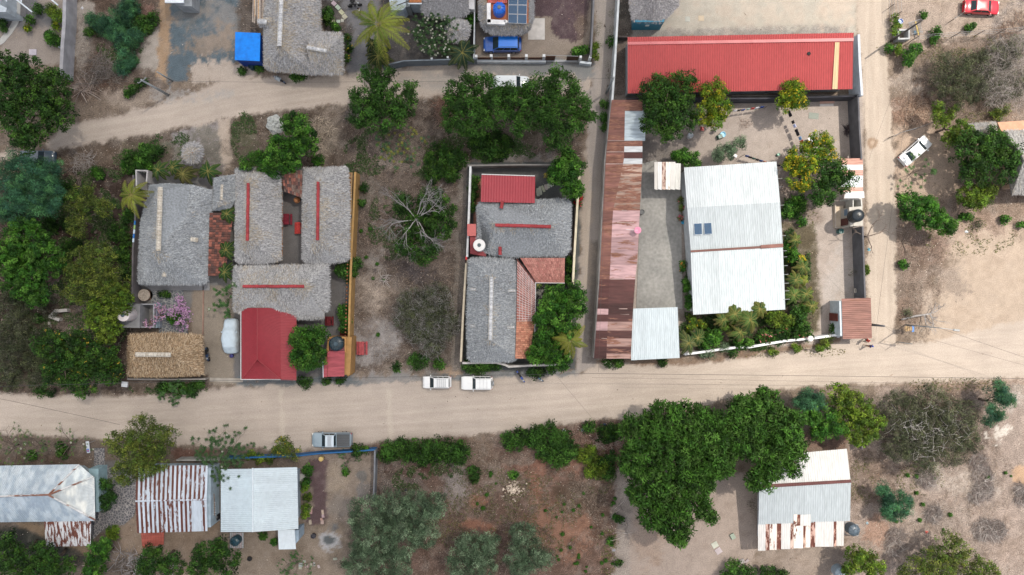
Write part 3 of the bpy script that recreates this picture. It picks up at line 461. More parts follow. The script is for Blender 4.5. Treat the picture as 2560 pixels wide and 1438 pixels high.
def crown(lobes, z, sp, rng, flat=.62, flowers=None, dens=1.0):
 S = SPEC[sp]; C = []; cs = S['cs']
 z0 = z
 for (px, py, rp) in lobes:
  c = np.array(P(px, py, z)); r = rp / K * (1 - z / H)
  n = max(3, int(S['den'] * dens * math.pi * r * r * 1.35 / (cs * cs * 4) * 1.12) + 1)
  u = unit(rng.normal(size=(n, 3))); u[:, 2] = np.abs(u[:, 2]) * .95 + .02; u = unit(u)
  rr = np.where(rng.random(n) < .75, rng.uniform(.80, 1.08, n), rng.uniform(.35, .8, n))[:, None]
  q = c + u * rr * np.array([r - cs * .35, r - cs * .35, r * flat]); q[:, 2] += rng.normal(0, .5 * min(1, z / 4), n) - r * flat * .35
  C.append(q)
  n2 = n // 3 + 1; a = rng.uniform(0, 2 * np.pi, n2); k = np.sqrt(rng.uniform(0, 1, n2)) * (r - cs * .2)
  C.append(np.stack([c[0] + k * np.cos(a), c[1] + k * np.sin(a), c[2] - r * flat * rng.uniform(.2, .8, n2)], -1))
 C = np.concatenate(C); C[:, 2] = np.maximum(C[:, 2], cs * .6)
 nc = len(C); nl = S['nl']; size = rng.uniform(.65, 1.35, nc)
 u = unit(rng.normal(size=(nc, nl, 3))); u[..., 2] = np.where(rng.random((nc, nl)) < .82, np.abs(u[..., 2]), u[..., 2]); rad = cs * size[:, None, None] * rng.uniform(.45, 1.0, (nc, nl, 1))
 p = C[:, None, :] + u * rad * np.array([1, 1, .85]); nrm = unit(u * 1.0 + np.array([0, 0, .45]) + rng.normal(0, .30, (nc, nl, 3)))
 ct = np.array(S['c']); tint = ct[rng.integers(0, len(ct), nc)] * rng.uniform(.5, 1.75, (nc, 1)); tint = (tint[:, None, :] * rng.uniform(.5, 1.8, (nc, nl, 1))).reshape(-1, 3)
 dirs = (u + rng.normal(0, .35, (nc, nl, 3))).reshape(-1, 3)
 V = leaf_quads(p.reshape(-1, 3), nrm.reshape(-1, 3), S['l'] * rng.uniform(.7, 1.3, nc * nl), S['w'] * rng.uniform(.7, 1.3, nc * nl), rng, .15, dirs)
 if flowers is not None:
  fc, fn, fs = flowers; cl = rng.integers(0, nc, fn); u = unit(rng.normal(size=(fn, 3))); u[:, 2] = np.abs(u[:, 2]) + .3; u = unit(u)
  pf = C[cl] + u * cs * 1.05; k = 5; pf = np.repeat(pf, k, 0) + rng.normal(0, fs * .45, (fn * k, 3)); nf = unit(np.repeat(u, k, 0) + rng.normal(0, .3, (fn * k, 3)))
  Vf = leaf_quads(pf, nf, fs, fs * .8, rng); V = np.concatenate([V, Vf]); fcol = np.array(fc)[rng.integers(0, len(fc), fn * k)] * rng.uniform(.8, 1.15, (fn * k, 1)); tint = np.concatenate([tint, fcol])
 m = len(V) // 4; V[:, 2] = np.maximum(V[:, 2], .03); k = nc * nl; tint[:k] = tint[:k] * ((.60, .67, .58) if sp in ('grey', 'feather', 'thorn', 'brown') else (.53, .69, .36))
 return V, np.arange(4 * m).reshape(m, 4), np.concatenate([np.clip(tint, 0, .9), np.zeros((m, 1))], 1)
def bent(a, b, rng, k=5, j=.15):
 a = Vector(a); b = Vector(b); L = (b - a).length; out = []
 for i in range(k + 1):
  t = i / k; p = a.lerp(b, t)
  if 0 < i < k: p += Vector(rng.normal(0, j * L * .3, 3))
  out.append(p)
 return out
SEED = [100]
def rngn(): SEED[0] += 1; return np.random.default_rng(SEED[0])
def tree(name, lobes, z, sp, label, cat="tree", group=None, flowers=None, flat=.62, dens=1.0, stems=True, tr=None, limb=True):
 rng = rngn(); A = sum(l[2] ** 2 for l in lobes); cx = sum(l[0] * l[2] ** 2 for l in lobes) / A; cy = sum(l[1] * l[2] ** 2 for l in lobes) / A
 b = P(cx, cy, z); r = empty(name, (b.x, b.y, 0), label, cat, group)
 V, F, T = crown(lobes, z, sp, rng, flat, flowers, dens)
 link("crown" if z > 1.2 else "foliage", npmesh("crown", V, F, T), LEAF if sp not in ('brown',) else DRYLEAF, r)
 R = math.sqrt(A) / K; tr = tr or max(.05, min(.32, R * .055)); m = MB(); fork = Vector((b.x, b.y, z * .45)) + Vector((rng.normal(0, .2), rng.normal(0, .2), 0))
 base = Vector((b.x + rng.normal(0, .15), b.y + rng.normal(0, .15), -.1)); m.tube([base, base.lerp(fork, .5) + Vector((rng.normal(0, .08), rng.normal(0, .08), 0)), fork], [tr * 1.25, tr, tr * .85], 8)
 if limb:
  for (px, py, rp) in lobes:
   c = P(px, py, z); m.tube(bent(fork, c + Vector((0, 0, rp / K * .1)), rng), [tr * .62, tr * .5, tr * .42, tr * .34, tr * .25, tr * .12], 6)
   for q in range(3):
    a = rng.uniform(0, 2 * math.pi); rr = rp / K * .75; e = c + Vector((math.cos(a) * rr, math.sin(a) * rr, rng.uniform(-.1, .4) * rr)); s = fork.lerp(c, rng.uniform(.5, .9)); m.tube(bent(s, e, rng, 3), [tr * .26, tr * .2, tr * .14, tr * .06], 4)
 m.build("trunk", BARK, r, True); return r
def branch_rec(m, p, d, L, r, depth, rng, spread=.5, grav=0, tint=None, k=3, up=.0, tips=None):
 pts = [p]; q = p; dd = d.copy()
 for i in range(3):
  dd = (dd + Vector(rng.normal(0, .16, 3))).normalized(); dd.z += grav + up; dd.normalize(); q = q + dd * L / 3; pts.append(q)
 m.tube(pts, [r, r * .85, r * .7, r * .5], 5 if r > .03 else 3, tint, cap=False)
 if depth == 0:
  if tips is not None: tips.append((q, dd))
  return
 for i in range(k if depth > 1 else k + 1):
  s = pts[rng.integers(1, 4)] if i else q; nd = (dd + Vector(rng.normal(0, spread, 3))).normalized(); branch_rec(m, s, nd, L * rng.uniform(.55, .85), r * .6, depth - 1, rng, spread, grav, tint, k, up, tips)
def rosettes(tips, rng, l, w, cols, n=8, flower=0, fcol=((.75, .72, .66),), fs=.16):
 V = []; T = []; VF = []
 for p, d in tips:
  a = np.arange(n) * 2 * np.pi / n + rng.uniform(0, 6); dr = np.stack([np.cos(a), np.sin(a), rng.uniform(-.1, .35, n)], -1); pp = np.tile(np.array(p), (n, 1)); nr = unit(np.stack([-np.cos(a) * .3, -np.sin(a) * .3, np.ones(n)], -1) + rng.normal(0, .15, (n, 3)))
  V.append(leaf_quads(pp, nr, l * rng.uniform(.8, 1.2, n), w, rng, .2, dr)); T.append(np.array(cols)[rng.integers(0, len(cols))] * rng.uniform(.75, 1.25, (n, 1)))
 V = np.concatenate(V); T = np.concatenate(T); m = len(T); out = (V, np.arange(4 * m).reshape(m, 4), np.concatenate([T, np.zeros((m, 1))], 1)); fl = []
 if flower:
  for i in rng.choice(len(tips), min(len(tips), flower), False):
   p = np.array(tips[i][0]) + np.array([0, 0, .06]); n2 = 6; a = np.arange(n2) * 2 * np.pi / n2; dr = np.stack([np.cos(a), np.sin(a), np.full(n2, .25)], -1)
   VF = leaf_quads(np.tile(p, (n2, 1)), np.tile([0., 0, 1], (n2, 1)), fs, fs * .9, rng, 0, dr); c = np.array(fcol[rng.integers(0, len(fcol))]); fl.append((VF, np.tile(c, (n2, 1))))
 return out, fl
def frangipani(px, py, rp, z, label, nst=5, depth=3, leaf=.30, n=8, flowers=8, cols=((.045, .11, .03), (.065, .14, .04), (.04, .09, .03)), fcol=((.75, .72, .64),), group=None, name="frangipani_tree", cat="tree", bare=0, fs=.15, extra=0):
 rng = rngn(); b = P(px, py, z * .7); r = empty(name, (b.x, b.y, 0), label, cat, group); m = MB(); tips = []; R = rp / K
 m.tube([(b.x, b.y, -.05), (b.x, b.y, z * .35)], [.09, .07], 7)
 for i in range(nst):
  a = 2 * math.pi * (i + rng.uniform(-.3, .3)) / nst; d = Vector((math.cos(a), math.sin(a), .55)).normalized(); branch_rec(m, Vector((b.x, b.y, z * .35)), d, R * .62, .05, depth, rng, .55, 0, None, 2, .0, tips)
 m.build("branches", BARK, r, True)
 if bare: tips = [t for t in tips if rng.random() > bare]
 if extra:
  for i in range(extra):
   a = rng.uniform(0, 6.28); k = math.sqrt(rng.random()) * R; tips.append((Vector((b.x + k * math.cos(a), b.y + k * math.sin(a), z * rng.uniform(.7, 1.05))), None))
 (V, F, T), fl = rosettes(tips, rng, leaf, leaf * .32, cols, n, flowers, fcol, fs)
 link("foliage", npmesh("foliage", V, F, T), LEAF, r)
 if fl:
  V = np.concatenate([f[0] for f in fl]); T = np.concatenate([f[1] for f in fl]); k = len(T); link("flowers", npmesh("flowers", V, np.arange(4 * k).reshape(k, 4), np.concatenate([T, np.zeros((k, 1))], 1)), FLOWER, r)
 return r
def palm(px, py, z, R, label, nf=16, cols=((.11, .16, .03), (.16, .19, .035), (.07, .12, .03)), name="coconut_palm", tip=(.30, .24, .05), trunk=.16, droop=.75, lw=.10, nleaf=30, group=None, crown_only=False, ll=.30, rise=.55, cat="palm"):
 rng = rngn(); b = P(px, py, z); r = empty(name, (b.x, b.y, 0), label, cat, group); R = R / K; V = []; T = []; m = MB(); st = MB()
 lean = Vector((rng.normal(0, .25), rng.normal(0, .25), 0)) if z > 2.5 else Vector((0, 0, 0)); base = Vector((b.x, b.y, -.1)) + lean * .6
 m.tube([base, base.lerp(Vector((b.x, b.y, z)), .5) - lean * .2, Vector((b.x, b.y, z - .05))], [trunk * 1.3, trunk, trunk * .85], 8); m.build("trunk", BARK, r, True)
 for i in range(nf):
  a = 2 * math.pi * i / nf * 1.0 + rng.uniform(-.22, .22) + (i % 2) * .1; L = R * rng.uniform(.8, 1.12) * (1 if i % 3 else .72); up = rise * (1.0 if i % 3 else 1.7) * rng.uniform(.7, 1.3); hd = np.array([math.cos(a), math.sin(a), 0]); sd = np.array([-math.sin(a), math.cos(a), 0]); cw = rng.normal(0, .12)
  ts = np.linspace(0, 1, 8); pts = [np.array(b) + hd * L * t + sd * cw * L * t * t + np.array([0, 0, L * (up * t - (droop + up * .55) * t * t)]) for t in ts]; st.tube([Vector(p) for p in pts], [.035, .032, .028, .024, .02, .016, .012, .006], 4, cap=False)
  tt = np.linspace(.10, 1, nleaf); col = np.array(cols[rng.integers(0, len(cols))]) * rng.uniform(.75, 1.25)
  pp = np.array([[np.interp(t, ts, [q[k] for q in pts]) for k in range(3)] for t in tt]); tg = unit(np.gradient(pp, axis=0))
  for s in (-1, 1):
   side = unit(np.cross(tg, np.array([0, 0, 1.0]))) * s; dr = unit(side * .85 + tg * .55 + np.array([0, 0, -.30 - .25 * rng.random()]) + rng.normal(0, .07, side.shape)); nr = unit(np.cross(dr, tg) * s); nr = np.where(nr[:, 2:3] < 0, -nr, nr)
   ln = L * (ll if z < 4 else .24) * np.sin(np.clip(tt, 0, 1) * 2.6 + .35) ** .8 * np.ones(nleaf) * .95 + .05
   V.append(leaf_quads(pp, nr, ln, lw if z > 2 else lw * .6, rng, .12, dr)); w = np.clip(tt[:, None] * 1.5 - .8, 0, 1) * rng.uniform(.2, 1); T.append(col * (1 - w) + np.array(tip) * w)
 V = np.concatenate(V); T = np.concatenate(T); k = len(T); V[:, 2] = np.maximum(V[:, 2], .04)
 link("fronds", npmesh("fronds", V, np.arange(4 * k).reshape(k, 4), np.concatenate([T, np.zeros((k, 1))], 1)), LEAF, r); stm = mat("frond_stalk", (.22, .20, .06)) if "frond_stalk" not in bpy.data.materials else bpy.data.materials["frond_stalk"]; st.build("stalks", stm, r, True); return r
def twigs(name, lobes, z, label, n=900, col=((.30, .28, .27), (.20, .18, .165), (.13, .11, .10)), L=(.5, 1.3), rad=.012, cat="brush pile", group=None, hgt=.7, swirl=0, leaves=None, thick=1.0, up=.25):
 rng = rngn(); c0 = P(lobes[0][0], lobes[0][1], z); r = empty(name, (c0.x, c0.y, 0), label, cat, group); m = MB(); tot = sum(l[2] ** 2 for l in lobes)
 for (px, py, rp) in lobes:
  c = P(px, py, z); R = rp / K
  for i in range(int(n * rp * rp / tot)):
   a = rng.uniform(0, 6.283); k = math.sqrt(rng.random()) * R; zz = max(.05, z + (1 - (k / R) ** 2) * hgt * rng.uniform(.2, 1)) if z > .5 else .06 + hgt * (1 - (k / R) ** 2) * rng.random()
   p = Vector((c.x + k * math.cos(a), c.y + k * math.sin(a), zz)); th = (a + math.pi / 2 + rng.normal(0, .35)) if swirl and rng.random() < swirl else rng.uniform(0, 6.283)
   l = rng.uniform(*L); d = Vector((math.cos(th), math.sin(th), rng.normal(0, up))); e = p + d * l; mid = p.lerp(e, .5) + Vector(rng.normal(0, l * .10, 3)); e.z = max(e.z, .04); mid.z = max(mid.z, .04)
   cc = np.array(col[rng.integers(0, len(col))]) * rng.uniform(.7, 1.3); rr = rad * thick * rng.uniform(.6, 1.6); m.tube([p, mid, e], [rr, rr * .8, rr * .4], 3, tuple(cc), cap=False)
 m.build("branches", TWIG, r)
 if leaves:
  V, F, T = crown(lobes, max(z, .3), leaves[0], rng, leaves[1], None, leaves[2]); link("foliage", npmesh("foliage", V, F, T), LEAF, r)
 return r
# ------------------------------------------------------------------ building helpers
def V3(p): return P(*p) if not isinstance(p, Vector) else p
def house(name, px, py, label, cat="house", group=None):
 b = P(px, py, 0); return empty(name, (b.x, b.y, 0), label, cat, group)
GREYT = [(.40, .40, .41), (.33, .33, .34), (.47, .47, .48), (.26, .26, .265), (.38, .36, .33)]
BLUET = [(.34, .365, .385), (.28, .30, .32), (.43, .455, .47), (.22, .235, .25), (.37, .385, .39)]
TANT = [(.36, .255, .155), (.44, .33, .205), (.25, .165, .095), (.55, .44, .31), (.16, .105, .062)]
def thatch(polys, parent, cols=GREYT, dens=135, eave=.22, tan=.10, seed=None, name="thatch_roof", length=.40, edge=True):
 rng = rngn(); m = MB(); SV = []; ST = []; edges = {}
 base = np.array(cols[0]) * .75; W = []
 for pl in polys:
  pts = [V3(p) for p in pl]; n = (pts[1] - pts[0]).cross(pts[2] - pts[0])
  if n.z < 0: pts = pts[::-1]; n = -n
  n = sum(((pts[i] - pts[0]).cross(pts[(i + 1) % len(pts)] - pts[0]) for i in range(1, len(pts) - 1)), Vector((0, 0, 0))).normalized(); W.append((pts, n))
  m.poly(pts, tuple(base)); m.poly([p - Vector((0, 0, eave * .8)) for p in pts][::-1], tuple(base * .5))
  for i in range(len(pts)):
   a, b = pts[i], pts[(i + 1) % len(pts)]; k = tuple(sorted([tuple(round(v, 2) for v in a), tuple(round(v, 2) for v in b)])); edges.setdefault(k, []).append((a, b))
 for k, es in edges.items():
  if len(es) == 1:
   a, b = es[0]; d = Vector((0, 0, eave * .8)); m.poly([a, a - d, b - d, b], tuple(base * .8))
 zmax = max(p.z for pts, n in W for p in pts)
 for pts, n in W:
  nn = np.array(n); g = np.array([0, 0, -1.0]); dn = g - nn * (g @ nn); dn = dn / (np.linalg.norm(dn) + 1e-9)
  if abs(n.z) > .995: dn = np.array([0, -1., 0])
  A0 = np.array(pts[0])
  for i in range(1, len(pts) - 1):
   A, B = np.array(pts[i]), np.array(pts[i + 1]); ar = np.linalg.norm(np.cross(A - A0, B - A0)) / 2; k = int(ar * max(dens, 210)) + 2
   u = rng.random((k, 2)); f = u.sum(1) > 1; u[f] = 1 - u[f]; p = A0 + (A - A0) * u[:, :1] + (B - A0) * u[:, 1:]
   L = length * rng.uniform(.6, 1.35, k); d = unit(dn + rng.normal(0, .20, (k, 3))); s = unit(np.cross(d, nn) + rng.normal(0, .15, (k, 3))); wd = rng.uniform(.013, .030, k)[:, None]
   p = p - d * L[:, None] * .35; l0 = nn * .015; l1 = nn * rng.uniform(.02, .11, k)[:, None]
   q0 = p - s * wd + l0; q1 = p + s * wd + l0; e = p + d * L[:, None] + l1; SV.append(np.stack([q0, e - s * wd * .6, e + s * wd * .6, q1], 1).reshape(-1, 3))
   cc = np.array(cols)[rng.integers(0, len(cols), k)] * rng.uniform(.72, 1.22, (k, 1)); hz = np.clip((p[:, 2] - zmax + 1.1) / 1.1, 0, 1); pt = fbm(p[:, 0], p[:, 1], 1.3, 9, 3); mk = (rng.random(k) < np.clip(hz * .45 + (pt - .55) * 1.2 + tan - .08, 0, .75)); cc[mk] = np.array((.40, .345, .265)) * rng.uniform(.8, 1.25, (mk.sum(), 1)) if cols is not TANT else cc[mk] * 1.15
   # weathering in broad patches
   cc *= (1 + (fbm(p[:, 0], p[:, 1], 2.2, 31, 3) - .5) * .35)[:, None]; ST.append(cc)
 SVv = np.concatenate(SV); T = np.concatenate(ST); k = len(T)
 o = m.build(name, THATCH, parent)
 # straws belong to the same part: join the two meshes
 me2 = npmesh("straw", SVv, np.arange(4 * k).reshape(k, 4), np.concatenate([np.clip(T, 0, .8), np.zeros((k, 1))], 1)); s = link("straw", me2, THATCH, parent)
 import bmesh
 bm = bmesh.new(); bm.from_mesh(o.data); bm.from_mesh(me2); bm.to_mesh(o.data); bm.free(); bpy.data.objects.remove(s); return o
def roof_walls(outline, h, parent, col, inset=.45, name="walls", mb=None):
 pts = [P(p[0], p[1], h) for p in outline]; c = sum(pts, Vector()) / len(pts); q = []
 for p in pts: d = (c - p); L = d.length; q.append(p + d * min(.8, inset * 1.35 / L))
 m = mb or MB(); m.prism([(p.x, p.y) for p in q], 0, h - .05, col)
 return m.build(name, PLASTER, parent) if mb is None else None
REDCAP = (.30, .045, .05)
def ridge_cap(a, b, parent, kind='red', rad=.19):
 a, b = V3(a), V3(b); d = (b - a); L = d.length; d.normalize(); m = MB(); s = Vector((-d.y, d.x, 0)).normalized()
 if kind == 'red':
  n = max(2, int(L / .85)); rng = rngn()
  for i in range(n):
   p0 = a.lerp(b, i / n) + s * rng.normal(0, .015); p1 = a.lerp(b, (i + 1.06) / n) + s * rng.normal(0, .015); V = []; F = []
   for j, (p, r) in enumerate(((p0, rad * .92), (p1, rad * 1.06))):
    for g in range(7): an = math.pi * g / 6; V.append(p + s * r * math.cos(an) + Vector((0, 0, r * math.sin(an) + .04 + .012 * j)))
   m.add(V, [(g, g + 1, 8 + g, 7 + g) for g in range(6)] + [tuple(range(7)), tuple(range(13, 6, -1))], tuple(np.array(REDCAP) * rng.uniform(.85, 1.15)))
  return m.build("ridge_cap", TILE, parent)
 col = [(.46, .47, .49), (.38, .39, .41), (.52, .53, .54)] if kind == 'white' else [(.46, .42, .36), (.38, .34, .28), (.52, .49, .43)]; rng = rngn(); n = int(L / .14)
 for i in range(n):
  p0 = a.lerp(b, i / n); V = []; r = rad * rng.uniform(.9, 1.15); w_ = d * (L / n * .5)
  for sg in (-1, 1):
   for g in range(7): an = math.pi * g / 6; V.append(p0 + w_ * (1 + sg) + s * r * math.cos(an) + Vector((0, 0, r * .8 * math.sin(an) + .03)))
  m.add(V, [(g, g + 1, 8 + g, 7 + g) for g in range(6)] + [tuple(range(7)), tuple(range(13, 6, -1))], col[rng.integers(0, 3)])
 for sg in (-1, 1): m.tube([a + s * rad * 1.05 * sg + Vector((0, 0, .12)), b + s * rad * 1.05 * sg + Vector((0, 0, .12))], .025, 5, (.5, .47, .42))
 return m.build("ridge_cap", WOOD, parent)
def corr(m, A, B, C, D, pitch=.26, amp=.025, tint=(.7, .7, .7, 0), mi=0, rows=1, lift=0):
 A, B, C, D = [np.array(V3(p)) for p in (A, B, C, D)]; n = max(8, int(max(np.linalg.norm(B - A), np.linalg.norm(C - D)) / pitch) * 4); u = np.linspace(0, 1, n + 1)[:, None]; nr = np.cross(C - D, D - A); nr = nr / np.linalg.norm(nr)
 if nr[2] < 0: nr = -nr
 h = np.cos(u * (n / 4) * 2 * np.pi) * amp; V = []
 for r in range(rows + 1):
  t = r / rows; V.append((A * (1 - t) + D * t) * (1 - u) + (B * (1 - t) + C * t) * u + nr * (h + lift))
 V = np.concatenate(V); F = [(r * (n + 1) + i, r * (n + 1) + i + 1, (r + 1) * (n + 1) + i + 1, (r + 1) * (n + 1) + i) for r in range(rows) for i in range(n)]
 cr = (C - D)[0] * (D - A)[1] - (C - D)[1] * (D - A)[0]
 if cr < 0: F = [f[::-1] for f in F]
 m.add([tuple(v) for v in V], F, tint, mi)
def tiles(m, A, B, C, D, cols, pw=.24, row=.36, rng=None, amp=.045):
 A, B, C, D = [np.array(V3(p)) for p in (A, B, C, D)]; rng = rng or rngn(); nu = max(2, int(np.linalg.norm(B - A) / pw)); nv = max(2, int(np.linalg.norm(D - A) / row)); nr = np.cross(B - A, D - A); nr /= np.linalg.norm(nr)
 if nr[2] < 0: nr = -nr
 f = lambda u, v: (A * (1 - v) + D * v) * (1 - u) + (B * (1 - v) + C * v) * u
 cr = (B - A)[0] * (D - A)[1] - (B - A)[1] * (D - A)[0]
 for i in range(nu):
  for j in range(nv):
   c = np.array(cols[rng.integers(0, len(cols))]) * rng.uniform(.8, 1.2); V = []
   for v, l in ((j / nv, .0), ((j + 1.08) / nv, .045)):
    for q in range(5): t = q / 4; V.append(f((i + t * .94 + .03) / nu, v) + nr * (amp * math.sin(math.pi * t) + l))
   F = [(q, q + 1, 6 + q, 5 + q) for q in range(4)]
   if cr < 0: F = [g[::-1] for g in F]
   m.add([tuple(x) for x in V], F, tuple(c))
 m.poly([tuple(p - nr * .02) for p in (A, B, C, D)], (.08, .05, .04))
def tank(px, py, z, r, h, col, lidc, label, name="water_tank", ribs=8, lean=None, group=None, band=3):
 """z = height of its base, px,py = top centre as seen"""
 t = P(px, py, z + h); e = empty(name, (t.x, t.y, z), label, "water tank", group); m = MB(); prof = [(r * .97, 0), (r, .05)]
 for i in range(band): y = h * .75 * (i + 1) / (band + .5); prof += [(r, y - .06), (r * .965, y - .02), (r * .965, y + .02), (r, y + .06)]
 prof += [(r, h * .78), (r * .93, h * .86), (r * .55, h * .97), (r * .34, h), (r * .3, h)] if band else [(r, h * .9), (r * .95, h * .97), (r * .3, h)]
 m.lathe((0, 0, 0), prof, 32, col)
 for i in range(ribs):
  g = 2 * math.pi * i / ribs + .3; ps = []
  for rr, zz in ((r * .95, h * .84), (r * .75, h * .94), (r * .42, h * 1.0)): ps.append((rr * math.cos(g), rr * math.sin(g), zz + .02))
  m.tube(ps, [r * .10, r * .08, r * .05], 6, tuple(min(1, c * 1.25) for c in col[:3]))
 m.build("body", PLASTIC, e, 'auto', world=False); l = MB(); l.lathe((0, 0, h), [(r * .30, -.02), (r * .30, .05), (r * .24, .09), (.03, .10)], 20, lidc); l.build("lid", PLASTIC, e, world=False); return e
def lv(p, q, t): return tuple(p[i] * (1 - t) + q[i] * t for i in range(len(p)))
# ------------------------------------------------------------------ vehicles (x forward, origin at the ground under the middle)
def car(px, py, ang, L, W, col, label, kind='suv', hood=.26, cab=(.30, .96), wsl=.10, rsl=.05, Hh=1.0, Ht=1.65, roofc=None, cat="car", name="parked_car", glass=GLASS, hoodc=None, rack=None, spare=False, bedc=None, group=None, bump=None):
 b = P(px, py, .9); e = empty(name, (b.x, b.y, 0), label, cat, group, math.radians(ang)); hx = L / 2; m = MB(); n = 26; V = []; nb = 9
 def wid(t):     # t 0 front .. 1 back
  f = min(t, 1 - t); return W / 2 * (1 - .16 * max(0, 1 - f / .10) ** 2.2)
 def top(t):
  h = Hh * (.80 + .20 * min(1, (t / max(hood, .01)))) if t < hood else Hh
  if t > .95: h = Hh * (.97 if kind != 'sedan' else .92)
  if kind == 'pickup' and t > cab[1] + .01: h = Hh
  return h - .22 * max(0, 1 - t / .025) ** 1 * .6
 for i in range(n + 1):
  t = i / n; x = hx - t * L; w2 = wid(t); h = top(t)
  for (yy, zz) in ((-.88, .28), (-1, .42), (-1, h * .72), (-.965, h * .93), (-.80, h), (0, h + .035), (.80, h), (.965, h * .93), (1, h * .72), (1, .42), (.88, .28)): V.append((x, yy * w2, zz))
 k = 11; F = []
 for i in range(n):
  for j in range(k - 1): F.append((i * k + j, (i + 1) * k + j, (i + 1) * k + j + 1, i * k + j + 1))
  F.append((i * k + k - 1, (i + 1) * k + k - 1, (i + 1) * k, i * k))
 F += [tuple(range(k)), tuple(n * k + j for j in range(k - 1, -1, -1))]; m.add(V, F, hoodc or col)
 m.build("body", CARPAINT, e, 'auto', world=False)
 # cabin: a frustum, windows stand 6 mm proud of it
 x0, x1 = hx - cab[0] * L, hx - cab[1] * L; xt0, xt1 = x0 - wsl * L, x1 + rsl * L; wb, wt = W / 2 * .93, W / 2 * .80; zb, zt = Hh - .02, Ht; cm = MB()
 Bq = [(x0, -wb, zb), (x0, wb, zb), (x1, wb * .98, zb), (x1, -wb * .98, zb)]; Tq = [(xt0, -wt, zt - .03), (xt0, wt, zt - .03), (xt1, wt * .97, zt - .03), (xt1, -wt * .97, zt - .03)]
 cm.add(Bq + Tq, [(0, 1, 5, 4), (1, 2, 6, 5), (2, 3, 7, 6), (3, 0, 4, 7)], hoodc or col); cm.build("cabin", CARPAINT, e, world=False)
 rm = MB(); rc = roofc or col; o = [(xt0, -wt), (xt0 - .02, wt), (xt1, wt * .97), (xt1, -wt * .97)]; nx = 8; RV = []
 for i in range(nx + 1):
  t = i / nx; x = xt0 * (1 - t) + xt1 * t
  for j, y in enumerate((-1, -.86, -.4, 0, .4, .86, 1)): RV.append((x, y * wt * 1.0, zt - .035 + (.05 * (1 - y ** 4)) * (1 - abs(2 * t - 1) ** 4 * .8)))
 rm.add(RV, [(i * 7 + j, (i + 1) * 7 + j, (i + 1) * 7 + j + 1, i * 7 + j + 1) for i in range(nx) for j in range(6)], rc); rm.build("roof_panel", CARPAINT, e, True, world=False)
 def pane(nm, q, u0, u1, v0, v1, nseg=1):
  q = [Vector(p) for p in q]; f = lambda u, v: (q[0] * (1 - u) + q[1] * u) * (1 - v) + (q[3] * (1 - u) + q[2] * u) * v; nr = (q[1] - q[0]).cross(q[3] - q[0]).normalized() * .012; g = MB()
  for s in range(nseg):
   a = u0 + (u1 - u0) * s / nseg + (.02 if s else 0); bq = u0 + (u1 - u0) * (s + 1) / nseg - (.02 if s < nseg - 1 else 0)
   pts = [f(a, v0), f(bq, v0), f(bq, v1), f(a, v1)]; g.poly([p + nr for p in pts]); g.poly([p - nr for p in pts][::-1])
   for i2 in range(4): g.poly([pts[i2] - nr, pts[(i2 + 1) % 4] - nr, pts[(i2 + 1) % 4] + nr, pts[i2] + nr])
  g.build(nm, glass, e, world=False)
 pane("windshield", [Bq[0], Bq[1], Tq[1], Tq[0]], .06, .94, .05, .93); pane("rear_window", [Bq[2], Bq[3], Tq[3], Tq[2]], .1, .9, .12, .88)
 for q in ([Bq[1], Bq[2], Tq[2], Tq[1]], [Bq[3], Bq[0], Tq[0], Tq[3]]): pane("side_window", q, .06, .94, .12, .85, 3 if kind == 'suv' else 2)
 for sx in (.19, .80):
  for sy in (-1, 1):
   wm = MB(); x = hx - sx * L; wm.lathe((x, sy * (W / 2 - .10), .33), [(.10, -.11), (.33, -.11), (.345, -.06), (.345, .06), (.33, .11), (.10, .11)], 20, None, 0, 'y'); wo = wm.build("wheel", RUBBER, e, world=False)
   rmm = MB(); rmm.lathe((x, sy * (W / 2 + .005), .33), [(.05, -.02 * 1), (.20, -.01), (.20, .02), (.05, .025)], 14, None, 0, 'y'); ro = rmm.build("rim", CHROME, wo, world=False)
 for sy in (-1, 1):
  h = MB(); h.box((hx - .12, sy * W * .36, Hh * .68), (.20, .34, .16), (.7, .7, .66), 0, -sy * .35, (.8, .9)); h.build("headlight", PLASTIC, e, world=False)
  h = MB(); h.box((-hx + .05, sy * W * .40, Hh * .72), (.12, .22, .26), (.35, .03, .03)); h.build("tail_light", PLASTIC, e, world=False)
  h = MB(); h.box((x0 - .12, sy * (W / 2 + .09), Hh + .05), (.12, .20, .15), tuple((hoodc or col)), 0, 0, (.8, .8)); h.build("mirror", CARPAINT, e, world=False)
 for sx, z in ((1, .42), (-1, .45)):
  bm_ = MB(); bm_.box((sx * (hx - .02), 0, z), (.16, W * .84, .2), bump or tuple(c * .8 for c in col)); bm_.build("bumper", PLASTIC, e, world=False)
 if rack:
  rk = MB()
  for sy in (-1, 1): rk.tube([(xt0 - .1, sy * wt * .86, zt + .07), (xt1 + .1, sy * wt * .86, zt + .07)], .022, 6, rack[1])
  for i in range(rack[0]): x = xt0 - .3 + (xt1 + .3 - xt0 + .3) * (i + .5) / rack[0]; rk.box((x, 0, zt + .075), (.05, wt * 1.75, .03), rack[1])
  rk.build("roof_rack", PAINT, e, world=False)
 if spare:
  sp = MB(); sp.lathe((-hx - .14, 0, Hh * .88), [(.10, -.1), (.34, -.1), (.36, 0), (.34, .1), (.10, .1)], 22, None, 0, 'x'); sp.build("spare_wheel", STEEL, e, world=False)
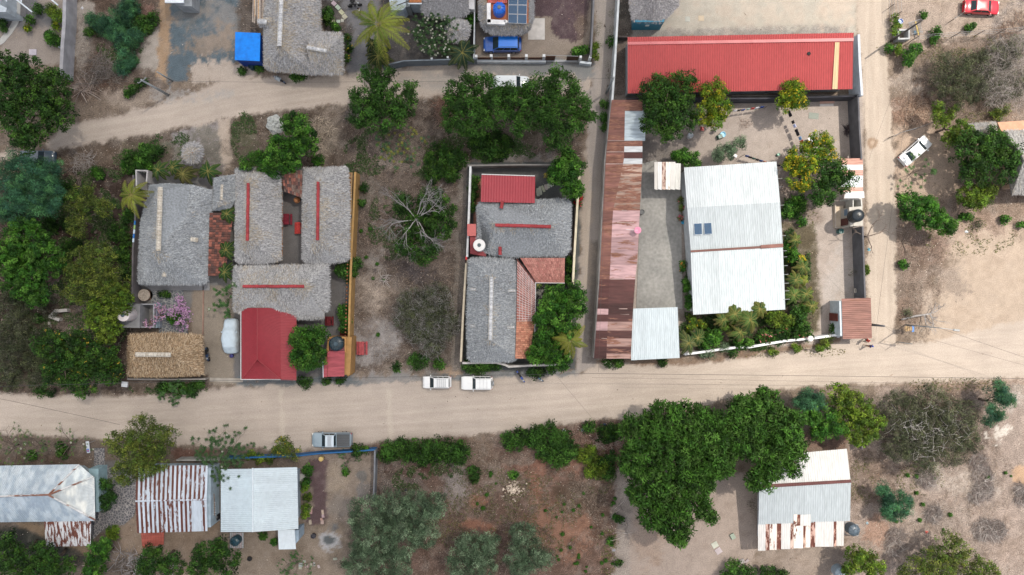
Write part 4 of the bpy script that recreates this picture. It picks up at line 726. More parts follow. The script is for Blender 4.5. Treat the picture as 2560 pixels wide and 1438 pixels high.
 if kind == 'pickup':
  bd = MB(); xb0, xb1 = x1 - .10, -hx + .12; wq = W / 2 * .80; bd.box(((xb0 + xb1) / 2, 0, Hh + .046), (abs(xb0 - xb1), wq * 2, .02), bedc or (.05, .055, .06))
  for i in range(6): bd.box(((xb0 + xb1) / 2, -wq * .7 + i * wq * .28, Hh + .064), (abs(xb0 - xb1) * .94, .05, .015), (.075, .08, .085))
  bd.build("bed_liner", PLASTIC, e, world=False); rl = MB()
  for sy in (-1, 1): rl.tube([(xb0, sy * W / 2 * .90, Hh + .09), (xb1, sy * W / 2 * .90, Hh + .09)], .05, 6, (.05, .06, .07))
  rl.box((xb1, 0, Hh + .09), (.08, W * .86, .09), tuple(c * .8 for c in col)); rl.build("bed_rail", PLASTIC, e, world=False)
 return e
def motorcycle(px, py, ang, label, col=(.02, .05, .12), cover=None, group=None):
 b = P(px, py, .6); e = empty("motorcycle", (b.x, b.y, 0), label, "motorcycle", group, math.radians(ang))
 for x in (.66, -.62):
  t = MB(); t.lathe((x, 0, .31), [(.20, -.05), (.30, -.055), (.32, 0), (.30, .055), (.20, .05)], 18, None, 0, 'y'); o = t.build("wheel", RUBBER, e, world=False); r = MB(); r.lathe((x, 0, .31), [(.03, -.05), (.20, -.03), (.20, .03), (.03, .05)], 10, None, 0, 'y'); r.build("rim", CHROME, o, world=False)
 f = MB(); f.tube([(.66, 0, .31), (.48, 0, .8), (.42, 0, .98)], .035, 6, (.3, .3, .31)); f.tube([(.45, 0, .8), (0, 0, .72), (-.5, 0, .72), (-.62, 0, .31)], .035, 6, (.05, .05, .05)); f.box((.02, 0, .42), (.42, .26, .34), (.10, .10, .11), 0, 0, (.7, .8)); f.build("frame", PAINT, e, world=False)
 f = MB(); f.box((.20, 0, .84), (.50, .30, .24), cover or col, 0, 0, (.6, .55)); f.box((.66, 0, .66), (.36, .14, .05), col); f.box((-.72, 0, .74), (.36, .2, .06), col, 0, 0, (.7, .7)); f.build("fuel_tank", CARPAINT, e, world=False)
 f = MB(); f.box((-.32, 0, .84), (.70, .26, .10), cover or (.02, .02, .022), 0, 0, (.92, .75)); f.build("seat", RUBBER, e, world=False)
 f = MB(); f.tube([(.34, -.38, 1.0), (.44, -.12, 1.04), (.44, .12, 1.04), (.34, .38, 1.0)], .02, 6, (.3, .3, .3)); f.box((.56, 0, .90), (.16, .2, .2), (.4, .42, .44), 0, 0, (.7, .8)); f.build("handlebar", PAINT, e, world=False)
 if cover: f = MB(); f.box((.08, 0, .98), (.75, .55, .22), cover, 0, 0, (.6, .5)); f.build("cover", CLOTH, e, world=False)
 return e
def person(px, py, ang, label, shirt, pants, hat=None, arm=0.2, step=.18, sc=1.0):
 b = P(px, py, .9); e = empty("person", (b.x, b.y, 0), label, "person", None, math.radians(ang))
 def skin(nm, vs, es, rs, mt, parent, root=0):
  me = bpy.data.meshes.new(nm); me.from_pydata([tuple(x * sc for x in v) for v in vs], es, []); o = link(nm, me, mt, parent, False)
  s = o.modifiers.new("skin", 'SKIN'); s.use_smooth_shade = True
  for i, r in enumerate(rs): me.skin_vertices[0].data[i].radius = (r[0] * sc, r[1] * sc) if hasattr(r, '__len__') else (r * sc, r * sc)
  me.skin_vertices[0].data[root].use_root = True; sd = o.modifiers.new("sub", 'SUBSURF'); sd.levels = 1; sd.render_levels = 1; return o
 st = step; ax = arm
 vs = [(0, 0, .95), (0, 0, 1.15), (0, 0, 1.38), (0, 0, 1.50), (.01, 0, 1.60), (.015, 0, 1.70),
   (0, .17, 1.40), (ax * .5, .21, 1.15), (ax * 1.2 + .05, .22, .92), (ax * 1.3 + .07, .22, .84), (0, -.17, 1.40), (-ax * .5, -.21, 1.15), (-ax * .6 + .05, -.22, .92), (-ax * .6 + .07, -.22, .84),
   (st * .3, .09, .90), (st * .9, .10, .50), (st, .10, .09), (st + .15, .11, .04), (-st * .3, -.09, .90), (-st * .6, -.10, .50), (-st, -.10, .09), (-st + .15, -.11, .04)]
 es = [(0, 1), (1, 2), (2, 3), (3, 4), (4, 5), (2, 6), (6, 7), (7, 8), (8, 9), (2, 10), (10, 11), (11, 12), (12, 13), (0, 14), (14, 15), (15, 16), (16, 17), (0, 18), (18, 19), (19, 20), (20, 21)]
 rs = [(.12, .10), (.12, .10), (.14, .11), .055, (.085, .075), .07, .055, .042, .03, .032, .055, .042, .03, .032, .085, .055, .038, .035, .085, .055, .038, .035]
 skin("body", vs, es, rs, SKIN, e)
 sh = skin("shirt", [(0, 0, .93), (0, 0, 1.15), (0, 0, 1.40), (0, .18, 1.41), (ax * .3, .205, 1.22), (0, -.18, 1.41), (-ax * .3, -.205, 1.22)], [(0, 1), (1, 2), (2, 3), (3, 4), (2, 5), (5, 6)], [(.145, .125), (.14, .12), (.165, .13), .075, .06, .075, .06], shirt, e)
 tr = skin("trousers", [(0, 0, .97), (st * .3, .09, .88), (st * .9, .10, .50), (st * .98, .10, .16), (-st * .3, -.09, .88), (-st * .6, -.10, .50), (-st * .98, -.10, .16)], [(0, 1), (1, 2), (2, 3), (0, 4), (4, 5), (5, 6)], [(.14, .12), .105, .075, .06, .105, .075, .06], pants, e)
 hm = MB(); hm.lathe((.0, 0, 1.62 * sc), [(.10 * sc, 0), (.115 * sc, .06), (.105 * sc, .12), (.06 * sc, .165), (.01, .175)], 14, hat); hm.build("hat" if hat else "hair", CLOTH if hat else HAIR, e, True, world=False); return e
def clothmat(nm, c): return mat("cloth_" + nm, c=c, var=.12, vscale=6, rough=.95)
def pole(pts, r0, r1, label, name="utility_pole", cat="pole", col=(.24, .24, .235), arms=None, group=None):
 b = pts[0]; e = empty(name, (b.x, b.y, 0), label, cat, group); m = MB(); k = len(pts); m.tube(pts, [r0 + (r1 - r0) * i / (k - 1) for i in range(k)], 10, col); m.build("shaft", CONCRETE, e)
 for a in (arms or []): q = MB(); q.tube(a, .045, 6, (.3, .31, .32)); q.build("crossarm", STEEL, e)
 return e
def wire(a, b, label, sag=.6, r=.018, group="overhead wires"):
 m = MB(); pts = [a.lerp(b, i / 24) - Vector((0, 0, sag * 4 * (i / 24) * (1 - i / 24))) for i in range(25)]; m.tube(pts, r, 4, (.06, .06, .06)); o = m.build("overhead_wire", PAINT); return tag(o, label, "wire", group)
def simple(name, label, cat, mats=PAINT, group=None):
 m = MB()
 def fin(smooth=False): return tag(m.build(name, mats, None, smooth), label, cat, group)
 return m, fin
def posts_(xy, r, n, c, mt, e, f):
 for x, y in xy: q = MB(); q.tube(f(x, y), r, n, c); q.build("post", mt, e)
# ================================================================== HOUSES, left and centre
EV, RZ = 2.6, 5.4
def thatch_house(name, px, py, label, polys, outline, wallc, cols=GREYT, caps=(), dens=95, h=2.45, cat="house", tan=.10, group=None):
 e = house(name, px, py, label, cat, group); thatch(polys, e, cols, dens, tan=tan); roof_walls(outline, h, e, wallc)
 for a, b, k, r in caps: ridge_cap(a, b, e, k, r)
 return e
# top centre, big ragged roof with a side wing
E = EV
e = thatch_house("thatched_house", 735, 70, "big ragged grey thatched house with a side wing beside the blue shed",
 [[(668, -60, E), (706, -60, RZ), (700, 115, RZ), (661, 168, E), (660, 60, E)], [(661, 168, E), (700, 115, RZ), (792, 186, E), (672, 176, E)],
 [(706, -60, RZ), (800, -60, E), (800, 40, E), (803, 100, E + .2), (792, 186, E), (700, 115, RZ)],
 [(786, 80, 2.9), (856, 84, 2.7), (820, 128, 4.4), (766, 119, 4.5)], [(856, 84, 2.7), (858, 187, 2.6), (820, 128, 4.4)], [(766, 119, 4.5), (820, 128, 4.4), (858, 187, 2.6), (784, 184, 2.7)]],
 [(672, -50), (795, -50), (795, 90), (850, 95), (850, 175), (675, 165)], (.25, .22, .2), GREYT, [((706, -55, RZ), (699, 116, RZ), 'white', .26), ((768, 119, 4.5), (817, 128, 4.5), 'white', .22), ((646, 54, 3.4), (668, 56, 3.9), 'white', .3)], tan=.2)
# small thatched gable over the side door
thatch([[(646, 50, 3.2), (680, 44, 4.2), (680, 58, 4.3), (648, 57, 3.5)], [(648, 57, 3.5), (680, 58, 4.3), (682, 70, 3.9), (650, 66, 3.0)]], e, GREYT, name="side_gable")
# blue shed
e = house("blue_shed", 620, 115, "square bright blue shed with a flat blue roof beside the big thatched house", "shed"); m = MB(); c = (.004, .13, .52); zs = 2.9
pts = [P(588, 80, zs), P(651, 83, zs), P(649, 153, zs), P(587, 150, zs)]; m.prism([(p.x, p.y) for p in pts], zs - .12, zs, (.004, .19, .72)); m.build("roof", mat("blue_roof_paint", (.004, .20, .72), (.006, .15, .58), 1.5, .45, .7, var=.08, vscale=2, rough=.6), e)
m = MB(); q = [p.lerp(sum(pts, Vector()) / 4, .045) for p in pts]; m.prism([(p.x, p.y) for p in q], 0, zs - .125, (.006, .035, .22)); m.build("walls", PAINT, e)
# top left modern house corner and pergola
e = house("white_house", -20, 10, "white house corner cut off by the top left corner of the picture"); m = MB()
pts = [P(-120, -60, 3), P(2, -60, 3), P(0, 12, 3), P(17, 20, 3), P(15, 30, 3), P(-120, 30, 3)]; m.prism([(p.x, p.y) for p in pts], 0, 3, (.42, .47, .52)); m.build("walls", PLASTER, e)
for a, b in (((25, -14, 3.2), (80, 30, 3.0)), ((125, -4, 3.2), (145, 13, 3.0)), ((52, -30, 3.2), (53, 9, 3.0)), ((9, -10, 3.2), (17, 4, 3.0))): m = MB(); m.tube([P(*a), P(*b)], .09, 4, (.62, .68, .74)); m.build("pergola_beam", PLASTER, e)
# concrete tower block at the top
e = house("concrete_water_tower", 450, 5, "grey concrete tower with a white slab roof by the gravel lot", "tower"); m = MB()
pts = [P(414, -50, 2.2), P(480, -50, 2.2), P(480, 16, 2.2), P(440, 14, 2.2)]; m.prism([(p.x, p.y) for p in pts], 0, 2.2, (.27, .29, .31)); m.build("walls", CONCRETE, e); m = MB(); pts = [P(410, -50, 3.2), P(461, -50, 3.2), P(459, 7, 3.2), P(412, 7, 3.2)]; m.prism([(p.x, p.y) for p in pts], 3.0, 3.2, (.6, .65, .70)); m.build("roof_slab", CONCRETE, e)
for a, b in ((420, 0), (452, 0), (452, -30), (420, -30)): m = MB(); m.box((P(a, b, 1).x, P(a, b, 1).y, 2.6), (.15, .15, .85), (.35, .36, .38)); m.build("post", CONCRETE, e)
# lumber frame
e = house("timber_scaffold", 640, 30, "heap of long rough timbers on a pole frame beside the thatched house", "timber stack"); rng = rngn()
for i in range(26):
 x = 632 + rng.uniform(0, 30); m = MB(); a = P(x, -30 + rng.uniform(-5, 10), 2.0 + rng.uniform(0, .3)); b = P(x - rng.uniform(-3, 5), 30 + rng.uniform(0, 32), 2.0 + rng.uniform(0, .3)); cc = [(.33, .28, .24), (.25, .21, .19), (.42, .38, .33), (.46, .30, .18)][rng.integers(0, 4)]
 d = (b - a); m.box(tuple(a.lerp(b, .5)), (d.length, rng.uniform(.07, .2), .06), cc, 0, math.atan2(d.y, d.x)); m.build("plank", WOOD, e)
for a in ((628, 5), (660, 5), (628, 70), (655, 72)): m = MB(); m.tube([P(a[0], a[1], 0), P(a[0], a[1], 2.0)], .07, 6, (.14, .11, .09)); m.build("post", WOOD, e)
for a, b in (((628, 70, 1.9), (655, 66, 1.9)), ((615, 62, 1.6), (640, 78, 1.7)), ((628, 5, 1.9), (660, 5, 1.9)), ((625, 48, 1.9), (650, 60, 1.9))): m = MB(); m.tube([P(*a), P(*b)], .05, 5, (.16, .13, .11)); m.build("crossbeam", WOOD, e)
# stair house at the top
e = house("blue_white_house", 1010, 0, "pale blue house with an outside staircase behind the tall coconut palm"); m = MB()
pts = [P(963, -60, 3), P(1054, -60, 3), P(1054, 8, 3), P(1020, 8, 3), P(1005, 22, 3), P(975, 22, 3)]; m.prism([(p.x, p.y) for p in pts], 0, 2.6, (.36, .42, .47)); m.build("walls", PLASTER, e)
m = MB()
for i in range(12): t = i / 12; p = P(992 + 34 * t, 17 - 12 * t, 1 + 1.9 * t); m.box((p.x, p.y, .5 + 1.1 * t), (.22, 1.25, 1.0 + 2.2 * t), (.16, .18, .19) if i % 2 else (.19, .21, .22))
m.build("stairs", CONCRETE, e); m = MB(); m.tube([P(992, 14, 3.2), P(1024, 2, 3.6)], .06, 5, (.05, .04, .035)); m.build("handrail", PAINT, e)
m = MB(); p = P(1038, 0, 3); m.box((p.x, p.y, 3.02), (1.6, .7, .06), (.30, .12, .05)); m.build("wooden_deck", WOOD, e); m = MB(); m.tube([P(1020, 9, 3), P(1055, 9, 3)], .09, 4, (.62, .7, .76)); m.build("parapet", PLASTER, e)
m = MB(); pts = [P(995, 22, .2), P(1025, 12, 1), P(1033, 30, .2)]; m.prism([(p.x, p.y) for p in pts], 0, 1.2, (.36, .42, .47)); m.build("stair_wall", PLASTER, e)
thatch_house("thatched_house", 1113, -10, "grey thatched house above the flowering white frangipani", [[(1056, -90, 2.6), (1113, -40, 4.8), (1060, 38, E), (1054, 25, E)], [(1113, -40, 4.8), (1119, -40, 4.8), (1168, 38, E), (1115, 46, E), (1060, 38, E)], [(1119, -40, 4.8), (1170, -90, E), (1172, 28, E), (1168, 38, E)]],
 [(1062, -80), (1164, -80), (1164, 32), (1062, 32)], (.12, .11, .11), [(.27, .27, .28), (.20, .20, .21), (.33, .33, .34)], tan=-.15)
m, fin = simple("white_slab_roof", "small white slab beside the grey thatch above the round palm parasol", "slab roof", CONCRETE); pts = [P(1170, -50, 2.6), P(1186, -50, 2.6), P(1186, 24, 2.6), P(1171, 22, 2.6)]; m.prism([(p.x, p.y) for p in pts], 0, 2.6, (.45, .45, .46)); fin()
def parasol(px, py, rp, label, z=2.6, zt=3.4, cols=GREYT):
 n = 14; c = (px, py, zt); ring = [(px + rp * math.cos(2 * math.pi * i / n) * (1 + .04 * math.sin(i * 5)), py + rp * math.sin(2 * math.pi * i / n), z - .3) for i in range(n)]; b = P(px, py, zt); e = empty("palm_parasol", (b.x, b.y, 0), label, "parasol", "round palm thatch parasols")
 thatch([[ring[i], ring[(i + 1) % n], c] for i in range(n)], e, cols, 150, .1, 0, name="thatch_cap", length=.45); m = MB(); m.tube([(b.x, b.y, 0), (b.x, b.y, zt + .1)], .08, 8, (.3, .2, .15)); m.build("post", WOOD, e)
parasol(1145, 76, 30, "round grey palm thatch parasol beside the white driveway wall"); parasol(481, 382, 26, "round grey palm thatch parasol standing alone on the pale plot")
# rounded thatch with tank and solar panels
e = house("thatched_house", 1265, 20, "rounded thatched house with a tank terrace and solar panels on top"); I = [(1218, -70), (1322, -70), (1322, 60), (1216, 57)]; zi = 3.7
skirt = [[(1216, -70, zi), (1216, 57, zi), (1199, 50, E), (1197, -70, E)], [(1216, 57, zi), (1205, 68, E), (1199, 50, E)], [(1216, 57, zi), (1262, 58, zi), (1232, 85, E), (1212, 76, E), (1205, 68, E)], [(1262, 58, zi), (1322, 60, zi), (1308, 85, E), (1270, 87, E), (1232, 85, E)], [(1322, 60, zi), (1326, 72, E), (1318, 80, E), (1308, 85, E)], [(1322, 60, zi), (1322, -70, zi), (1334, -70, E), (1335, 45, E), (1326, 72, E)]]
thatch(skirt, e, [(.33, .33, .34), (.27, .27, .28), (.40, .40, .41), (.22, .22, .225)], 110, tan=.08); roof_walls([(1205, -70), (1328, -70), (1325, 70), (1212, 68)], 2.5, e, (.3, .27, .24))
m = MB(); pts = [P(a, b, zi) for a, b in I]; m.prism([(p.x, p.y) for p in pts], 2.5, zi - .02, (.36, .13, .065)); m.build("terrace", PLASTER, e)
m = MB()
for a, b, w_ in (((1222, 8), (1222, 52), .5), ((1218, 54), (1258, 56), .55), ((1261, 52), (1266, 54), .3)): m.wall([P(a[0], a[1], 4), P(b[0], b[1], 4)], .45, w_, zi - .1, (.68, .68, .68))
m.build("parapet", PLASTER, e); m = MB()
tiles(m, (1220, -40, 4.0), (1268, -40, 4.0), (1268, 8, 3.85), (1220, 8, 3.85), [(.40, .09, .08), (.46, .12, .10)]); m.build("tiled_roof", TILE, e)
tank(1248, 18, 3.7, .78, 1.5, (.01, .11, .52), (.12, .13, .14), "bright blue water tank on the terrace beside the large solar array")
def solar(c4, z, nx, ny, label, tilt=0, group=None):
 ps = [P(p[0], p[1], z) for p in c4]; c = sum(ps, Vector()) / 4; e = empty("solar_array", (c.x, c.y, z - .1), label, "solar panel", group); f = lambda u, v: (ps[0] * (1 - u) + ps[1] * u) * (1 - v) + (ps[3] * (1 - u) + ps[2] * u) * v
 for i in range(nx):
  for j in range(ny):
   a, b, d, g = f((i + .02) / nx, (j + .02) / ny), f((i + .98) / nx, (j + .02) / ny), f((i + .98) / nx, (j + .98) / ny), f((i + .02) / nx, (j + .98) / ny); fr = MB(); fr.prism([(q.x, q.y) for q in (a, b, d, g)], z - .03, z, (.62, .66, .7)); fo = fr.build("panel_frame", PAINT, e)
   cc = (a + b + d + g) / 4; cl = MB(); cl.prism([(q.x, q.y) for q in [cc + (x - cc) * .955 for x in (a, b, d, g)]], z - .01, z + .006); cl.build("cells", SOLAR, fo)
 return e
solar([(1271, -34), (1319, -34), (1317, 60), (1270, 58)], 4.15, 2, 4, "large dark blue solar array on the rounded thatched house")
# ---------- left cluster
thatch_house("thatched_house", 440, 590, "large blue grey thatched house with a white ridge and two small roof vents",
 [[(374, 462, E), (408, 459, E + .3), (397, 476, RZ), (392, 630, RZ), (345, 706, E), (352, 560, E)], [(345, 706, E), (392, 630, RZ), (518, 706, E), (500, 711, E), (352, 710, E)], [(397, 476, RZ), (410, 459, E + .3), (476, 462, E), (530, 476, E), (522, 600, E), (518, 706, E), (392, 630, RZ)]],
 [(365, 470), (520, 480), (510, 700), (352, 700)], (.3, .28, .26), BLUET, [((402, 468, RZ), (397, 628, RZ), 'straw', .28), ((478, 598, 3.9), (496, 601, 3.6), 'straw', .25), ((412, 666, 3.7), (411, 692, 3.3), 'straw', .25)], tan=-.15)
thatch_house("thatched_hut", 562, 480, "small low grey thatched hut squeezed between the blue grey house and the next thatch", [[(537, 445, E), (556, 440, 3.7), (553, 515, 3.7), (533, 527, E)], [(556, 440, 3.7), (590, 436, E), (588, 500, E), (553, 515, 3.7)], [(533, 527, E), (553, 515, 3.7), (588, 500, E), (575, 527, E)]],
 [(540, 450), (585, 445), (582, 510), (540, 518)], (.3, .28, .26), BLUET, [((556, 462, 3.75), (554, 500, 3.7), 'straw', .14)], tan=-.15)
DT = [(.16, .065, .05), (.11, .05, .04), (.24, .09, .065), (.08, .045, .04)]
e = house("tiled_lean_to", 548, 610, "long dark red clay tile lean-to along the blue grey thatched house", "lean-to roof"); m = MB(); tiles(m, (524, 532, 2.9), (520, 690, 2.9), (562, 690, 2.3), (584, 532, 2.3), DT, .3, .4); m.build("tiled_roof", TILE, e); posts_(((575, 540), (568, 610), (558, 684)), .07, 6, (.15, .1, .07), WOOD, e, lambda x, y: [P(x, y, 0), P(x, y, 2.3)])
for (x0, x1, y0, y1, rx, ry0, ry1, lab) in ((588, 704, 419, 658, 621, 458, 601, "long grey thatched house, left of the pair around the narrow courtyard"), (756, 874, 418, 657, 796, 455, 600, "long grey thatched house, right of the pair around the narrow courtyard")):
 dx = 4 if x0 > 700 else 0
 thatch_house("thatched_house", (x0 + x1) / 2, 540, lab, [[(x0 + 2, y0 + 3, E), (x1 - 6, y0, E), (rx, ry0, RZ)], [(x0 + 2, y0 + 3, E), (rx, ry0, RZ), (rx - 1, ry1, RZ), (x0, y1 - 6, E)], [(x0, y1 - 6, E), (rx - 1, ry1, RZ), (x1 - 3, y1 - 6, E), (x1 - 50, y1 + 2, E), (x0 + 8, y1, E)], [(x1 - 6, y0, E), (x1 - 1, y0 + 60, E), (x1 - 2, y1 - 6, E), (rx - 1, ry1, RZ), (rx, ry0, RZ)]],
  [(x0 + 6, y0 + 8), (x1 - 8, y0 + 8), (x1 - 8, y1 - 8), (x0 + 8, y1 - 8)], (.36, .16, .06), [(.45, .45, .45), (.35, .35, .35), (.54, .535, .53), (.25, .25, .25)], [((rx, ry0, RZ + .02), (rx - 2, ry1, RZ + .02), 'red', .20)], tan=.14)
thatch_house("thatched_house", 700, 730, "wide grey thatched house with a horizontal red ridge, above the red metal roof",
 [[(584, 667, E), (822, 661, E), (762, 716, RZ - .3), (607, 716, RZ - .3)], [(584, 667, E), (607, 716, RZ - .3), (583, 778, E)], [(822, 661, E), (823, 775, E), (812, 782, E), (762, 716, RZ - .3)], [(607, 716, RZ - .3), (762, 716, RZ - .3), (812, 782, E), (811, 797, 2.35), (684, 800, 2.35), (656, 777, E), (583, 778, E)]],
 [(592, 675), (815, 670), (806, 785), (690, 788), (592, 770)], (.36, .16, .06), [(.44, .44, .44), (.34, .34, .34), (.52, .515, .51), (.24, .24, .24)], [((608, 716, RZ - .25), (760, 716, RZ - .25), 'red', .20)], tan=.14)
e = house("tiled_roof_porch", 730, 460, "dark mossy clay tile roof between the two long thatched houses", "porch"); m = MB(); MT = [(.20, .085, .065), (.13, .065, .055), (.27, .11, .08), (.08, .05, .048), (.17, .12, .10)]
tiles(m, (703, 428, 3.0), (756, 426, 3.0), (755, 494, 2.4), (710, 478, 2.4), MT, .27, .36); m.build("tiled_roof", TILE, e); m = MB(); b = P(741, 500, 1.2); m.lathe((b.x, b.y, .3), [(.1, 0), (.32, .3), (.42, .7), (.3, 1.1), (.06, 1.3)], 16, (.36, .16, .07)); m.build("clay_chimney", PLASTER, e); posts_(((712, 474), (752, 488)), .08, 6, (.3, .15, .08), WOOD, e, lambda x, y: [P(x, y, 0), P(x, y, 2.3)])
RM = (.25, .024, .034, -.5)
e = house("red_roofed_house", 670, 865, "house with a crimson metal hipped roof beside the covered car"); m = MB(); za, zb_ = 3.6, 2.7
corr(m, (643, 770, za), (643, 898, za), (604, 948, zb_), (604, 770, zb_), .2, .02, RM); corr(m, (643, 898, za), (643, 898, za), (702, 948, zb_), (604, 948, zb_), .2, .02, RM); corr(m, (643, 770, za), (643, 898, za), (702, 948, zb_), (702, 770, zb_), .2, .02, RM)
corr(m, (702, 770, zb_ + .02), (702, 950, zb_ + .02), (741, 951, zb_ - .25), (741, 770, zb_ - .25), .2, .02, (.27, .035, .044, -.4)); m.build("metal_roof", SHEET, e)
m = MB(); [m.tube([P(*a), P(*b)], .05, 5, (.29, .04, .048, -.5)) for a, b in (((643, 770, za + .03), (643, 898, za + .03)), ((643, 898, za + .03), (604, 948, zb_ + .03)), ((643, 898, za + .03), (702, 948, zb_ + .03)))]; m.build("ridge_cap", SHEET, e)
m = MB(); m.tube([P(602, 775, zb_), P(602, 949, zb_)], .05, 4, (.7, .7, .7)); m.tube([P(602, 949, zb_), P(702, 949, zb_)], .05, 4, (.7, .7, .7)); m.build("gutter", PAINT, e); roof_walls([(608, 778), (735, 778), (735, 942), (608, 942)], 2.4, e, (.42, .2, .08))
OCHW = (.35, .20, .075)
e = house("tank_annex", 840, 893, "ochre walled annex with a small faded red sheet roof beside the round citrus tree", "annex"); m = MB(); pts = [P(818, 843, 2.9), P(878, 843, 2.9), P(874, 938, 2.9), P(808, 938, 2.9)]; m.prism([(p.x, p.y) for p in pts], 0, 2.62, OCHW); m.build("walls", PLASTER, e)
m = MB(); m.prism([(p.x, p.y) for p in (P(822, 847, 2.7), P(862, 847, 2.7), P(862, 880, 2.7), P(820, 880, 2.7))], 2.6, 2.66, (.27, .10, .12)); m.build("tank_slab", CONCRETE, e); m = MB(); m.wall([P(820, 880, 2.9), P(821, 845, 2.9), P(863, 845, 2.9), P(863, 880, 2.9)], .3, .14, 2.61, (.50, .27, .10)); m.build("parapet", PLASTER, e)
m = MB(); corr(m, (818, 878, 3.05), (819, 942, 2.95), (861, 941, 2.95), (862, 878, 3.05), .18, .018, (.33, .07, .085, -.2)); m.build("metal_roof", SHEETX, e)
m = MB(); corr(m, (812, 900, 3.0), (808, 943, 2.9), (818, 943, 2.96), (818, 900, 3.02), .18, .018, (.33, .07, .085, -.2)); m.tube([P(807, 900, 2.9), P(808, 944, 2.9)], .05, 5, (.6, .62, .68)); m.build("roof_extension", SHEETX, e)
tank(839, 860, 2.66, .92, 1.2, (.014, .03, .04), (.04, .07, .09), "black water tank on the ochre annex beside the round citrus tree", ribs=5)
# tan palapa
thatch_house("palapa", 412, 888, "open shelter with fresh golden brown thatch beside the dirt road", [[(322, 838, 2.6), (420, 833, 2.6), (505, 838, 2.6), (430, 886, 4.6), (336, 884, 4.6)], [(322, 838, 2.6), (336, 884, 4.6), (318, 940, 2.5)], [(505, 838, 2.6), (507, 937, 2.5), (430, 886, 4.6)], [(318, 940, 2.5), (336, 884, 4.6), (430, 886, 4.6), (507, 937, 2.5), (400, 942, 2.5)]],
 [(330, 846), (498, 846), (498, 930), (330, 930)], (.13, .10, .08), TANT, [((339, 886, 4.65), (428, 887, 4.65), 'straw', .24)], cat="shelter", tan=-.15)
# white tank terrace left
e = house("concrete_tank_room", 345, 790, "small grey concrete room with a low walled terrace carrying the white tank", "room"); m = MB(); pts = [P(295, 758, 2.3), P(350, 760, 2.3), P(349, 820, 2.3), P(293, 819, 2.3)]; m.prism([(p.x, p.y) for p in pts], 0, 2.3, (.22, .22, .225)); m.build("walls", CONCRETE, e)
m = MB(); m.wall([P(350, 761, 2), P(383, 761, 2), P(383, 818, 2), P(350, 818, 2)], 1.9, .16, 0, (.25, .255, .27)); m.prism([(p.x, p.y) for p in (P(384, 758, 1.4), P(392, 758, 1.4), P(392, 820, 1.4), P(384, 820, 1.4))], 0, 1.4, (.28, .36, .42)); m.prism([(p.x, p.y) for p in (P(393, 770, .8), P(399, 770, .8), P(399, 820, .8), P(393, 820, .8))], 0, .8, (.24, .27, .32)); m.build("terrace_wall", CONCRETE, e)
tank(307, 788, 2.3, .82, 1.9, (.58, .53, .52), (.05, .08, .10), "white water tank with a dark lid on the grey concrete room", ribs=0, band=0)
m, fin = simple("white_pipe_frame", "white pipes leaning up from the white tank's lid", "pipe", PAINT); m.tube([P(282, 756, 4.6), P(302, 786, 4.3)], .06, 5, (.7, .75, .72)); m.tube([P(282, 756, 4.6), P(304, 765, 2.6)], .035, 5, (.2, .35, .25)); fin()
m, fin = simple("cable_drum_table", "round wooden cable drum table top standing on the stone patio", "table", WOOD); b = P(361, 738, .8)
m.lathe((b.x, b.y, 0), [(.72, 0), (.72, .07)], 24, (.16, .09, .06)); m.lathe((b.x, b.y, .07), [(.35, 0), (.35, .78)], 16, (.2, .12, .08)); m.lathe((b.x, b.y, .85), [(.78, 0), (.78, .08)], 26, (.36, .31, .26)); fin()
# ---------- central plot
thatch_house("thatched_house", 1310, 570, "wide slate grey thatched house with a horizontal red ridge in the middle of the picture",
 [[(1198, 504, E), (1300, 506, E), (1420, 497, E), (1376, 567, RZ), (1238, 562, RZ)], [(1198, 504, E), (1238, 562, RZ), (1222, 636, E), (1212, 630, E), (1203, 610, E), (1193, 600, E), (1193, 520, E)], [(1420, 497, E), (1427, 508, E), (1424, 625, E), (1412, 641, E), (1376, 567, RZ)], [(1238, 562, RZ), (1376, 567, RZ), (1412, 641, E), (1280, 643, E), (1222, 636, E)]],
 [(1205, 512), (1415, 506), (1415, 632), (1228, 632)], (.4, .18, .13), BLUET, [((1238, 563, RZ + .03), (1376, 567, RZ + .03), 'red', .22), ((1256, 504, 3.3), (1253, 521, 3.7), 'red', .22), ((1250, 617, 3.6), (1250, 637, 3.2), 'red', .22)], tan=-.15)
thatch_house("thatched_house", 1230, 775, "long slate grey thatched house with a vertical white ridge and four small roof vents",
 [[(1173, 647, E), (1230, 645, E), (1287, 650, E), (1229, 696, RZ)], [(1173, 647, E), (1229, 696, RZ), (1226, 850, RZ), (1170, 898, E), (1168, 780, E)], [(1170, 898, E), (1226, 850, RZ), (1292, 898, E), (1280, 904, E), (1180, 904, E)], [(1287, 650, E), (1296, 690, E), (1294, 780, E), (1292, 898, E), (1226, 850, RZ), (1229, 696, RZ)]],
 [(1178, 655), (1288, 655), (1285, 895), (1176, 895)], (.4, .3, .2), BLUET, [((1229, 693, RZ + .03), (1226, 850, RZ + .03), 'white', .22), ((1174, 723, 3.2), (1190, 724, 3.7), 'white', .12), ((1271, 727, 3.7), (1288, 727, 3.2), 'white', .12), ((1175, 815, 3.2), (1188, 815, 3.7), 'white', .12), ((1268, 818, 3.7), (1286, 818, 3.2), 'white', .12)], tan=-.15)
e = house("red_roofed_annex", 1270, 470, "annex with a bright red corrugated lean-to roof above the central thatched house", "annex"); m = MB(); corr(m, (1204, 437, 2.9), (1338, 441, 2.9), (1337, 508, 3.3), (1202, 505, 3.3), .34, .035, (.31, .035, .048, -.5)); m.build("metal_roof", SHEET, e)
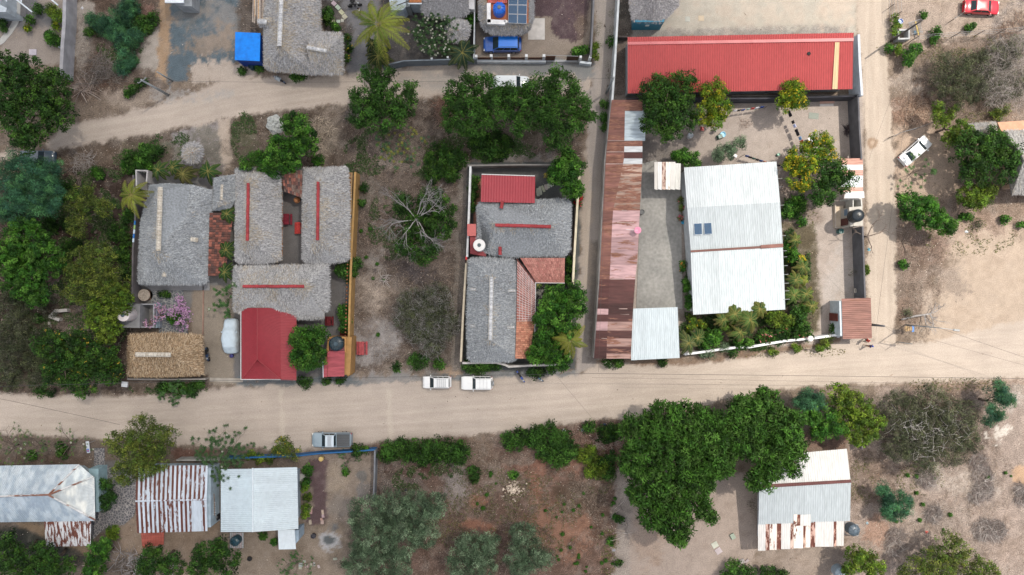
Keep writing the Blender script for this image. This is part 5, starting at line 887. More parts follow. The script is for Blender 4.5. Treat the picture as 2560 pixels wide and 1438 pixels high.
m = MB(); m.tube([P(1204, 436, 2.95), P(1337, 440, 2.95)], .06, 5, (.7, .7, .7)); m.build("gutter", PAINT, e); roof_walls([(1208, 442), (1332, 445), (1332, 500), (1206, 500)], 2.6, e, (.4, .2, .16))
e = house("tiled_porch", 1360, 690, "L shaped salmon clay tile porch around the planted courtyard", "porch"); m = MB(); ST_ = [(.35, .155, .13), (.39, .18, .15), (.31, .13, .11), (.36, .17, .14)]
tiles(m, (1300, 645, 3.0), (1412, 645, 3.0), (1411, 706, 2.4), (1340, 706, 2.4), ST_, .27, .42, amp=.03); m.build("tiled_roof", TILE, e)
m = MB(); OT = [(.46, .44, .42), (.42, .20, .15), (.38, .18, .14)]; rr = rngn()
tiles(m, (1293, 650, 3.0), (1291, 800, 3.0), (1337, 800, 2.4), (1337, 706, 2.4), ST_, .40, .34, rr, .035); tiles(m, (1291, 800, 3.0), (1288, 897, 3.0), (1322, 897, 2.4), (1337, 800, 2.4), [(.40, .18, .12), (.35, .15, .10), (.43, .21, .14)], .27, .34, rr, .035); m.build("tiled_roof", TILE, e)
m = MB()
for i in range(22): t = i / 21; a = P(1292.5 - 1 * t, 655 + 148 * t, 3.08); b = P(1337, 712 + 90 * t, 2.5); m.tube([a, b], .03, 4, (.55, .5, .5))
for j in range(1, 6): t = j / 6; m.tube([P(1293 + 44 * t, 655 + 50 * t, 3.08 - .58 * t), P(1291 + 45 * t, 802, 3.08 - .58 * t)], .025, 4, (.55, .5, .5))
m.build("mortar_bands", PLASTER, e)
m = MB(); m.tube([P(1292, 648, 3.05), P(1338, 706, 2.5)], .08, 5, (.10, .04, .035)); m.tube([P(1338, 707, 2.42), P(1412, 708, 2.42)], .06, 5, (.6, .6, .6)); m.tube([P(1339, 708, 2.42), P(1337, 845, 2.42)], .05, 5, (.6, .6, .62)); m.build("gutter", PAINT, e)
posts_(((1406, 702), (1345, 704), (1334, 760), (1334, 840), (1320, 892)), .09, 6, (.4, .3, .2), PLASTER, e, lambda x, y: [P(x, y, 0), P(x, y, 2.35)])
m, fin = simple("red_rooftop_slab", "flat salmon red slab sticking out left of the central thatched house", "slab roof", PAINT); pts = [P(1168, 560, 2.8), P(1190, 560, 2.8), P(1190, 590, 2.8), P(1168, 590, 2.8)]; m.prism([(p.x, p.y) for p in pts], 2.65, 2.8, (.48, .13, .12)); m.prism([(p.lerp(sum(pts, Vector()) / 4, .1).x, p.lerp(sum(pts, Vector()) / 4, .1).y) for p in pts], 0, 2.65, (.35, .12, .1)); fin()
m, fin = simple("red_tiled_terrace", "dark red tank terrace left of the central thatched house", "terrace", PLASTER); pts = [P(1175, 590, 2.5), P(1215, 590, 2.5), P(1215, 642, 2.5), P(1175, 634, 2.5)]; m.prism([(p.x, p.y) for p in pts], 0, 2.45, (.24, .055, .06)); fin()
tank(1198, 613, 2.45, .78, 1.5, (.68, .67, .65), (.07, .09, .10), "white water tank with a round dark lid left of the central thatched house", ribs=0, band=0)
m, fin = simple("brick_walkway", "salmon brick path between the red annex and the white garden wall", "path", STONE); m.prism([(P(*p).x, P(*p).y) for p in ((1187, 447), (1204, 447), (1200, 600), (1182, 600))], 0, .06, (.34, .16, .12)); fin()
# ================================================================== HOUSES, right
LR = (.36, .062, .062, -.5)
e = house("long_red_roofed_block", 1850, 160, "very long low block under a faded red corrugated roof", "building"); m = MB(); z0, z1, z2 = 3.9, 4.2, 3.0
corr(m, (1569, 108, z1), (2133, 98, z1), (2134, 82, z0), (1569, 93, z0), .3, .045, LR); corr(m, (1569, 107, z1), (2133, 97, z1), (2131, 223, z2), (1569, 234, z2), .3, .045, LR, rows=3); m.build("metal_roof", SHEET, e)
m = MB(); corr(m, (1569, 105, z1 + .07), (2134, 95, z1 + .07), (2134, 103, z1 + .05), (1569, 112, z1 + .05), 3.0, .012, (.42, .10, .11, -.5)); m.build("ridge_cap", SHEET, e)
m = MB(); corr(m, (2087, 106, 4.1), (2098, 106, 4.1), (2093, 223, 3.04), (2080, 223, 3.04), .25, .03, (.55, .42, .25, -.1), lift=.07); m.build("skylight_strip", SHEETY, e)
m = MB(); pts = [P(1573, 98, 3), P(2126, 92, 3), P(2120, 213, 3), P(1573, 226, 3)]; m.prism([(p.x, p.y) for p in pts], 0, 2.85, (.33, .37, .40)); m.build("walls", PLASTER, e); y = P(0, 230, 2).y
for x in list(range(1840, 2120, 42)): p = P(x, 222, 1.3); q = MB(); q.box((p.x, P(x, 224.5 if x < 2000 else 222.5, 1.4).y + .35 + (1980 - x) * .0006, 1.2), (1.1, .1, 2.1), (.02, .025, .03)); q.build("door_opening", PAINT, e)
m, fin = simple("old_tyre", "small black tyre lying on the long red roof", "tyre", RUBBER); b = P(2021, 135, 3.75); m.lathe((b.x, b.y, 3.82), [(.1, 0), (.22, 0), (.25, .06), (.22, .12), (.1, .12)], 16); fin()
# rusty long shed made of many sheets
e = house("long_rusty_shed", 1550, 580, "very long narrow shed roofed with rusty and pink metal sheets along the alley", "shed"); m = MB(); rng = rngn()
def xl(y): return float(np.interp(y, [248, 300, 400, 560, 700, 895], [1530, 1524, 1514, 1506, 1499, 1485]))
def xr(y): return float(np.interp(y, [258, 405, 520, 640, 700, 768, 895], [1606, 1606, 1600, 1594, 1588, 1583, 1577]))
def xm(y): return float(np.interp(y, [248, 400, 530, 700, 895], [1563, 1560, 1532, 1524, 1516]))
RU = (.18, .082, .066); PK = (.41, .265, .27); DK = (.055, .022, .02); BL = (.36, .42, .46); WH = (.5, .52, .54)
ys = [250, 262, 277, 293, 308, 324, 338, 352, 366, 380, 396, 410, 440, 466, 496, 526, 556, 592, 626, 662, 698, 728, 758, 772, 786, 804, 826, 846, 866, 884, 896]
for i in range(len(ys) - 1):
 a, b = ys[i], ys[i + 1] + .6; ym = (a + b) / 2; zL, zM, zR = 2.7, 2.95, 3.15; l = rng.uniform(0, .03)
 cL = np.array(RU) * rng.uniform(.7, 1.35); rl = rng.uniform(.15, .7); cR = np.array(RU) * rng.uniform(.6, 1.7); rr_ = rng.uniform(.2, .75)
 if ym > 698: cL = np.array(DK) * rng.uniform(.7, 1.7); rl = .1; cR = cL; rr_ = .0
 if 772 < ym < 786 or 804 < ym < 826: cL = np.array(PK) * rng.uniform(.9, 1.1); rl = 0
 if ym > 786: cR = np.array((.30, .19, .165)) * rng.uniform(.8, 1.2) if i % 2 else np.array(DK) * 1.3; rr_ = .35
 if 526 < ym < 698: cR = np.array(PK) * rng.uniform(.75, 1.15); rr_ = rng.uniform(-.1, .42)
 if 410 < ym < 526: cR = np.array((.33, .235, .19)) * rng.uniform(.65, 1.25); rr_ = rng.uniform(.4, .7)
 x0, x1 = xl(a), xl(b); y0, y1 = xm(a), xm(b); q0, q1 = xr(a), xr(b)
 corr(m, (x0, a, zL), (x1, b, zL), (y1, b, zM), (y0, a, zM), .16, .014, (*cL, rl), 0, 1, l)
 if 270 < ym < 352: q0 = q1 = 1613; cR = np.array(BL) * rng.uniform(.95, 1.1); rr_ = -.45
 if 366 < ym < 380 or 396 < ym < 410: cR = np.array(WH) * .95; rr_ = -.5
 if 380 < ym < 396: cR = np.array(DK) * 1.3; rr_ = .2
 corr(m, (y0, a, zM + .01), (y1, b, zM + .01), (q1, b, zR), (q0, a, zR), .16, .014, (*cR, rr_), 0, 1, l * .7)
for y in ys[2:-1]:
 if rng.random() < .6:
  t0, t1 = sorted(rng.random(2)) if y > 410 else (0, 1); x0, x1 = (xl(y), xm(y)) if rng.random() < .4 else (xm(y), xr(y)); a_, b_ = x0 + (x1 - x0) * t0, x0 + (x1 - x0) * t1; c_ = np.array((.42, .33, .30)) * rng.uniform(.8, 1.3); za_ = 3.05
  if b_ - a_ > 10 and not (270 < y < 412 and x0 > 1540): corr(m, (a_, y - .6, za_ - .04), (a_, y + .9, za_ - .04), (b_, y + .9, za_ + .05), (b_, y - .6, za_ + .05), .16, .01, (*c_, -.3), 0, 1, .05)
m.build("sheet_roof", SHEETX, e); m = MB(); m.wall([P(1529, 250, 2.5), P(1513, 400, 2.5), P(1505, 560, 2.5), P(1498, 700, 2.5), P(1485, 893, 2.5)], 2.55, .2, 0, (.30, .29, .28)); m.wall([P(1596, 262, 1.2), P(1592, 400, 1.2), P(1586, 520, 1.2), P(1576, 700, 1.2), P(1566, 890, 1.2)], 2.7, .15, 0, (.35, .34, .33)); m.wall([P(1485, 893, 2.5), P(1570, 893, 2.5)], 2.5, .15, 0, (.35, .33, .31)); m.build("walls", CONCRETE, e)
def dish(px, py, z, r, col, label, ax, ay):
 c = P(px, py, z); e = empty("satellite_dish", (c.x, c.y, z), label, "dish"); m = MB(); m.lathe((0, 0, 0), [(.02, 0), (r * .5, .03), (r * .85, .09), (r, .14), (r * .97, .16), (r * .6, .07), (.02, .03)], 22, col); m.build("reflector", PAINT, e, True, world=False); m = MB(); m.tube([(0, 0, .05), (ax, ay, .12)], .03, 5, (.6, .6, .62)); m.build("arm", PAINT, e, world=False)
 m = MB(); m.tube([(0, 0, -.7), (0, 0, 0)], .04, 6, (.4, .4, .4)); m.build("mast", PAINT, e, world=False)
dish(1594, 576, 3.9, .45, (.62, .24, .35), "round pink satellite dish on the edge of the long rusty shed", -1.5, .1)
e = house("small_white_awning", 1668, 440, "small free standing awning of rust streaked white sheets beside the big white roof", "awning"); m = MB(); rng = rngn(); xsn = [1636, 1645, 1655, 1664, 1676, 1688, 1701.5]; cs_ = [(.5, .48, .45, -.1), (.6, .6, .59, -.6), (.50, .38, .32, .5), (.70, .66, .6, .15), (.58, .57, .54, -.2), (.55, .55, .52, -.1)]
for i in range(6): corr(m, (xsn[i], 405 + (i == 5) * 3, 2.7), (xsn[i + 1] + .4, 405 + (i == 5) * 4, 2.7), (xsn[i + 1] + .2 - 1, 475, 2.5), (xsn[i], 473, 2.5), .2, .015, cs_[i], 0, 1, .004 * i)
m.build("sheet_roof", SHEETY, e); posts_(((1640, 410), (1695, 410), (1640, 468), (1695, 468)), .05, 6, (.35, .3, .28), PAINT, e, lambda x, y: [P(x, y, 0), P(x, y, 2.5)])
e = house("big_white_roofed_house", 1840, 600, "big house under two joined white corrugated roofs with a brown seam strip"); m = MB(); WHT = (.46, .50, .52, -.7); W2 = (.40, .44, .46, -.7); zc = 3.9
rng = rngn()
def strips(A, B, C, D, n, base, m, **k):
 for i in range(n):
  t0, t1 = i / n, (i + 1) / n; q_ = rng.uniform(.95, 1.04); c = [v * q_ for v in base[:3]]; corr(m, lv(A, B, t0), lv(A, B, t1), lv(D, C, t1), lv(D, C, t0), .24, .022, (*c, base[3]), 0, 1, .003 * (i % 2))
strips((1718, 521, zc), (1950, 507, zc), (1941, 404, 3.2), (1710, 419, 3.2), 10, WHT, m); strips((1718, 520, zc + .01), (1950, 506, zc + .01), (1957, 612, 3.3), (1727, 628, 3.3), 10, W2, m); strips((1727, 632, 3.45), (1957, 616, 3.45), (1963, 774, 2.9), (1733, 787, 2.9), 10, (.45, .495, .515, -.7), m); m.build("metal_roof", SHEETY, e)
m = MB(); m.prism([(p.x, p.y) for p in (P(1727, 626, 3.55), P(1903, 615, 3.55), P(1903, 621, 3.55), P(1727, 631, 3.55))], 3.42, 3.5, (.13, .055, .045)); m.prism([(p.x, p.y) for p in (P(1902, 613, 3.55), P(1958, 609, 3.55), P(1958, 618, 3.55), P(1902, 622, 3.55))], 3.46, 3.54, (.17, .07, .055)); m.build("flashing", SHEETX, e)
m = MB(); pts = [P(1714, 425, 2.8), P(1934, 411, 2.8), P(1955, 765, 2.8), P(1737, 780, 2.8)]; m.prism([(p.x, p.y) for p in pts], 0, 2.8, (.42, .45, .47)); m.build("walls", PLASTER, e); m = MB()
for y in (426, 447, 468, 514, 590, 628, 643, 665, 687, 709, 728, 749): x = 1941 + (y - 404) * .062; m.tube([P(x - 4, y, 3.0), P(x + 12, y - 1, 3.0)], .035, 5, (.6, .62, .62))
m.build("rafters", STEEL, e)
solar([(1734, 558), (1755, 557), (1756, 587), (1736, 588)], 3.75, 1, 1, "left one of the two small solar panels on the big white roof", group="small solar panels on the white roof"); solar([(1759, 557), (1779, 556), (1781, 586), (1761, 587)], 3.75, 1, 1, "right one of the two small solar panels on the big white roof", group="small solar panels on the white roof")
e = house("white_carport", 1636, 835, "plain square white metal carport roof beside the end of the rusty shed", "carport"); m = MB(); strips((1574, 772, 3.0), (1694, 768, 3.0), (1699, 895, 2.7), (1578, 901, 2.7), 6, (.47, .53, .56, -.8), m); m.build("metal_roof", SHEETY, e); posts_(((1580, 778), (1688, 775), (1692, 888), (1584, 894)), .06, 6, (.4, .42, .44), STEEL, e, lambda x, y: [P(x, y, 0), P(x, y, 2.7)])
e = house("brown_roofed_shop", 2138, 797, "small white walled shop with a brown rusty sheet roof at the road junction", "shop"); m = MB(); strips((2177, 745, 2.9), (2180, 846, 2.9), (2107, 848, 2.7), (2104, 747, 2.7), 7, (.21, .105, .085, .05), m); m.build("sheet_roof", SHEETX, e)
m = MB(); pts = [P(2098, 753, 2.6), P(2170, 752, 2.6), P(2170, 840, 2.6), P(2101, 840, 2.6)]; m.prism([(p.x, p.y) for p in pts], 0, 2.6, (.46, .52, .56)); m.build("walls", PLASTER, e); p = P(2098, 793, 1.2); m = MB(); m.box((P(2098, 793, 2.6).x - .02, p.y, 1.1), (.1, 1.0, 2.2), (.13, .03, .025)); m.build("door", PAINT, e)
# wash block with tank
e = house("white_wash_block", 2130, 530, "small white roofless wash block carrying the black tank on the lane wall", "wash block"); m = MB(); pts = [P(2123, 518, 2.4), P(2156, 516, 2.4), P(2157, 564, 2.4), P(2126, 566, 2.4)]; m.prism([(p.x, p.y) for p in pts], 0, 2.4, (.44, .42, .38)); m.build("walls", PLASTER, e)
m = MB(); m.wall([P(2118, 497, 2), P(2153, 497, 2), P(2155, 518, 2)], 2.0, .14, 0, (.55, .55, .52)); m.wall([P(2134, 497, 2), P(2134, 518, 2)], 1.9, .12, 0, (.50, .50, .47)); m.build("partition_walls", PLASTER, e)
m = MB(); m.prism([(p.x, p.y) for p in (P(2086, 514, .3), P(2110, 514, .3), P(2110, 570, .3), P(2086, 570, .3))], 0, .10, (.5, .42, .33)); m.wall([P(2085, 512), P(2085, 570), P(2108, 570)], .45, .12, 0, (.48, .42, .36)); m.build("basin_slab", CONCRETE, e)
m = MB(); a = P(2112, 555, 1.2); m.box((a.x, a.y, 1.1), (.06, .9, 1.9), (.09, .03, .028)); m.build("door", PAINT, e); m = MB(); a = P(2112, 532, 1.2); m.box((a.x, a.y, 1.5), (.06, .8, .8), (.12, .2, .3)); m.build("window", PAINT, e)
tank(2149, 538, 2.4, .80, 1.7, (.018, .024, .03), (.015, .018, .02), "black water tank on the white wash block by the lane", ribs=0)
e = house("patched_lean_to", 2135, 450, "lean-to of pink and white sheets against the lane wall beside the leafy tree", "lean-to roof"); m = MB(); bs = [(396, 412, (.46, .25, .2, .1)), (412, 425, (.62, .66, .68, -.5)), (425, 439, (.48, .27, .22, .1)), (439, 468, (.60, .64, .66, -.5)), (468, 479, (.5, .3, .25, .1))]
for i, (a, b, c) in enumerate(bs): corr(m, (2157, a, 2.5), (2157, b + .5, 2.5), (2096, b + .5, 2.3), (2096, a, 2.3), .2, .015, c, 0, 1, .004 * i)
corr(m, (2160, 479, 2.7), (2161, 495, 2.6), (2110, 496, 2.4), (2114, 480, 2.4), .2, .015, (.66, .67, .68, -.6), 0, 1, .03); m.build("sheet_roof", SHEETX, e); m = MB(); m.wall([P(2100, 398), P(2100, 478)], 2.2, .12, 0, (.35, .3, .28)); m.build("walls", CONCRETE, e)
# far right thatches
thatch_house("thatched_hut", 2460, 326, "small grey thatched hut behind the two leafy trees at the right edge", [[(2422, 312, E), (2490, 305, E), (2482, 322, 3.8), (2428, 328, 3.8)], [(2428, 328, 3.8), (2482, 322, 3.8), (2493, 345, E), (2440, 352, E)], [(2490, 305, E), (2493, 345, E), (2482, 322, 3.8)]], [(2430, 315), (2485, 312), (2485, 340), (2440, 345)], (.5, .35, .25), [(.34, .33, .32), (.28, .27, .26), (.40, .39, .37)])
thatch_house("thatched_house", 2570, 400, "grey thatched house cut by the right edge behind the leafy tree", [[(2508, 328, E), (2700, 318, E), (2700, 400, RZ), (2560, 400, RZ)], [(2508, 328, E), (2560, 400, RZ), (2530, 485, E), (2515, 400, E)], [(2560, 400, RZ), (2700, 400, RZ), (2700, 480, E), (2530, 485, E)]], [(2520, 335), (2690, 330), (2690, 470), (2530, 475)], (.5, .35, .25), [(.38, .37, .355), (.31, .30, .29), (.45, .44, .42)])
m, fin = simple("orange_terrace", "pale orange terrace between the small hut and the thatched house at the right edge", "terrace", PLASTER); m.prism([(P(*p).x, P(*p).y) for p in ((2494, 306, 2.2), (2640, 296, 2.2), (2640, 318, 2.2), (2506, 335, 2.2))], 0, 2.2, (.52, .30, .2)); fin()
# blue hut at the top
e = thatch_house("blue_walled_hut", 1625, 20, "blue walled hut under ragged grey thatch above the long red roof", [[(1574, -60, E + .3), (1640, -30, 5), (1640, -20, 5), (1582, 52, E + .2), (1576, 20, E)], [(1640, -30, 5), (1700, -60, E), (1696, 14, E), (1660, 52, E), (1640, -20, 5)], [(1582, 52, E), (1640, -20, 5), (1662, 50, E), (1650, 56, E)]], [(1586, -50), (1690, -50), (1655, 46), (1588, 46)], (.03, .1, .16), [(.33, .32, .33), (.26, .25, .26), (.39, .38, .38)], h=.1, tan=.05)
m = MB(); pts = [P(1583, -40, 1.3), P(1670, -40, 1.3), P(1654, 66, 1.3), P(1583, 66, 1.3)]; m.prism([(p.x, p.y) for p in pts], 0, 2.75, (.022, .16, .25)); m.build("walls", PAINT, e); q = MB(); a = P(1617, 66, 1.3); q.box((a.x, a.y - .01, 1.6), (.5, .08, .45), (.5, .52, .5)); q.build("window", PAINT, e)
# ================================================================== south side
e = house("grey_metal_roofed_house", 100, 1235, "house with a patchy pale grey metal hipped roof at the lower left edge"); m = MB(); GB = (.42, .47, .52, -.35); zr = 4.2; ze = 2.9
strips((-160, 1246, zr), (122, 1237, zr), (198, 1161, ze), (-160, 1167, ze), 16, (.40, .45, .49, -.3), m); strips((-160, 1247, zr), (122, 1238, zr), (215, 1303, ze), (-160, 1308, ze), 16, (.35, .41, .47, -.4), m)
corr(m, (122, 1237, zr), (122, 1237, zr), (234, 1192, ze), (198, 1161, ze), .22, .02, (.55, .59, .6, -.4)); corr(m, (122, 1237, zr + .01), (122, 1237, zr + .01), (238, 1302, ze), (236, 1192, ze), .22, .02, (.62, .63, .61, -.5)); corr(m, (122, 1238, zr), (122, 1238, zr), (238, 1302, ze), (212, 1304, ze), .22, .02, (.45, .5, .55, -.3)); m.build("metal_roof", mat("patched_sheet", c=(.75, .8, .85), c2=(1.12, 1.12, 1.1), scale=1.1, lo=.42, hi=.58, tint=True, var=.1, vscale=3, rough=.5, rust=(.55, (.15, .055, .035), (.26, .12, .075)), stretch=(1, .45, 1)), e)
m = MB(); [m.tube([P(*a), P(*b)], .12, 5, (.55, .56, .56, .42)) for a, b in (((-160, 1246, zr + .04), (122, 1237, zr + .04)), ((122, 1237, zr + .04), (198, 1162, ze + .04)), ((122, 1237, zr + .04), (234, 1192, ze + .04)), ((122, 1238, zr + .04), (238, 1300, ze + .04)))]; m.build("ridge_cap", SHEETX, e)
roof_walls([(-150, 1180), (190, 1172), (228, 1200), (230, 1290), (-150, 1300)], 2.6, e, (.33, .40, .44)); m = MB(); strips((110, 1304, 2.9), (228, 1302, 2.9), (227, 1365, 2.6), (115, 1367, 2.6), 7, (.52, .53, .55, .50), m); m.build("rusty_extension_roof", SHEETY, e); posts_(((118, 1362), (222, 1360)), .05, 6, (.4, .4, .4), STEEL, e, lambda x, y: [P(x, y, 0), P(x, y, 2.6)])
m, fin = simple("blue_side_room", "pale blue side room east of the patchy grey roof", "room", PLASTER); m.prism([(P(*p).x, P(*p).y) for p in ((222, 1172, 2), (246, 1172, 2), (247, 1280, 2), (224, 1280, 2))], 0, 2.0, (.26, .38, .42)); fin()
e = house("rust_striped_house", 435, 1250, "house with a white roof heavily striped in dark rust"); m = MB(); rng2 = np.random.default_rng(4); nS = 32
for i in range(nS):
 t0, t1 = i / nS, (i + 1) / nS; ru = (.80 if (i % 2 == 0) else .08) + rng2.uniform(-.2, .2); q_ = rng2.uniform(.92, 1.06); c = [v * q_ for v in (.50, .56, .63)]
 corr(m, lv((339, 1253, 3.7), (517, 1249, 3.7), t0), lv((339, 1253, 3.7), (517, 1249, 3.7), t1), lv((341, 1165, 2.9), (520, 1163, 2.9), t1), lv((341, 1165, 2.9), (520, 1163, 2.9), t0), .27, .025, (*c, ru))
 ru = (.80 if (i % 2 == 0) else .08) + rng2.uniform(-.2, .2) - (.9 if 25 <= i <= 28 else 0); corr(m, lv((339, 1253, 3.7), (517, 1249, 3.7), t0), lv((339, 1253, 3.7), (517, 1249, 3.7), t1), lv((343, 1333, 2.9), (519, 1328, 2.9), t1), lv((343, 1333, 2.9), (519, 1328, 2.9), t0), .27, .025, (*c, ru))
m.build("metal_roof", SHEETY, e); m = MB(); m.tube([P(339, 1253, 3.75), P(517, 1249, 3.75)], .10, 5, (.55, .6, .68, .35)); m.build("ridge_cap", SHEETY, e)
m = MB(); pts = [P(348, 1172, 2.6), P(527, 1170, 2.6), P(527, 1318, 2.6), P(350, 1326, 2.6)]; m.prism([(p.x, p.y) for p in pts], 0, 2.65, (.40, .50, .58)); m.build("walls", PLASTER, e)
m = MB(); corr(m, (353, 1333, 2.6), (411, 1331, 2.6), (410, 1362, 2.3), (356, 1370, 2.3), .3, .04, (.30, .08, .06, .1)); m.build("small_red_lean_to", SHEETX, e)
m = MB(); [m.tube([P(530, y, 1.8), P(540, y, 1.8)], .04, 5, (.5, .52, .55)) for y in (1257, 1263, 1269, 1275, 1281, 1287)]; m.tube([P(535, 1235, 1.8), P(537, 1290, 1.8)], .05, 5, (.2, .14, .1)); m.build("side_rack", WOOD, e)
tank(538, 1296, 0, .42, 1.0, (.015, .015, .017), (.03, .03, .03), "small black barrel tank between the rust striped house and the next white roof", ribs=0, band=1)
e = house("white_roofed_house", 650, 1250, "house with a clean pale white corrugated roof south of the pickup"); m = MB(); WB = (.44, .51, .56, -.8); zr = 3.6; ze = 3.1
strips((632, 1172, zr), (632, 1330, zr), (552, 1330, ze), (552, 1173, ze), 8, WB, m); strips((632, 1171, zr), (632, 1330, zr), (746, 1322, ze), (743, 1168, ze), 8, (.48, .54, .58, -.8), m); m.build("metal_roof", SHEET, e); m = MB(); m.tube([P(632, 1170, zr + .02), P(632, 1330, zr + .02)], .09, 5, (.62, .68, .72)); m.build("ridge_cap", PAINT, e)
m = MB(); corr(m, (695, 1325, 2.8), (737, 1324, 2.8), (740, 1373, 2.5), (697, 1374, 2.5), .18, .02, (.55, .6, .64, -.8)); m.build("porch_roof", SHEET, e); m = MB(); m.prism([(P(*p).x, P(*p).y) for p in ((738, 1324, 2), (749, 1322, 2), (749, 1348, 2), (741, 1358, 2))], 0, 2.4, (.28, .36, .44)); m.build("porch_wall", PLASTER, e); roof_walls([(560, 1182), (742, 1178), (744, 1314), (560, 1320)], 2.9, e, (.28, .34, .4))
m, fin = simple("timber_stand", "low grey timber stand holding the dark blue tank behind the clean white roof", "stand", WOOD); [m.box((P(577 + 5 * i, 1352, 1).x, P(0, 1351, 1).y, 1.0), (.2, 2.0, .06), (.33 + .03 * (i % 3), .34, .35)) for i in range(7)]; [m.box((P(x, y).x, P(x, y).y, .48), (.12, .12, .96), (.2, .18, .16)) for x, y in ((578, 1340), (606, 1340), (578, 1368), (606, 1368))]; fin()
tank(585, 1356, 1.03, .62, 1.15, (.018, .055, .075), (.02, .06, .09), "dark blue water tank behind the clean white corrugated roof", ribs=6)
e = house("white_roofed_house", 2010, 1250, "rust patched white roofed house beside the large spreading tree"); m = MB(); zr, ze = 3.8, 3.1
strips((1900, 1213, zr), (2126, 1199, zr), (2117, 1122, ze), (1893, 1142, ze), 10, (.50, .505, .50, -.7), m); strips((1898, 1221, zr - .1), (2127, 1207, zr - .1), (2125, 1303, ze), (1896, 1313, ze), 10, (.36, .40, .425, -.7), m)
bx = [1895, 1914, 1924, 1942, 1953, 1976, 1984, 2008, 2014, 2026, 2038, 2084, 2091, 2110]; pc = [(.52, .51, .50, -.5), (.5, .35, .3, .6), (.68, .62, .57, .2), (.45, .3, .24, .65), (.53, .52, .51, -.4), (.55, .42, .36, .45), (.7, .66, .61, .15), (.55, .4, .32, .5), (.68, .63, .58, .2), (.48, .32, .27, .6), (.53, .52, .51, -.5), (.5, .33, .27, .6), (.5, .49, .47, -.2)]
for i in range(13): corr(m, (bx[i], 1311 - i * .7, ze + .02), (bx[i + 1] + .3, 1311 - i * .7, ze + .02), (bx[i + 1] + .3 - 1, 1377 - i, 2.7), (bx[i], 1377 - i, 2.7), .2, .018, pc[i], 0, 1, .003 * (i % 2))
for a, b, c in ((1984, 1993, (.7, .64, .58, .25)), (1992.6, 2001, (.42, .27, .2, .65)), (2000.6, 2027, (.53, .53, .52, -.6))): corr(m, (a, 1287, ze + .17), (b, 1286, ze + .17), (b, 1314, ze + .05), (a, 1315, ze + .05), .2, .018, c)
m.build("sheet_roof", SHEETY, e); m = MB(); corr(m, (1899, 1212, zr + .08), (2127, 1199, zr + .08), (2128, 1207, zr + .02), (1899, 1221, zr + .02), .3, .01, (.11, .045, .042, -.3)); m.build("flashing", SHEETX, e)
roof_walls([(1905, 1150), (2112, 1132), (2115, 1355), (1903, 1366)], 2.6, e, (.5, .52, .54))
e = house("tank_stand", 2125, 1320, "pale steel frame stand beside the rust patched roof", "stand"); m = MB(); [m.tube([P(*a), P(*b)], .05, 5, (.55, .56, .58)) for a, b in (((2112, 1305, 1.6), (2145, 1312, 1.6)), ((2112, 1336, 1.6), (2145, 1340, 1.6)), ((2112, 1305, 1.6), (2112, 1336, 1.6)), ((2145, 1312, 1.6), (2145, 1340, 1.6)), ((2112, 1305, 0), (2112, 1305, 1.6)), ((2145, 1312, 0), (2145, 1312, 1.6)), ((2112, 1336, 0), (2112, 1336, 1.6)), ((2145, 1340, 0), (2145, 1340, 1.6)), ((2112, 1305, 1.6), (2145, 1340, 1.6)), ((2128, 1308, 1.6), (2128, 1338, 1.6)))]; m.build("frame", STEEL, e)
tank(2138, 1328, 1.65, .75, 1.35, (.075, .10, .125), (.09, .12, .15), "slate grey water tank on the steel stand beside the rust patched roof", ribs=6); tank(2106, 1436, 1.2, .80, 1.5, (.22, .28, .33), (.3, .36, .4), "pale blue grey water tank cut by the bottom edge", ribs=6)
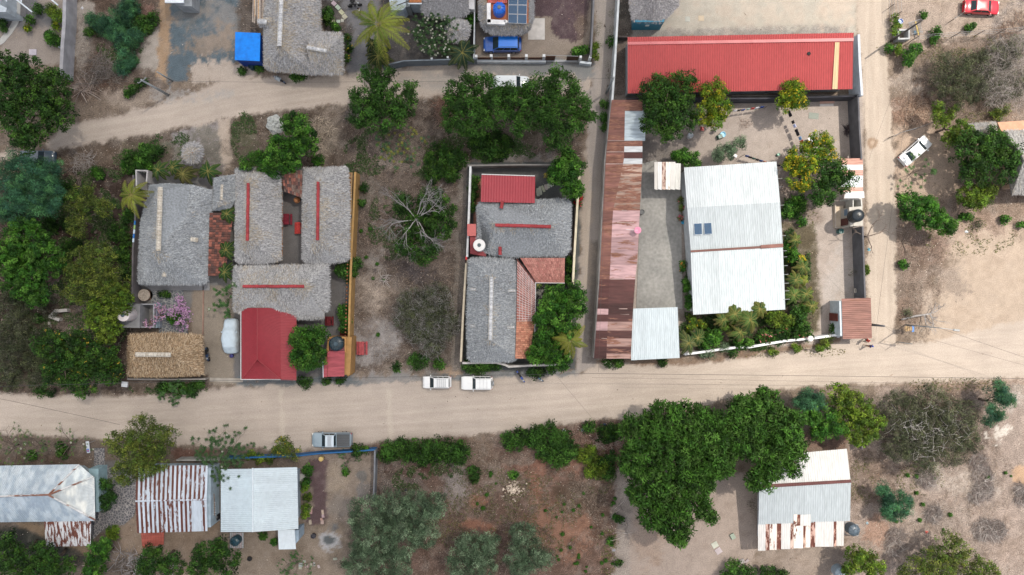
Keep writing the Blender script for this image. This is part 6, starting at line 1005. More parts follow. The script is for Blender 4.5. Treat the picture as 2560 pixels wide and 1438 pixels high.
# ================================================================== TREES: (name, crown height, species, lobes, label[, flowers])
Y_ = ((.62, .42, .02), (.50, .36, .03)); WHF = ((.75, .72, .66),)
TREES = [
 ("large_tree", 6.5, 'dark', [(60, 190, 58), (120, 225, 55), (70, 290, 70), (140, 285, 42), (15, 250, 55), (60, 345, 38), (30, 165, 38)], "huge dark green tree at the left edge where the upper road enters"),
 ("acacia_tree", 5.5, 'feather', [(45, 440, 62), (100, 480, 58), (35, 520, 48), (112, 430, 40)], "large feathery blue green acacia at the left edge below the huge dark tree"),
 ("broadleaf_tree", 5.5, 'lush', [(60, 600, 58), (112, 648, 48), (60, 700, 52), (25, 645, 48), (85, 735, 32)], "large bright green leafy tree at the left edge, under the feathery acacia"),
 ("slender_tree", 4.5, 'olive', [(200, 500, 34), (198, 560, 32), (248, 520, 28), (225, 480, 18)], "small pale olive tree left of the yellow coconut palm"),
 ("olive_tree", 5, 'olive', [(200, 660, 44), (250, 640, 40), (268, 700, 42), (188, 715, 42), (232, 700, 45)], "wide olive green tree left of the blue grey thatched house"),
 ("olive_tree", 4.5, 'lime', [(290, 738, 38), (250, 790, 42), (270, 830, 34), (305, 765, 24), (232, 765, 20)], "yellow green tree beside the white water tank"),
 ("flowering_tree", 4.5, 'dark', [(180, 870, 48), (232, 900, 52), (150, 930, 42), (262, 925, 42), (120, 862, 38), (200, 960, 36)], "dark tree sprinkled with yellow flowers beside the tan palapa", (((.45, .32, .03), (.38, .28, .04)), 75, .13)),
 ("leafy_tree", 4, 'lush', [(738, 312, 34), (762, 352, 34), (702, 366, 32), (650, 402, 26), (722, 400, 30), (690, 408, 34), (612, 410, 16)], "bright green leafy tree behind the left long thatched house"),
 ("neem_tree", 5.5, 'neem', [(900, 245, 30), (945, 222, 42), (1000, 245, 40), (952, 290, 46), (902, 285, 32), (1000, 285, 32), (910, 185, 15), (975, 180, 14), (1028, 215, 14), (940, 195, 22)], "leftmost of the neem trees beside the upper road, with two stray tufts"),
 ("neem_tree", 5.5, 'neem', [(1150, 235, 42), (1210, 225, 44), (1180, 290, 52), (1138, 295, 38), (1235, 275, 46), (1170, 195, 16), (1250, 240, 30), (1268, 228, 20)], "middle neem tree beside the upper road, half covering the white van"),
 ("neem_tree", 5.5, 'neem', [(1345, 225, 42), (1400, 215, 42), (1440, 250, 38), (1385, 280, 50), (1398, 335, 42), (1450, 300, 32), (1335, 285, 42), (1386, 180, 12), (1478, 292, 16), (1290, 270, 28), (1300, 320, 24), (1285, 238, 26), (1312, 224, 18)], "rightmost of the neem trees beside the upper road and the alley"),
 ("round_tree", 3.8, 'dark', [(1010, 510, 28), (1080, 508, 40), (1100, 565, 38), (1060, 625, 38), (1012, 620, 28), (1110, 522, 28), (1050, 560, 40)], "dense dark green tree standing behind the bleached dead tree"),
 ("citrus_tree", 3.5, 'lush', [(768, 862, 40), (745, 845, 24), (795, 835, 26), (750, 895, 26), (795, 895, 24), (772, 910, 20)], "round glossy green citrus tree between the crimson roof and the ochre annex"),
 ("garden_tree", 4, 'lush', [(1412, 425, 38), (1430, 468, 28), (1388, 440, 22), (1440, 415, 24), (1420, 395, 24)], "bright green tree in the top right corner of the central plot"),
 ("garden_tree", 4, 'lush', [(1390, 742, 32), (1432, 762, 38), (1400, 800, 32), (1440, 728, 24), (1368, 770, 22), (1352, 800, 18), (1425, 825, 24), (1365, 832, 20)], "green garden tree leaning over the alley below the salmon tile porch"),
 ("garden_tree", 3.6, 'lush', [(1368, 870, 38), (1340, 888, 22), (1402, 900, 28), (1350, 848, 18)], "round green garden tree at the street end of the tiled porch"),
 ("mango_tree", 5, 'dark', [(1640, 225, 42), (1700, 222, 46), (1660, 272, 52), (1702, 290, 42), (1635, 300, 34), (1680, 332, 28)], "dense dark mango tree overlapping the long red roof"),
 ("blossoming_tree", 4.5, 'yellow', [(1785, 228, 34), (1800, 268, 32), (1765, 285, 30), (1790, 300, 24)], "yellow green tree touching the dark mango tree by the long red roof", (Y_, 40, .12)),
 ("blossoming_tree", 4.2, 'yellow', [(1985, 228, 32), (1968, 255, 24), (1998, 250, 24)], "small yellow green tree alone at the edge of the long red roof", (Y_, 50, .12)),
 ("blossoming_tree", 4.2, 'yellow', [(2052, 362, 34), (2010, 398, 42), (1985, 412, 26), (2000, 450, 30), (2070, 385, 22)], "wide tree thick with yellow blossom east of the big white roof", (Y_, 220, .15)),
 ("leafy_tree", 4.2, 'dark', [(2080, 430, 42), (2062, 480, 38), (2108, 450, 32)], "dark leafy tree between the yellow blossom tree and the lane"),
 ("leafy_tree", 3.6, 'lush', [(2280, 512, 38), (2318, 530, 42), (2355, 560, 28), (2382, 568, 16)], "green leafy tree on the pale soil between the lane and the two big trees"),
 ("big_leafy_tree", 4.5, 'dark', [(2430, 370, 46), (2480, 362, 46), (2500, 420, 46), (2440, 430, 38), (2528, 392, 32)], "big dark leafy tree in front of the thatches at the right edge"),
 ("olive_tree", 3.2, 'lime', [(2425, 490, 30), (2462, 482, 32), (2440, 508, 22)], "light olive tree just below the big dark leafy tree at the right edge"),
 ("leafy_tree", 3.2, 'lime', [(2362, 290, 26), (2398, 328, 30), (2345, 270, 16), (2380, 345, 22)], "light green tree above the white parked sedan"),
 ("scrub_tree", 2.8, 'thorn', [(2380, 170, 46), (2420, 215, 50), (2360, 215, 30), (2440, 150, 30)], "brownish olive scrub tree below the wire fence at the right"),
 ("street_tree", 5, 'olive', [(350, 1080, 42), (302, 1112, 38), (392, 1100, 38), (342, 1150, 52), (312, 1182, 32), (382, 1148, 38), (420, 1080, 18)], "olive green street tree at the corner of the rust striped roof"),
 ("silver_tree", 5.5, 'grey', [(920, 1290, 52), (982, 1275, 52), (1050, 1275, 50), (1088, 1262, 32), (928, 1362, 56), (1000, 1345, 56), (1060, 1335, 38), (900, 1412, 46), (980, 1420, 50)], "very large silvery grey green tree at the bottom of the scrub field"),
 ("silver_tree", 4, 'grey', [(1180, 1372, 42), (1150, 1410, 36), (1222, 1362, 32), (1200, 1425, 40)], "silvery grey green tree at the bottom edge, middle of the three"),
 ("silver_tree", 4, 'grey', [(1310, 1338, 34), (1330, 1388, 38), (1290, 1395, 32), (1362, 1402, 22), (1305, 1430, 30)], "silvery grey green tree at the bottom edge, rightmost of the three"),
 ("spreading_tree", 6, 'big', [(1600, 1082, 48), (1660, 1062, 56), (1722, 1062, 56), (1770, 1082, 44), (1602, 1150, 52), (1680, 1140, 62), (1752, 1150, 52), (1620, 1222, 48), (1682, 1240, 52), (1742, 1202, 46), (1640, 1290, 42), (1690, 1308, 46), (1750, 1268, 30), (1778, 1292, 16), (1700, 1348, 20), (1590, 1240, 22), (1800, 1170, 30), (1795, 1112, 32), (1792, 1052, 28)], "huge spreading tree filling the lot south of the road"),
 ("spreading_tree", 5.5, 'big', [(1862, 1032, 46), (1912, 1012, 42), (1950, 1062, 46), (1890, 1102, 56), (1968, 1110, 46), (1932, 1160, 42), (1900, 1200, 32), (1985, 1055, 30), (1985, 1172, 20), (1850, 1090, 36), (2000, 1125, 24), (1832, 1068, 34), (1826, 1118, 34), (1815, 1160, 26), (1880, 1060, 34)], "large spreading tree overhanging the rust patched white roof"),
 ("roadside_tree", 3.5, 'feather', [(2030, 1005, 32), (2005, 1010, 20)], "small dark teal feathery tree between the spreading trees and the road"),
 ("roadside_tree", 4, 'lush', [(2060, 1050, 38), (2092, 1070, 26), (2050, 1085, 22), (2025, 1045, 22)], "bright green tree above the rust patched roof"),
 ("roadside_tree", 4.2, 'lime', [(2100, 992, 36), (2148, 1020, 40), (2152, 1078, 40), (2182, 1058, 34), (2120, 1045, 30)], "light olive roadside tree left of the large grey thorn thicket"),
 ("thorn_tree", 4, 'thorn', [(2250, 1030, 52), (2330, 1015, 54), (2400, 1050, 52), (2300, 1105, 56), (2380, 1125, 48), (2250, 1112, 46), (2420, 1105, 34), (2312, 1165, 26), (2340, 1070, 50)], "very large grey olive thorn thicket south of the road at the right"),
 ("acacia_tree", 3.5, 'feather', [(2502, 980, 28), (2482, 1040, 28), (2520, 1002, 20)], "feathery blue green acacia at the right edge south of the road"),
 ("acacia_tree", 2.6, 'feather', [(2248, 1262, 36), (2212, 1218, 18), (2230, 1275, 26)], "small feathery green acacia east of the rust patched roof"),
 ("silver_tree", 4, 'olive', [(2380, 1372, 40), (2342, 1412, 46), (2420, 1422, 46), (2290, 1432, 40), (2470, 1436, 36)], "olive grey tree cut by the bottom edge at the right"),
 ("garden_tree", 3.4, 'lime', [(2140, 1388, 26), (2168, 1402, 28), (2130, 1428, 24), (2190, 1425, 26)], "sparse yellow green tree beside the pale tank at the bottom edge"),
 ("woodland_tree", 5, 'dark', [(100, 1400, 44), (142, 1425, 38), (70, 1428, 34)], "dark green tree at the bottom left below the patchy grey roof"), ("woodland_tree", 5, 'dark', [(20, 1400, 46), (15, 1350, 24)], "dark green tree in the bottom left corner"),
 ("woodland_tree", 3.6, 'lush', [(245, 1382, 28), (232, 1425, 28), (262, 1365, 16)], "light green feathery bush tree left of the pair of lava stones"),
 ("woodland_tree", 4, 'dark', [(380, 1398, 36), (425, 1418, 34), (360, 1430, 22)], "dark green tree at the bottom below the small red lean-to"), ("woodland_tree", 4, 'dark', [(515, 1388, 36), (560, 1408, 38), (500, 1425, 30), (548, 1368, 22)], "dark green tree at the bottom below the dark blue tank"),
 ("young_tree", 3, 'olive', [(710, 1115, 24), (728, 1130, 22), (695, 1128, 16)], "small yellow flecked tree beside the blue wall near the pickup", (Y_, 24, .10)),
]
GRN = "rows of neem trees by the upper road"
for t in TREES:
 nm, z, sp, lobes, lab = t[:5]; tree(nm, lobes, z, sp, lab, "tree", GRN if nm == "neem_tree" else None, t[5] if len(t) > 5 else None, flat=.7 if sp in ('big', 'neem') else .6, dens=1.35 if sp in ('thorn', 'grey') else 1)
# hedges and shrubs near the ground: (name, z, species, lobes, label, flowers)
HEDGES = [
 ("hedge", 1.1, 'neem', [(972, 1128, 28), (1010, 1125, 33), (1050, 1128, 34), (1092, 1128, 34), (1130, 1128, 32), (1152, 1135, 24)], "long dense green hedge along the road, left of the dry gap"), ("hedge", 1.1, 'neem', [(1288, 1095, 32), (1330, 1088, 32), (1372, 1092, 34), (1410, 1112, 32), (1395, 1140, 32), (1430, 1128, 22), (1355, 1128, 24)], "dense green hedge along the road, right of the dry gap"),
 ("bush", .8, 'neem', [(1185, 1180, 14), (1188, 1195, 12)], "small green bush in the dry gap below the hedges"), ("bush", .7, 'lush', [(1283, 1188, 11)], "tiny bright green bush above the pile of broken pale stones"), ("bush", .8, 'dark', [(1518, 1085, 26), (1540, 1075, 20), (1475, 1070, 18)], "dark green roadside bush with litter near the spreading tree"), ("bush", .8, 'dark', [(1515, 1160, 18), (1520, 1185, 18), (1530, 1140, 12)], "dark green bush in the scrub left of the huge spreading tree"), ("bush", .7, 'lime', [(1470, 1140, 26), (1500, 1170, 26), (1475, 1180, 16)], "thin yellow green undergrowth in the reddish scrub"),
 ("bush", 1.0, 'neem', [(990, 915, 13)], "small round dark bush left of the two white cars on the verge"), ("bush", 1.0, 'neem', [(1038, 905, 20), (1060, 900, 14)], "low green bush on the verge above the small white car"), ("bush", .8, 'neem', [(1098, 912, 15)], "low green bush near the corner of the central plot"), ("bush", .8, 'dark', [(910, 466, 12), (905, 508, 9)], "two small dark bushes beside the ochre wall"),
 ("bush", 1.4, 'neem', [(868, 672, 26), (890, 660, 16), (850, 680, 16)], "loose green bush growing through the ochre wall"), ("bush", 1.3, 'lush', [(858, 778, 15), (862, 800, 15), (860, 820, 11)], "bright leafy bush along the ochre wall near the annex"), ("bush", .8, 'lush', [(793, 402, 14)], "pale green agave like bush above the mossy tile porch"),
 ("bush", 1.2, 'feather', [(240, 50, 26), (262, 62, 22), (300, 40, 30), (320, 15, 24)], "feathery blue green bush in the overgrown top left lot"), ("bush", 1.1, 'feather', [(290, 82, 26), (335, 95, 24), (300, 110, 14)], "feathery dark bush in the middle of the overgrown top left lot"), ("bush", 1.1, 'feather', [(318, 148, 24), (300, 170, 16)], "feathery dark bush at the lower end of the overgrown top left lot"), ("bush", .8, 'dark', [(350, 205, 13), (330, 225, 9)], "small dark bush next to the leaning concrete pole"), ("bush", .6, 'lush', [(316, 236, 8)], "tiny bright green bush at the edge of the upper road"), ("bush", .6, 'neem', [(224, 82, 8)], "tiny green bush by the pale track in the top left lot"), ("bush", .8, 'dark', [(360, 60, 22), (385, 45, 14), (345, 70, 14)], "dark ground hugging bush by the pale footpath at the top left"),
 ("bush", 1.6, 'lime', [(130, 28, 18), (148, 40, 14)], "bright green bush against the long grey wall at the top left"), ("bush", 1.0, 'lush', [(122, 92, 16), (138, 100, 14)], "leafy green bush in the sandy top left yard"), ("bush", .7, 'yellow', [(68, 68, 9)], "small yellow bush in the middle of the sandy top left yard"), ("bush", .7, 'yellow', [(136, 60, 8), (140, 70, 6)], "small golden bush near the long grey wall at the top left"), ("bush", .8, 'dark', [(8, 60, 18)], "dark bush inside the curved path at the top left"), ("bush", .8, 'neem', [(95, 22, 12), (75, 48, 9)], "dark green bush under the white pergola beams"),
 ("bush", 1.0, 'neem', [(330, 400, 28), (365, 385, 22), (395, 375, 16)], "green bush on the left of the row of areca palms"), ("bush", .9, 'lush', [(320, 415, 20), (355, 412, 20), (345, 395, 14)], "bright green bush beside the narrow concrete doorway"), ("bush", .8, 'lush', [(242, 432, 16)], "small bright bush above the pale olive tree"), ("bush", .8, 'lush', [(360, 370, 10)], "small light green bush beside the upper road"),
 ("bush", 1.0, 'dark', [(290, 580, 22), (310, 600, 20), (300, 640, 22), (318, 680, 18), (180, 620, 24), (160, 480, 26), (170, 560, 20), (120, 560, 24), (320, 540, 18)], "dark green undergrowth along the wall of the blue grey thatched house"), ("bush", .8, 'neem', [(98, 795, 10)], "tiny dark bush near the ruined white walls"), ("bush", 1.0, 'thorn', [(30, 760, 42), (60, 800, 36), (20, 840, 40), (120, 770, 26), (100, 840, 30)], "grey olive thorn scrub at the left edge near the ruined walls"), ("bush", 1.0, 'thorn', [(40, 900, 46), (20, 950, 34), (90, 900, 34), (90, 950, 26), (110, 900, 30), (60, 860, 34)], "brown olive thorn scrub at the left edge above the road"), ("bush", .7, 'dark', [(95, 980, 14), (127, 984, 9)], "two small dark bushes at the left of the road edge"),
 ("topiary", .8, 'lush', [(435, 798, 16)], "neat round green bush inside the pink bougainvillea"), ("agave", .6, 'dark', [(410, 737, 12)], "dark spiky round plant on the stone patio"), ("bush", .8, 'dark', [(742, 60, 0), (816, 35, 16), (822, 50, 14)], "dark bush beside the stepping stones at the top"), ("bush", .7, 'lush', [(838, 68, 11)], "small bright green bush below the stepping stones"), ("bush", .8, 'dark', [(868, 95, 10), (872, 118, 10), (862, 150, 12)], "dark low bushes along the driveway beside the thatched wing", ((Y_), 14, .12)),
 ("bush", 1.0, 'lush', [(745, 190, 16), (735, 185, 12)], "green spotted bush under the eaves of the big ragged thatch"), ("bush", .5, 'neem', [(605, 178, 5), (648, 170, 8)], "small weeds beside the blue shed"), ("bush", 1.0, 'lush', [(1178, 45, 14), (1172, 60, 10)], "green bush beside the round parasol by the driveway wall"),
 ("bush", .9, 'lush', [(1445, 130, 14), (1460, 125, 12)], "pale green papaya like bush in the corner by the gate"), ("bush", 1.0, 'lime', [(1490, 122, 14), (1488, 142, 10)], "green bush outside the black block wall in the alley"), ("bush", .8, 'brown', [(1498, 60, 9), (1494, 80, 9), (1530, 30, 10), (1528, 75, 12)], "dry brown weeds along the top of the alley"), ("bush", .8, 'neem', [(1530, 103, 10), (1510, 290, 9), (1512, 262, 10)], "green weeds growing against the alley wall"), ("bush", .8, 'neem', [(1512, 318, 8)], "small weed below the alley wall's bend"), ("bush", .8, 'brown', [(1522, 160, 9), (1524, 190, 8)], "dry leaves and weeds at the foot of the alley wall"),
 ("shrub", 2.2, 'grey', [(1812, 378, 24), (1795, 388, 16), (1832, 370, 14)], "bushy blue green shrub in the swept yard above the big white roof"), ("shrub", 1.6, 'grey', [(1850, 355, 17)], "small round pale shrub in the swept yard"), ("shrub", 2.2, 'lush', [(1705, 392, 20), (1730, 400, 22), (1690, 388, 10)], "bright green shrub at the upper left corner of the big white roof"), ("shrub", 1.2, 'lush', [(1985, 518, 26), (1965, 530, 16), (2000, 505, 16)], "bright green shrub east of the big white roof, below the dark leafy tree"), ("shrub", .7, 'lush', [(2006, 554, 12)], "small round green shrub in the bare yard"), ("bush", .8, 'brown', [(2130, 680, 10)], "dry straw coloured tuft against the block wall"), ("bush", .7, 'lime', [(2168, 680, 7), (2166, 670, 5)], "small green weed outside the block wall"),
 ("bush", .9, 'lime', [(2240, 45, 9), (2243, 62, 10), (2240, 80, 8)], "narrow bright green bush beside the blue bucket"), ("bush", .8, 'lush', [(2226, 117, 9)], "small green bush at the foot of the leaning pole"), ("bush", .8, 'lime', [(2246, 120, 8), (2245, 132, 6)], "small olive bush near the leaning pole"), ("bush", 1.4, 'lush', [(2274, 140, 16), (2290, 122, 14), (2272, 155, 10)], "bright leafy bush below the end of the wire fence"), ("bush", .7, 'lush', [(2340, 82, 12), (2335, 98, 9)], "bright green bush growing through the wire fence"), ("bush", .5, 'lush', [(2310, 38, 8)], "dry round tuft near the low wire posts"), ("bush", .5, 'lush', [(2422, 70, 6)], "left of two tiny bright bushes below the red car"), ("bush", .5, 'lush', [(2432, 65, 5)], "right of two tiny bright bushes below the red car"), ("bush", .7, 'olive', [(2490, 285, 18), (2510, 275, 14)], "dark green scrub above the small thatched hut at the right"),
 ("bush", .6, 'lush', [(2514, 548, 11)], "small round green bush on the pale slope at the right"), ("bush", .6, 'lush', [(2556, 562, 8)], "small green bush at the right edge of the pale slope"), ("bush", .6, 'thorn', [(2445, 560, 10)], "small dry grey bush on the pale slope"), ("bush", .6, 'lush', [(2260, 662, 10)], "small green bush among the fallen branches by the lane"), ("bush", .5, 'thorn', [(2268, 782, 12)], "low olive tuft at the fallen dead tree"), ("bush", .5, 'lush', [(2420, 545, 10), (2405, 542, 6)], "low green shoot right of the leafy tree on the pale soil"),
 ("bush", .7, 'lush', [(855, 1200, 0), (765, 1208, 11), (770, 1175, 13)], "leafy bush at the corner of the clean white roof"), ("bush", .8, 'lime', [(765, 1222, 10), (767, 1242, 11), (765, 1268, 10), (762, 1288, 8)], "row of yellow green bushes along the clean white roofed house"), ("bush", .6, 'lush', [(862, 1178, 7)], "tiny green bush in the walled yard"), ("bush", .9, 'dark', [(893, 1127, 18), (910, 1122, 12)], "dark bush draped over the blue wall right of the pickup"), ("bush", .8, 'lime', [(625, 1140, 12), (650, 1148, 12), (672, 1150, 10)], "green weeds along the blue wall above the clean white roof"), ("bush", .5, 'lush', [(683, 1354, 8)], "tiny bright rosette plant beside the white porch roof"), ("bush", .6, 'neem', [(655, 1340, 11)], "dark weed behind the clean white roofed house"), ("bush", .9, 'dark', [(155, 1130, 16), (148, 1120, 14)], "dark bush under the bare frangipani branches"), ("bush", .8, 'neem', [(78, 1140, 9)], "small green bush left of the bare frangipani trees"), ("bush", 1.5, 'dark', [(262, 1210, 16), (268, 1240, 20), (262, 1265, 14)], "dark shrub between the patchy grey roof and the stone path"),
 ("bush", .7, 'lime', [(280, 1330, 16), (288, 1338, 10)], "small bright green bush at the end of the stone path"), ("bush", .5, 'lush', [(1550, 1300, 9), (1542, 1295, 7)], "small bright bush on the pale path beside the spreading tree"), ("bush", .5, 'lush', [(1526, 1353, 7)], "tiny round green bush left of the pale path"), ("bush", .5, 'dark', [(1545, 1405, 9)], "dark tuft on the pale path near the bottom edge"), ("bush", 1.3, 'neem', [(1840, 1425, 22), (1870, 1432, 18), (1815, 1434, 14)], "green bush at the bottom edge below the swept lot"), ("bush", 1.3, 'dark', [(1920, 1436, 22), (1950, 1440, 18)], "dark bush at the bottom edge beside the rust patched house"), ("bush", .9, 'brown', [(1880, 1262, 14), (1886, 1275, 10)], "russet bush at the left wall of the rust patched house"),
 ("bush", .7, 'dark', [(1545, 908, 14), (1520, 910, 10)], "green weeds with white flowers at the foot of the rusty shed", (WHF, 6, .12)), ("bush", .6, 'neem', [(1656, 905, 10)], "small green bush below the square white carport"), ("bush", .7, 'neem', [(765, 955, 13), (755, 950, 8)], "green bush in front of the citrus tree on the street"), ("bush", .6, 'neem', [(815, 952, 10), (850, 952, 10)], "low green bushes in front of the ochre annex"), ("bush", .6, 'neem', [(1200, 915, 24), (1170, 915, 14), (1235, 912, 16)], "low dark planting at the foot of the long slate thatch"), ("bush", 1.0, 'dark', [(1425, 655, 10), (1425, 680, 12), (1420, 700, 10)], "climbing green bush beside the salmon tiles"), ("bush", .8, 'neem', [(1184, 470, 10), (1182, 490, 9), (1186, 450, 8), (1182, 520, 8)], "green planting along the white garden wall"), ("bush", .9, 'dark', [(1330, 935, 14), (1355, 930, 12), (1375, 925, 10)], "roadside bushes beside the two motorcycles"), ("bush", .6, 'neem', [(410, 975, 18), (445, 968, 20), (480, 972, 18), (500, 965, 12)], "planted verge below the tan palapa"), ("bush", .9, 'dark', [(1100, 395, 40), (1140, 400, 30), (1085, 435, 26), (1130, 440, 20)], "dark scrub at the upper left corner of the central plot"), ("bush", .8, 'dark', [(1240, 360, 40), (1200, 365, 30)], "dark scrub under the middle neem tree"),
]
n0 = 0
for h in HEDGES: lob = [l for l in h[3] if l[2] > 0]; tree(h[0], lob, h[1], h[2], h[4], "hedge" if h[0] == "hedge" else "plant" if h[0] in ("agave", "topiary") else "bush", None, h[5] if len(h) > 5 else None, flat=.65, dens=1.15, limb=False)
# garden beside the big white roof
G = [("shrub", 1.8, 'lush', [(1782, 842, 20), (1775, 855, 18), (1790, 835, 14)], "vivid lime green shrub in the garden below the big white roof"), ("shrub", 1.8, 'lime', [(1822, 810, 20), (1835, 800, 12)], "yellowish rounded shrub in the garden below the big white roof"), ("shrub", 2.0, 'lime', [(1945, 797, 24), (1968, 800, 16), (1930, 790, 16)], "olive green frangipani dome in the garden below the big white roof"), ("shrub", 2.0, 'dark', [(1995, 790, 24), (2005, 815, 20), (2010, 775, 16)], "teal green dense shrub at the right corner of the garden"), ("shrub", 1.0, 'grey', [(1762, 880, 16), (1778, 888, 12)], "blue grey shrub spilling over the white garden wall"), ("shrub", 1.2, 'grey', [(1808, 868, 13)], "grey green shrub behind the white garden wall"), ("shrub", 1.2, 'lush', [(1850, 862, 14), (1870, 860, 14)], "green bush at the broken end of the white garden wall"), ("rose_bush", .9, 'dark', [(1910, 845, 20), (1935, 838, 18), (1965, 835, 22), (1995, 830, 20), (2020, 838, 14)], "flower bed of red and pink roses behind the white garden wall", (((.55, .06, .10), (.5, .2, .15), (.6, .3, .3)), 40, .12)), ("shrub", .9, 'olive', [(2060, 850, 10), (2075, 845, 9)], "sparse shrub right of the rose bed"), ("shrub", .7, 'lime', [(2068, 862, 11), (2050, 872, 10), (1990, 872, 12), (1935, 882, 10)], "weeds outside the white garden wall along the road"), ("shrub", 1.5, 'brown', [(2036, 790, 12), (2032, 805, 10)], "rust brown shrub beside the bare yard"), ("shrub", 1.4, 'lush', [(1985, 640, 16), (2000, 660, 14), (1975, 615, 14), (1992, 690, 12)], "leafy mixed planting along the east side of the big white roof", (Y_, 8, .14)), ("shrub", 1.4, 'lush', [(1722, 745, 9), (1720, 765, 9), (1718, 720, 8), (1712, 705, 7)], "narrow green hedge along the west side of the lower white roof"), ("shrub", .8, 'lime', [(1732, 800, 12), (1728, 818, 12), (1750, 812, 12)], "leafy plants at the lower left corner of the big white roof", (Y_, 8, .16)), ("golden_croton", 1.2, 'yellow', [(2000, 648, 9)], "small golden yellow plant beside the big white roof", (Y_, 30, .14)), ("shrub", .8, 'dark', [(1800, 895, 0), (1760, 862, 12), (1830, 885, 10)], "dark green filler plants behind the white garden wall"), ("potted_shrub", .8, 'olive', [(1702, 505, 8), (1706, 520, 7), (1704, 545, 7)], "potted plants along the west wall of the big white roof", (((.6, .12, .2),), 10, .12)), ("potted_shrub", .8, 'lush', [(1708, 660, 7), (1707, 672, 6)], "potted plants with orange flowers by the seam of the white roofs", (((.6, .25, .05),), 8, .12))]
for h in G: lob = [l for l in h[3] if l[2] > 0]; tree(h[0], lob, h[1], h[2], h[4], "shrub", "garden planting round the big white roof", h[5] if len(h) > 5 else None, flat=.7, dens=1.1)
AR = ((.055, .105, .028), (.085, .14, .035), (.12, .14, .035)); AD = ((.03, .075, .02), (.045, .095, .025))
palm(945, 62, 7.5, 76, "tall yellow green coconut palm at the top of the picture", nf=18, cols=((.16, .22, .035), (.22, .26, .04), (.10, .16, .03)), lw=.075, nleaf=40); palm(328, 488, 6, 46, "yellow green coconut palm beside the blue grey thatched house", nf=13, cols=((.20, .23, .035), (.14, .18, .03)), lw=.07, nleaf=34); palm(1425, 850, 4.5, 52, "yellow coconut palm leaning over the central plot's street corner", nf=14, cols=((.2, .22, .04), (.13, .17, .035)))
palm(1156, 132, 2.6, 42, "dark green date palm behind the grey front wall", nf=14, cols=((.03, .06, .035), (.045, .075, .04)), tip=(.12, .14, .05), droop=.55); palm(945, 140, 3, 36, "dark shaggy palm just below the tall coconut palm", nf=18, cols=((.025, .045, .015), (.04, .06, .02)), tip=(.1, .09, .04)); palm(930, 110, 3, 22, "small dark palm tucked under the tall coconut palm", nf=12, cols=((.03, .05, .018),), tip=(.06, .07, .02))
for i, (x, y, r, lab) in enumerate(((395, 425, 26, "left areca palm of the row above the blue grey thatch"), (432, 418, 22, "second areca palm of the row above the blue grey thatch"), (458, 435, 32, "middle bronze areca palm of the row above the blue grey thatch"), (520, 428, 30, "right areca palm of the row above the blue grey thatch"))): palm(x, y, 2.6, r, lab, nf=14, cols=AD if i != 2 else ((.09, .085, .03), (.06, .07, .02)), name="areca_palm", tip=(.10, .12, .04), trunk=.07, group="areca palms above the blue grey thatch")
for x, y, r, lab in ((568, 535, 24, "topmost areca palm between the dark tile roof and the long thatch"), (565, 625, 26, "middle areca palm between the dark tile roof and the long thatch"), (562, 680, 24, "lowest areca palm between the dark tile roof and the long thatch")): palm(x, y, 3, r, lab, nf=13, cols=AD, name="areca_palm", tip=(.06, .09, .03), trunk=.07, group="areca palms in the narrow gap")
for x, y, r, z, lab, c in ((1838, 785, 30, 3.2, "large russet tipped areca clump overlapping the white roof edge", AR), (1875, 800, 32, 3.4, "areca palm in the middle of the street garden", AR), (1900, 772, 26, 3.2, "areca palm overlapping the lower right part of the white roof edge", AR), (1808, 800, 24, 2.8, "areca palm left of the large russet tipped clump", AR), (1722, 858, 30, 2.6, "pale shaggy areca palm beside the square white carport", ((.12, .14, .06), (.07, .11, .04))), (1745, 845, 26, 2.4, "dark areca palm next to the vivid lime shrub", AD), (1850, 830, 26, 2.6, "areca palm near the sandy gap in the street garden", AR), (1990, 600, 18, 2.6, "topmost areca palm east of the big white roof", AR), (2008, 668, 22, 2.6, "areca palm beside the yellow croton east of the white roof", AR), (1990, 700, 24, 2.8, "areca palm level with the lower white roof's middle", AR), (1985, 738, 26, 2.8, "bright green areca palm near the lower right of the white roof", ((.07, .13, .03), (.09, .16, .04))), (2015, 735, 24, 2.8, "areca palm at the edge of the bare yard", AR), (2030, 765, 22, 2.4, "outermost areca palm reaching over the bare yard", AR), (1345, 712, 15, 2.2, "small areca palm in the inner corner of the salmon porch", AD), (2010, 700, 16, 2.2, "small yellow fronded palm at the bare yard's edge", ((.16, .2, .03),))):
 palm(x, y, z, r, lab, nf=14, cols=c, name="areca_palm", tip=(.22, .13, .07) if c is AR else (.14, .15, .06), trunk=.07, group="areca palms of the street garden")
palm(1368, 438, 1.2, 11, "small yellow fan plant on the dark gravel", nf=9, cols=((.35, .28, .06),), name="golden_palm", trunk=.05, nleaf=10)
frangipani(1090, 90, 52, 3.0, "white flowering frangipani between the coconut palm and the parasol", 8, 3, .26, 8, 95, extra=260, cols=((.03, .07, .025), (.045, .09, .03)), fs=.13); frangipani(1000, 362, 50, 2.0, "sparse broad leaved shrub tree in the dry field below the neem tree", 7, 3, .28, 6, 0, cols=((.05, .12, .06), (.08, .15, .04), (.2, .2, .04)), extra=40)
for x, y, r, lab in ((20, 1120, 44, "leftmost nearly bare frangipani above the patchy grey roof"), (85, 1120, 46, "middle nearly bare frangipani above the patchy grey roof"), (165, 1112, 50, "rightmost nearly bare frangipani above the patchy grey roof")): frangipani(x, y, r, 3.0, lab, 7, 3, .22, 5, 4, group="bare frangipanis along the road", bare=.3, cols=((.09, .14, .03), (.06, .12, .04)))
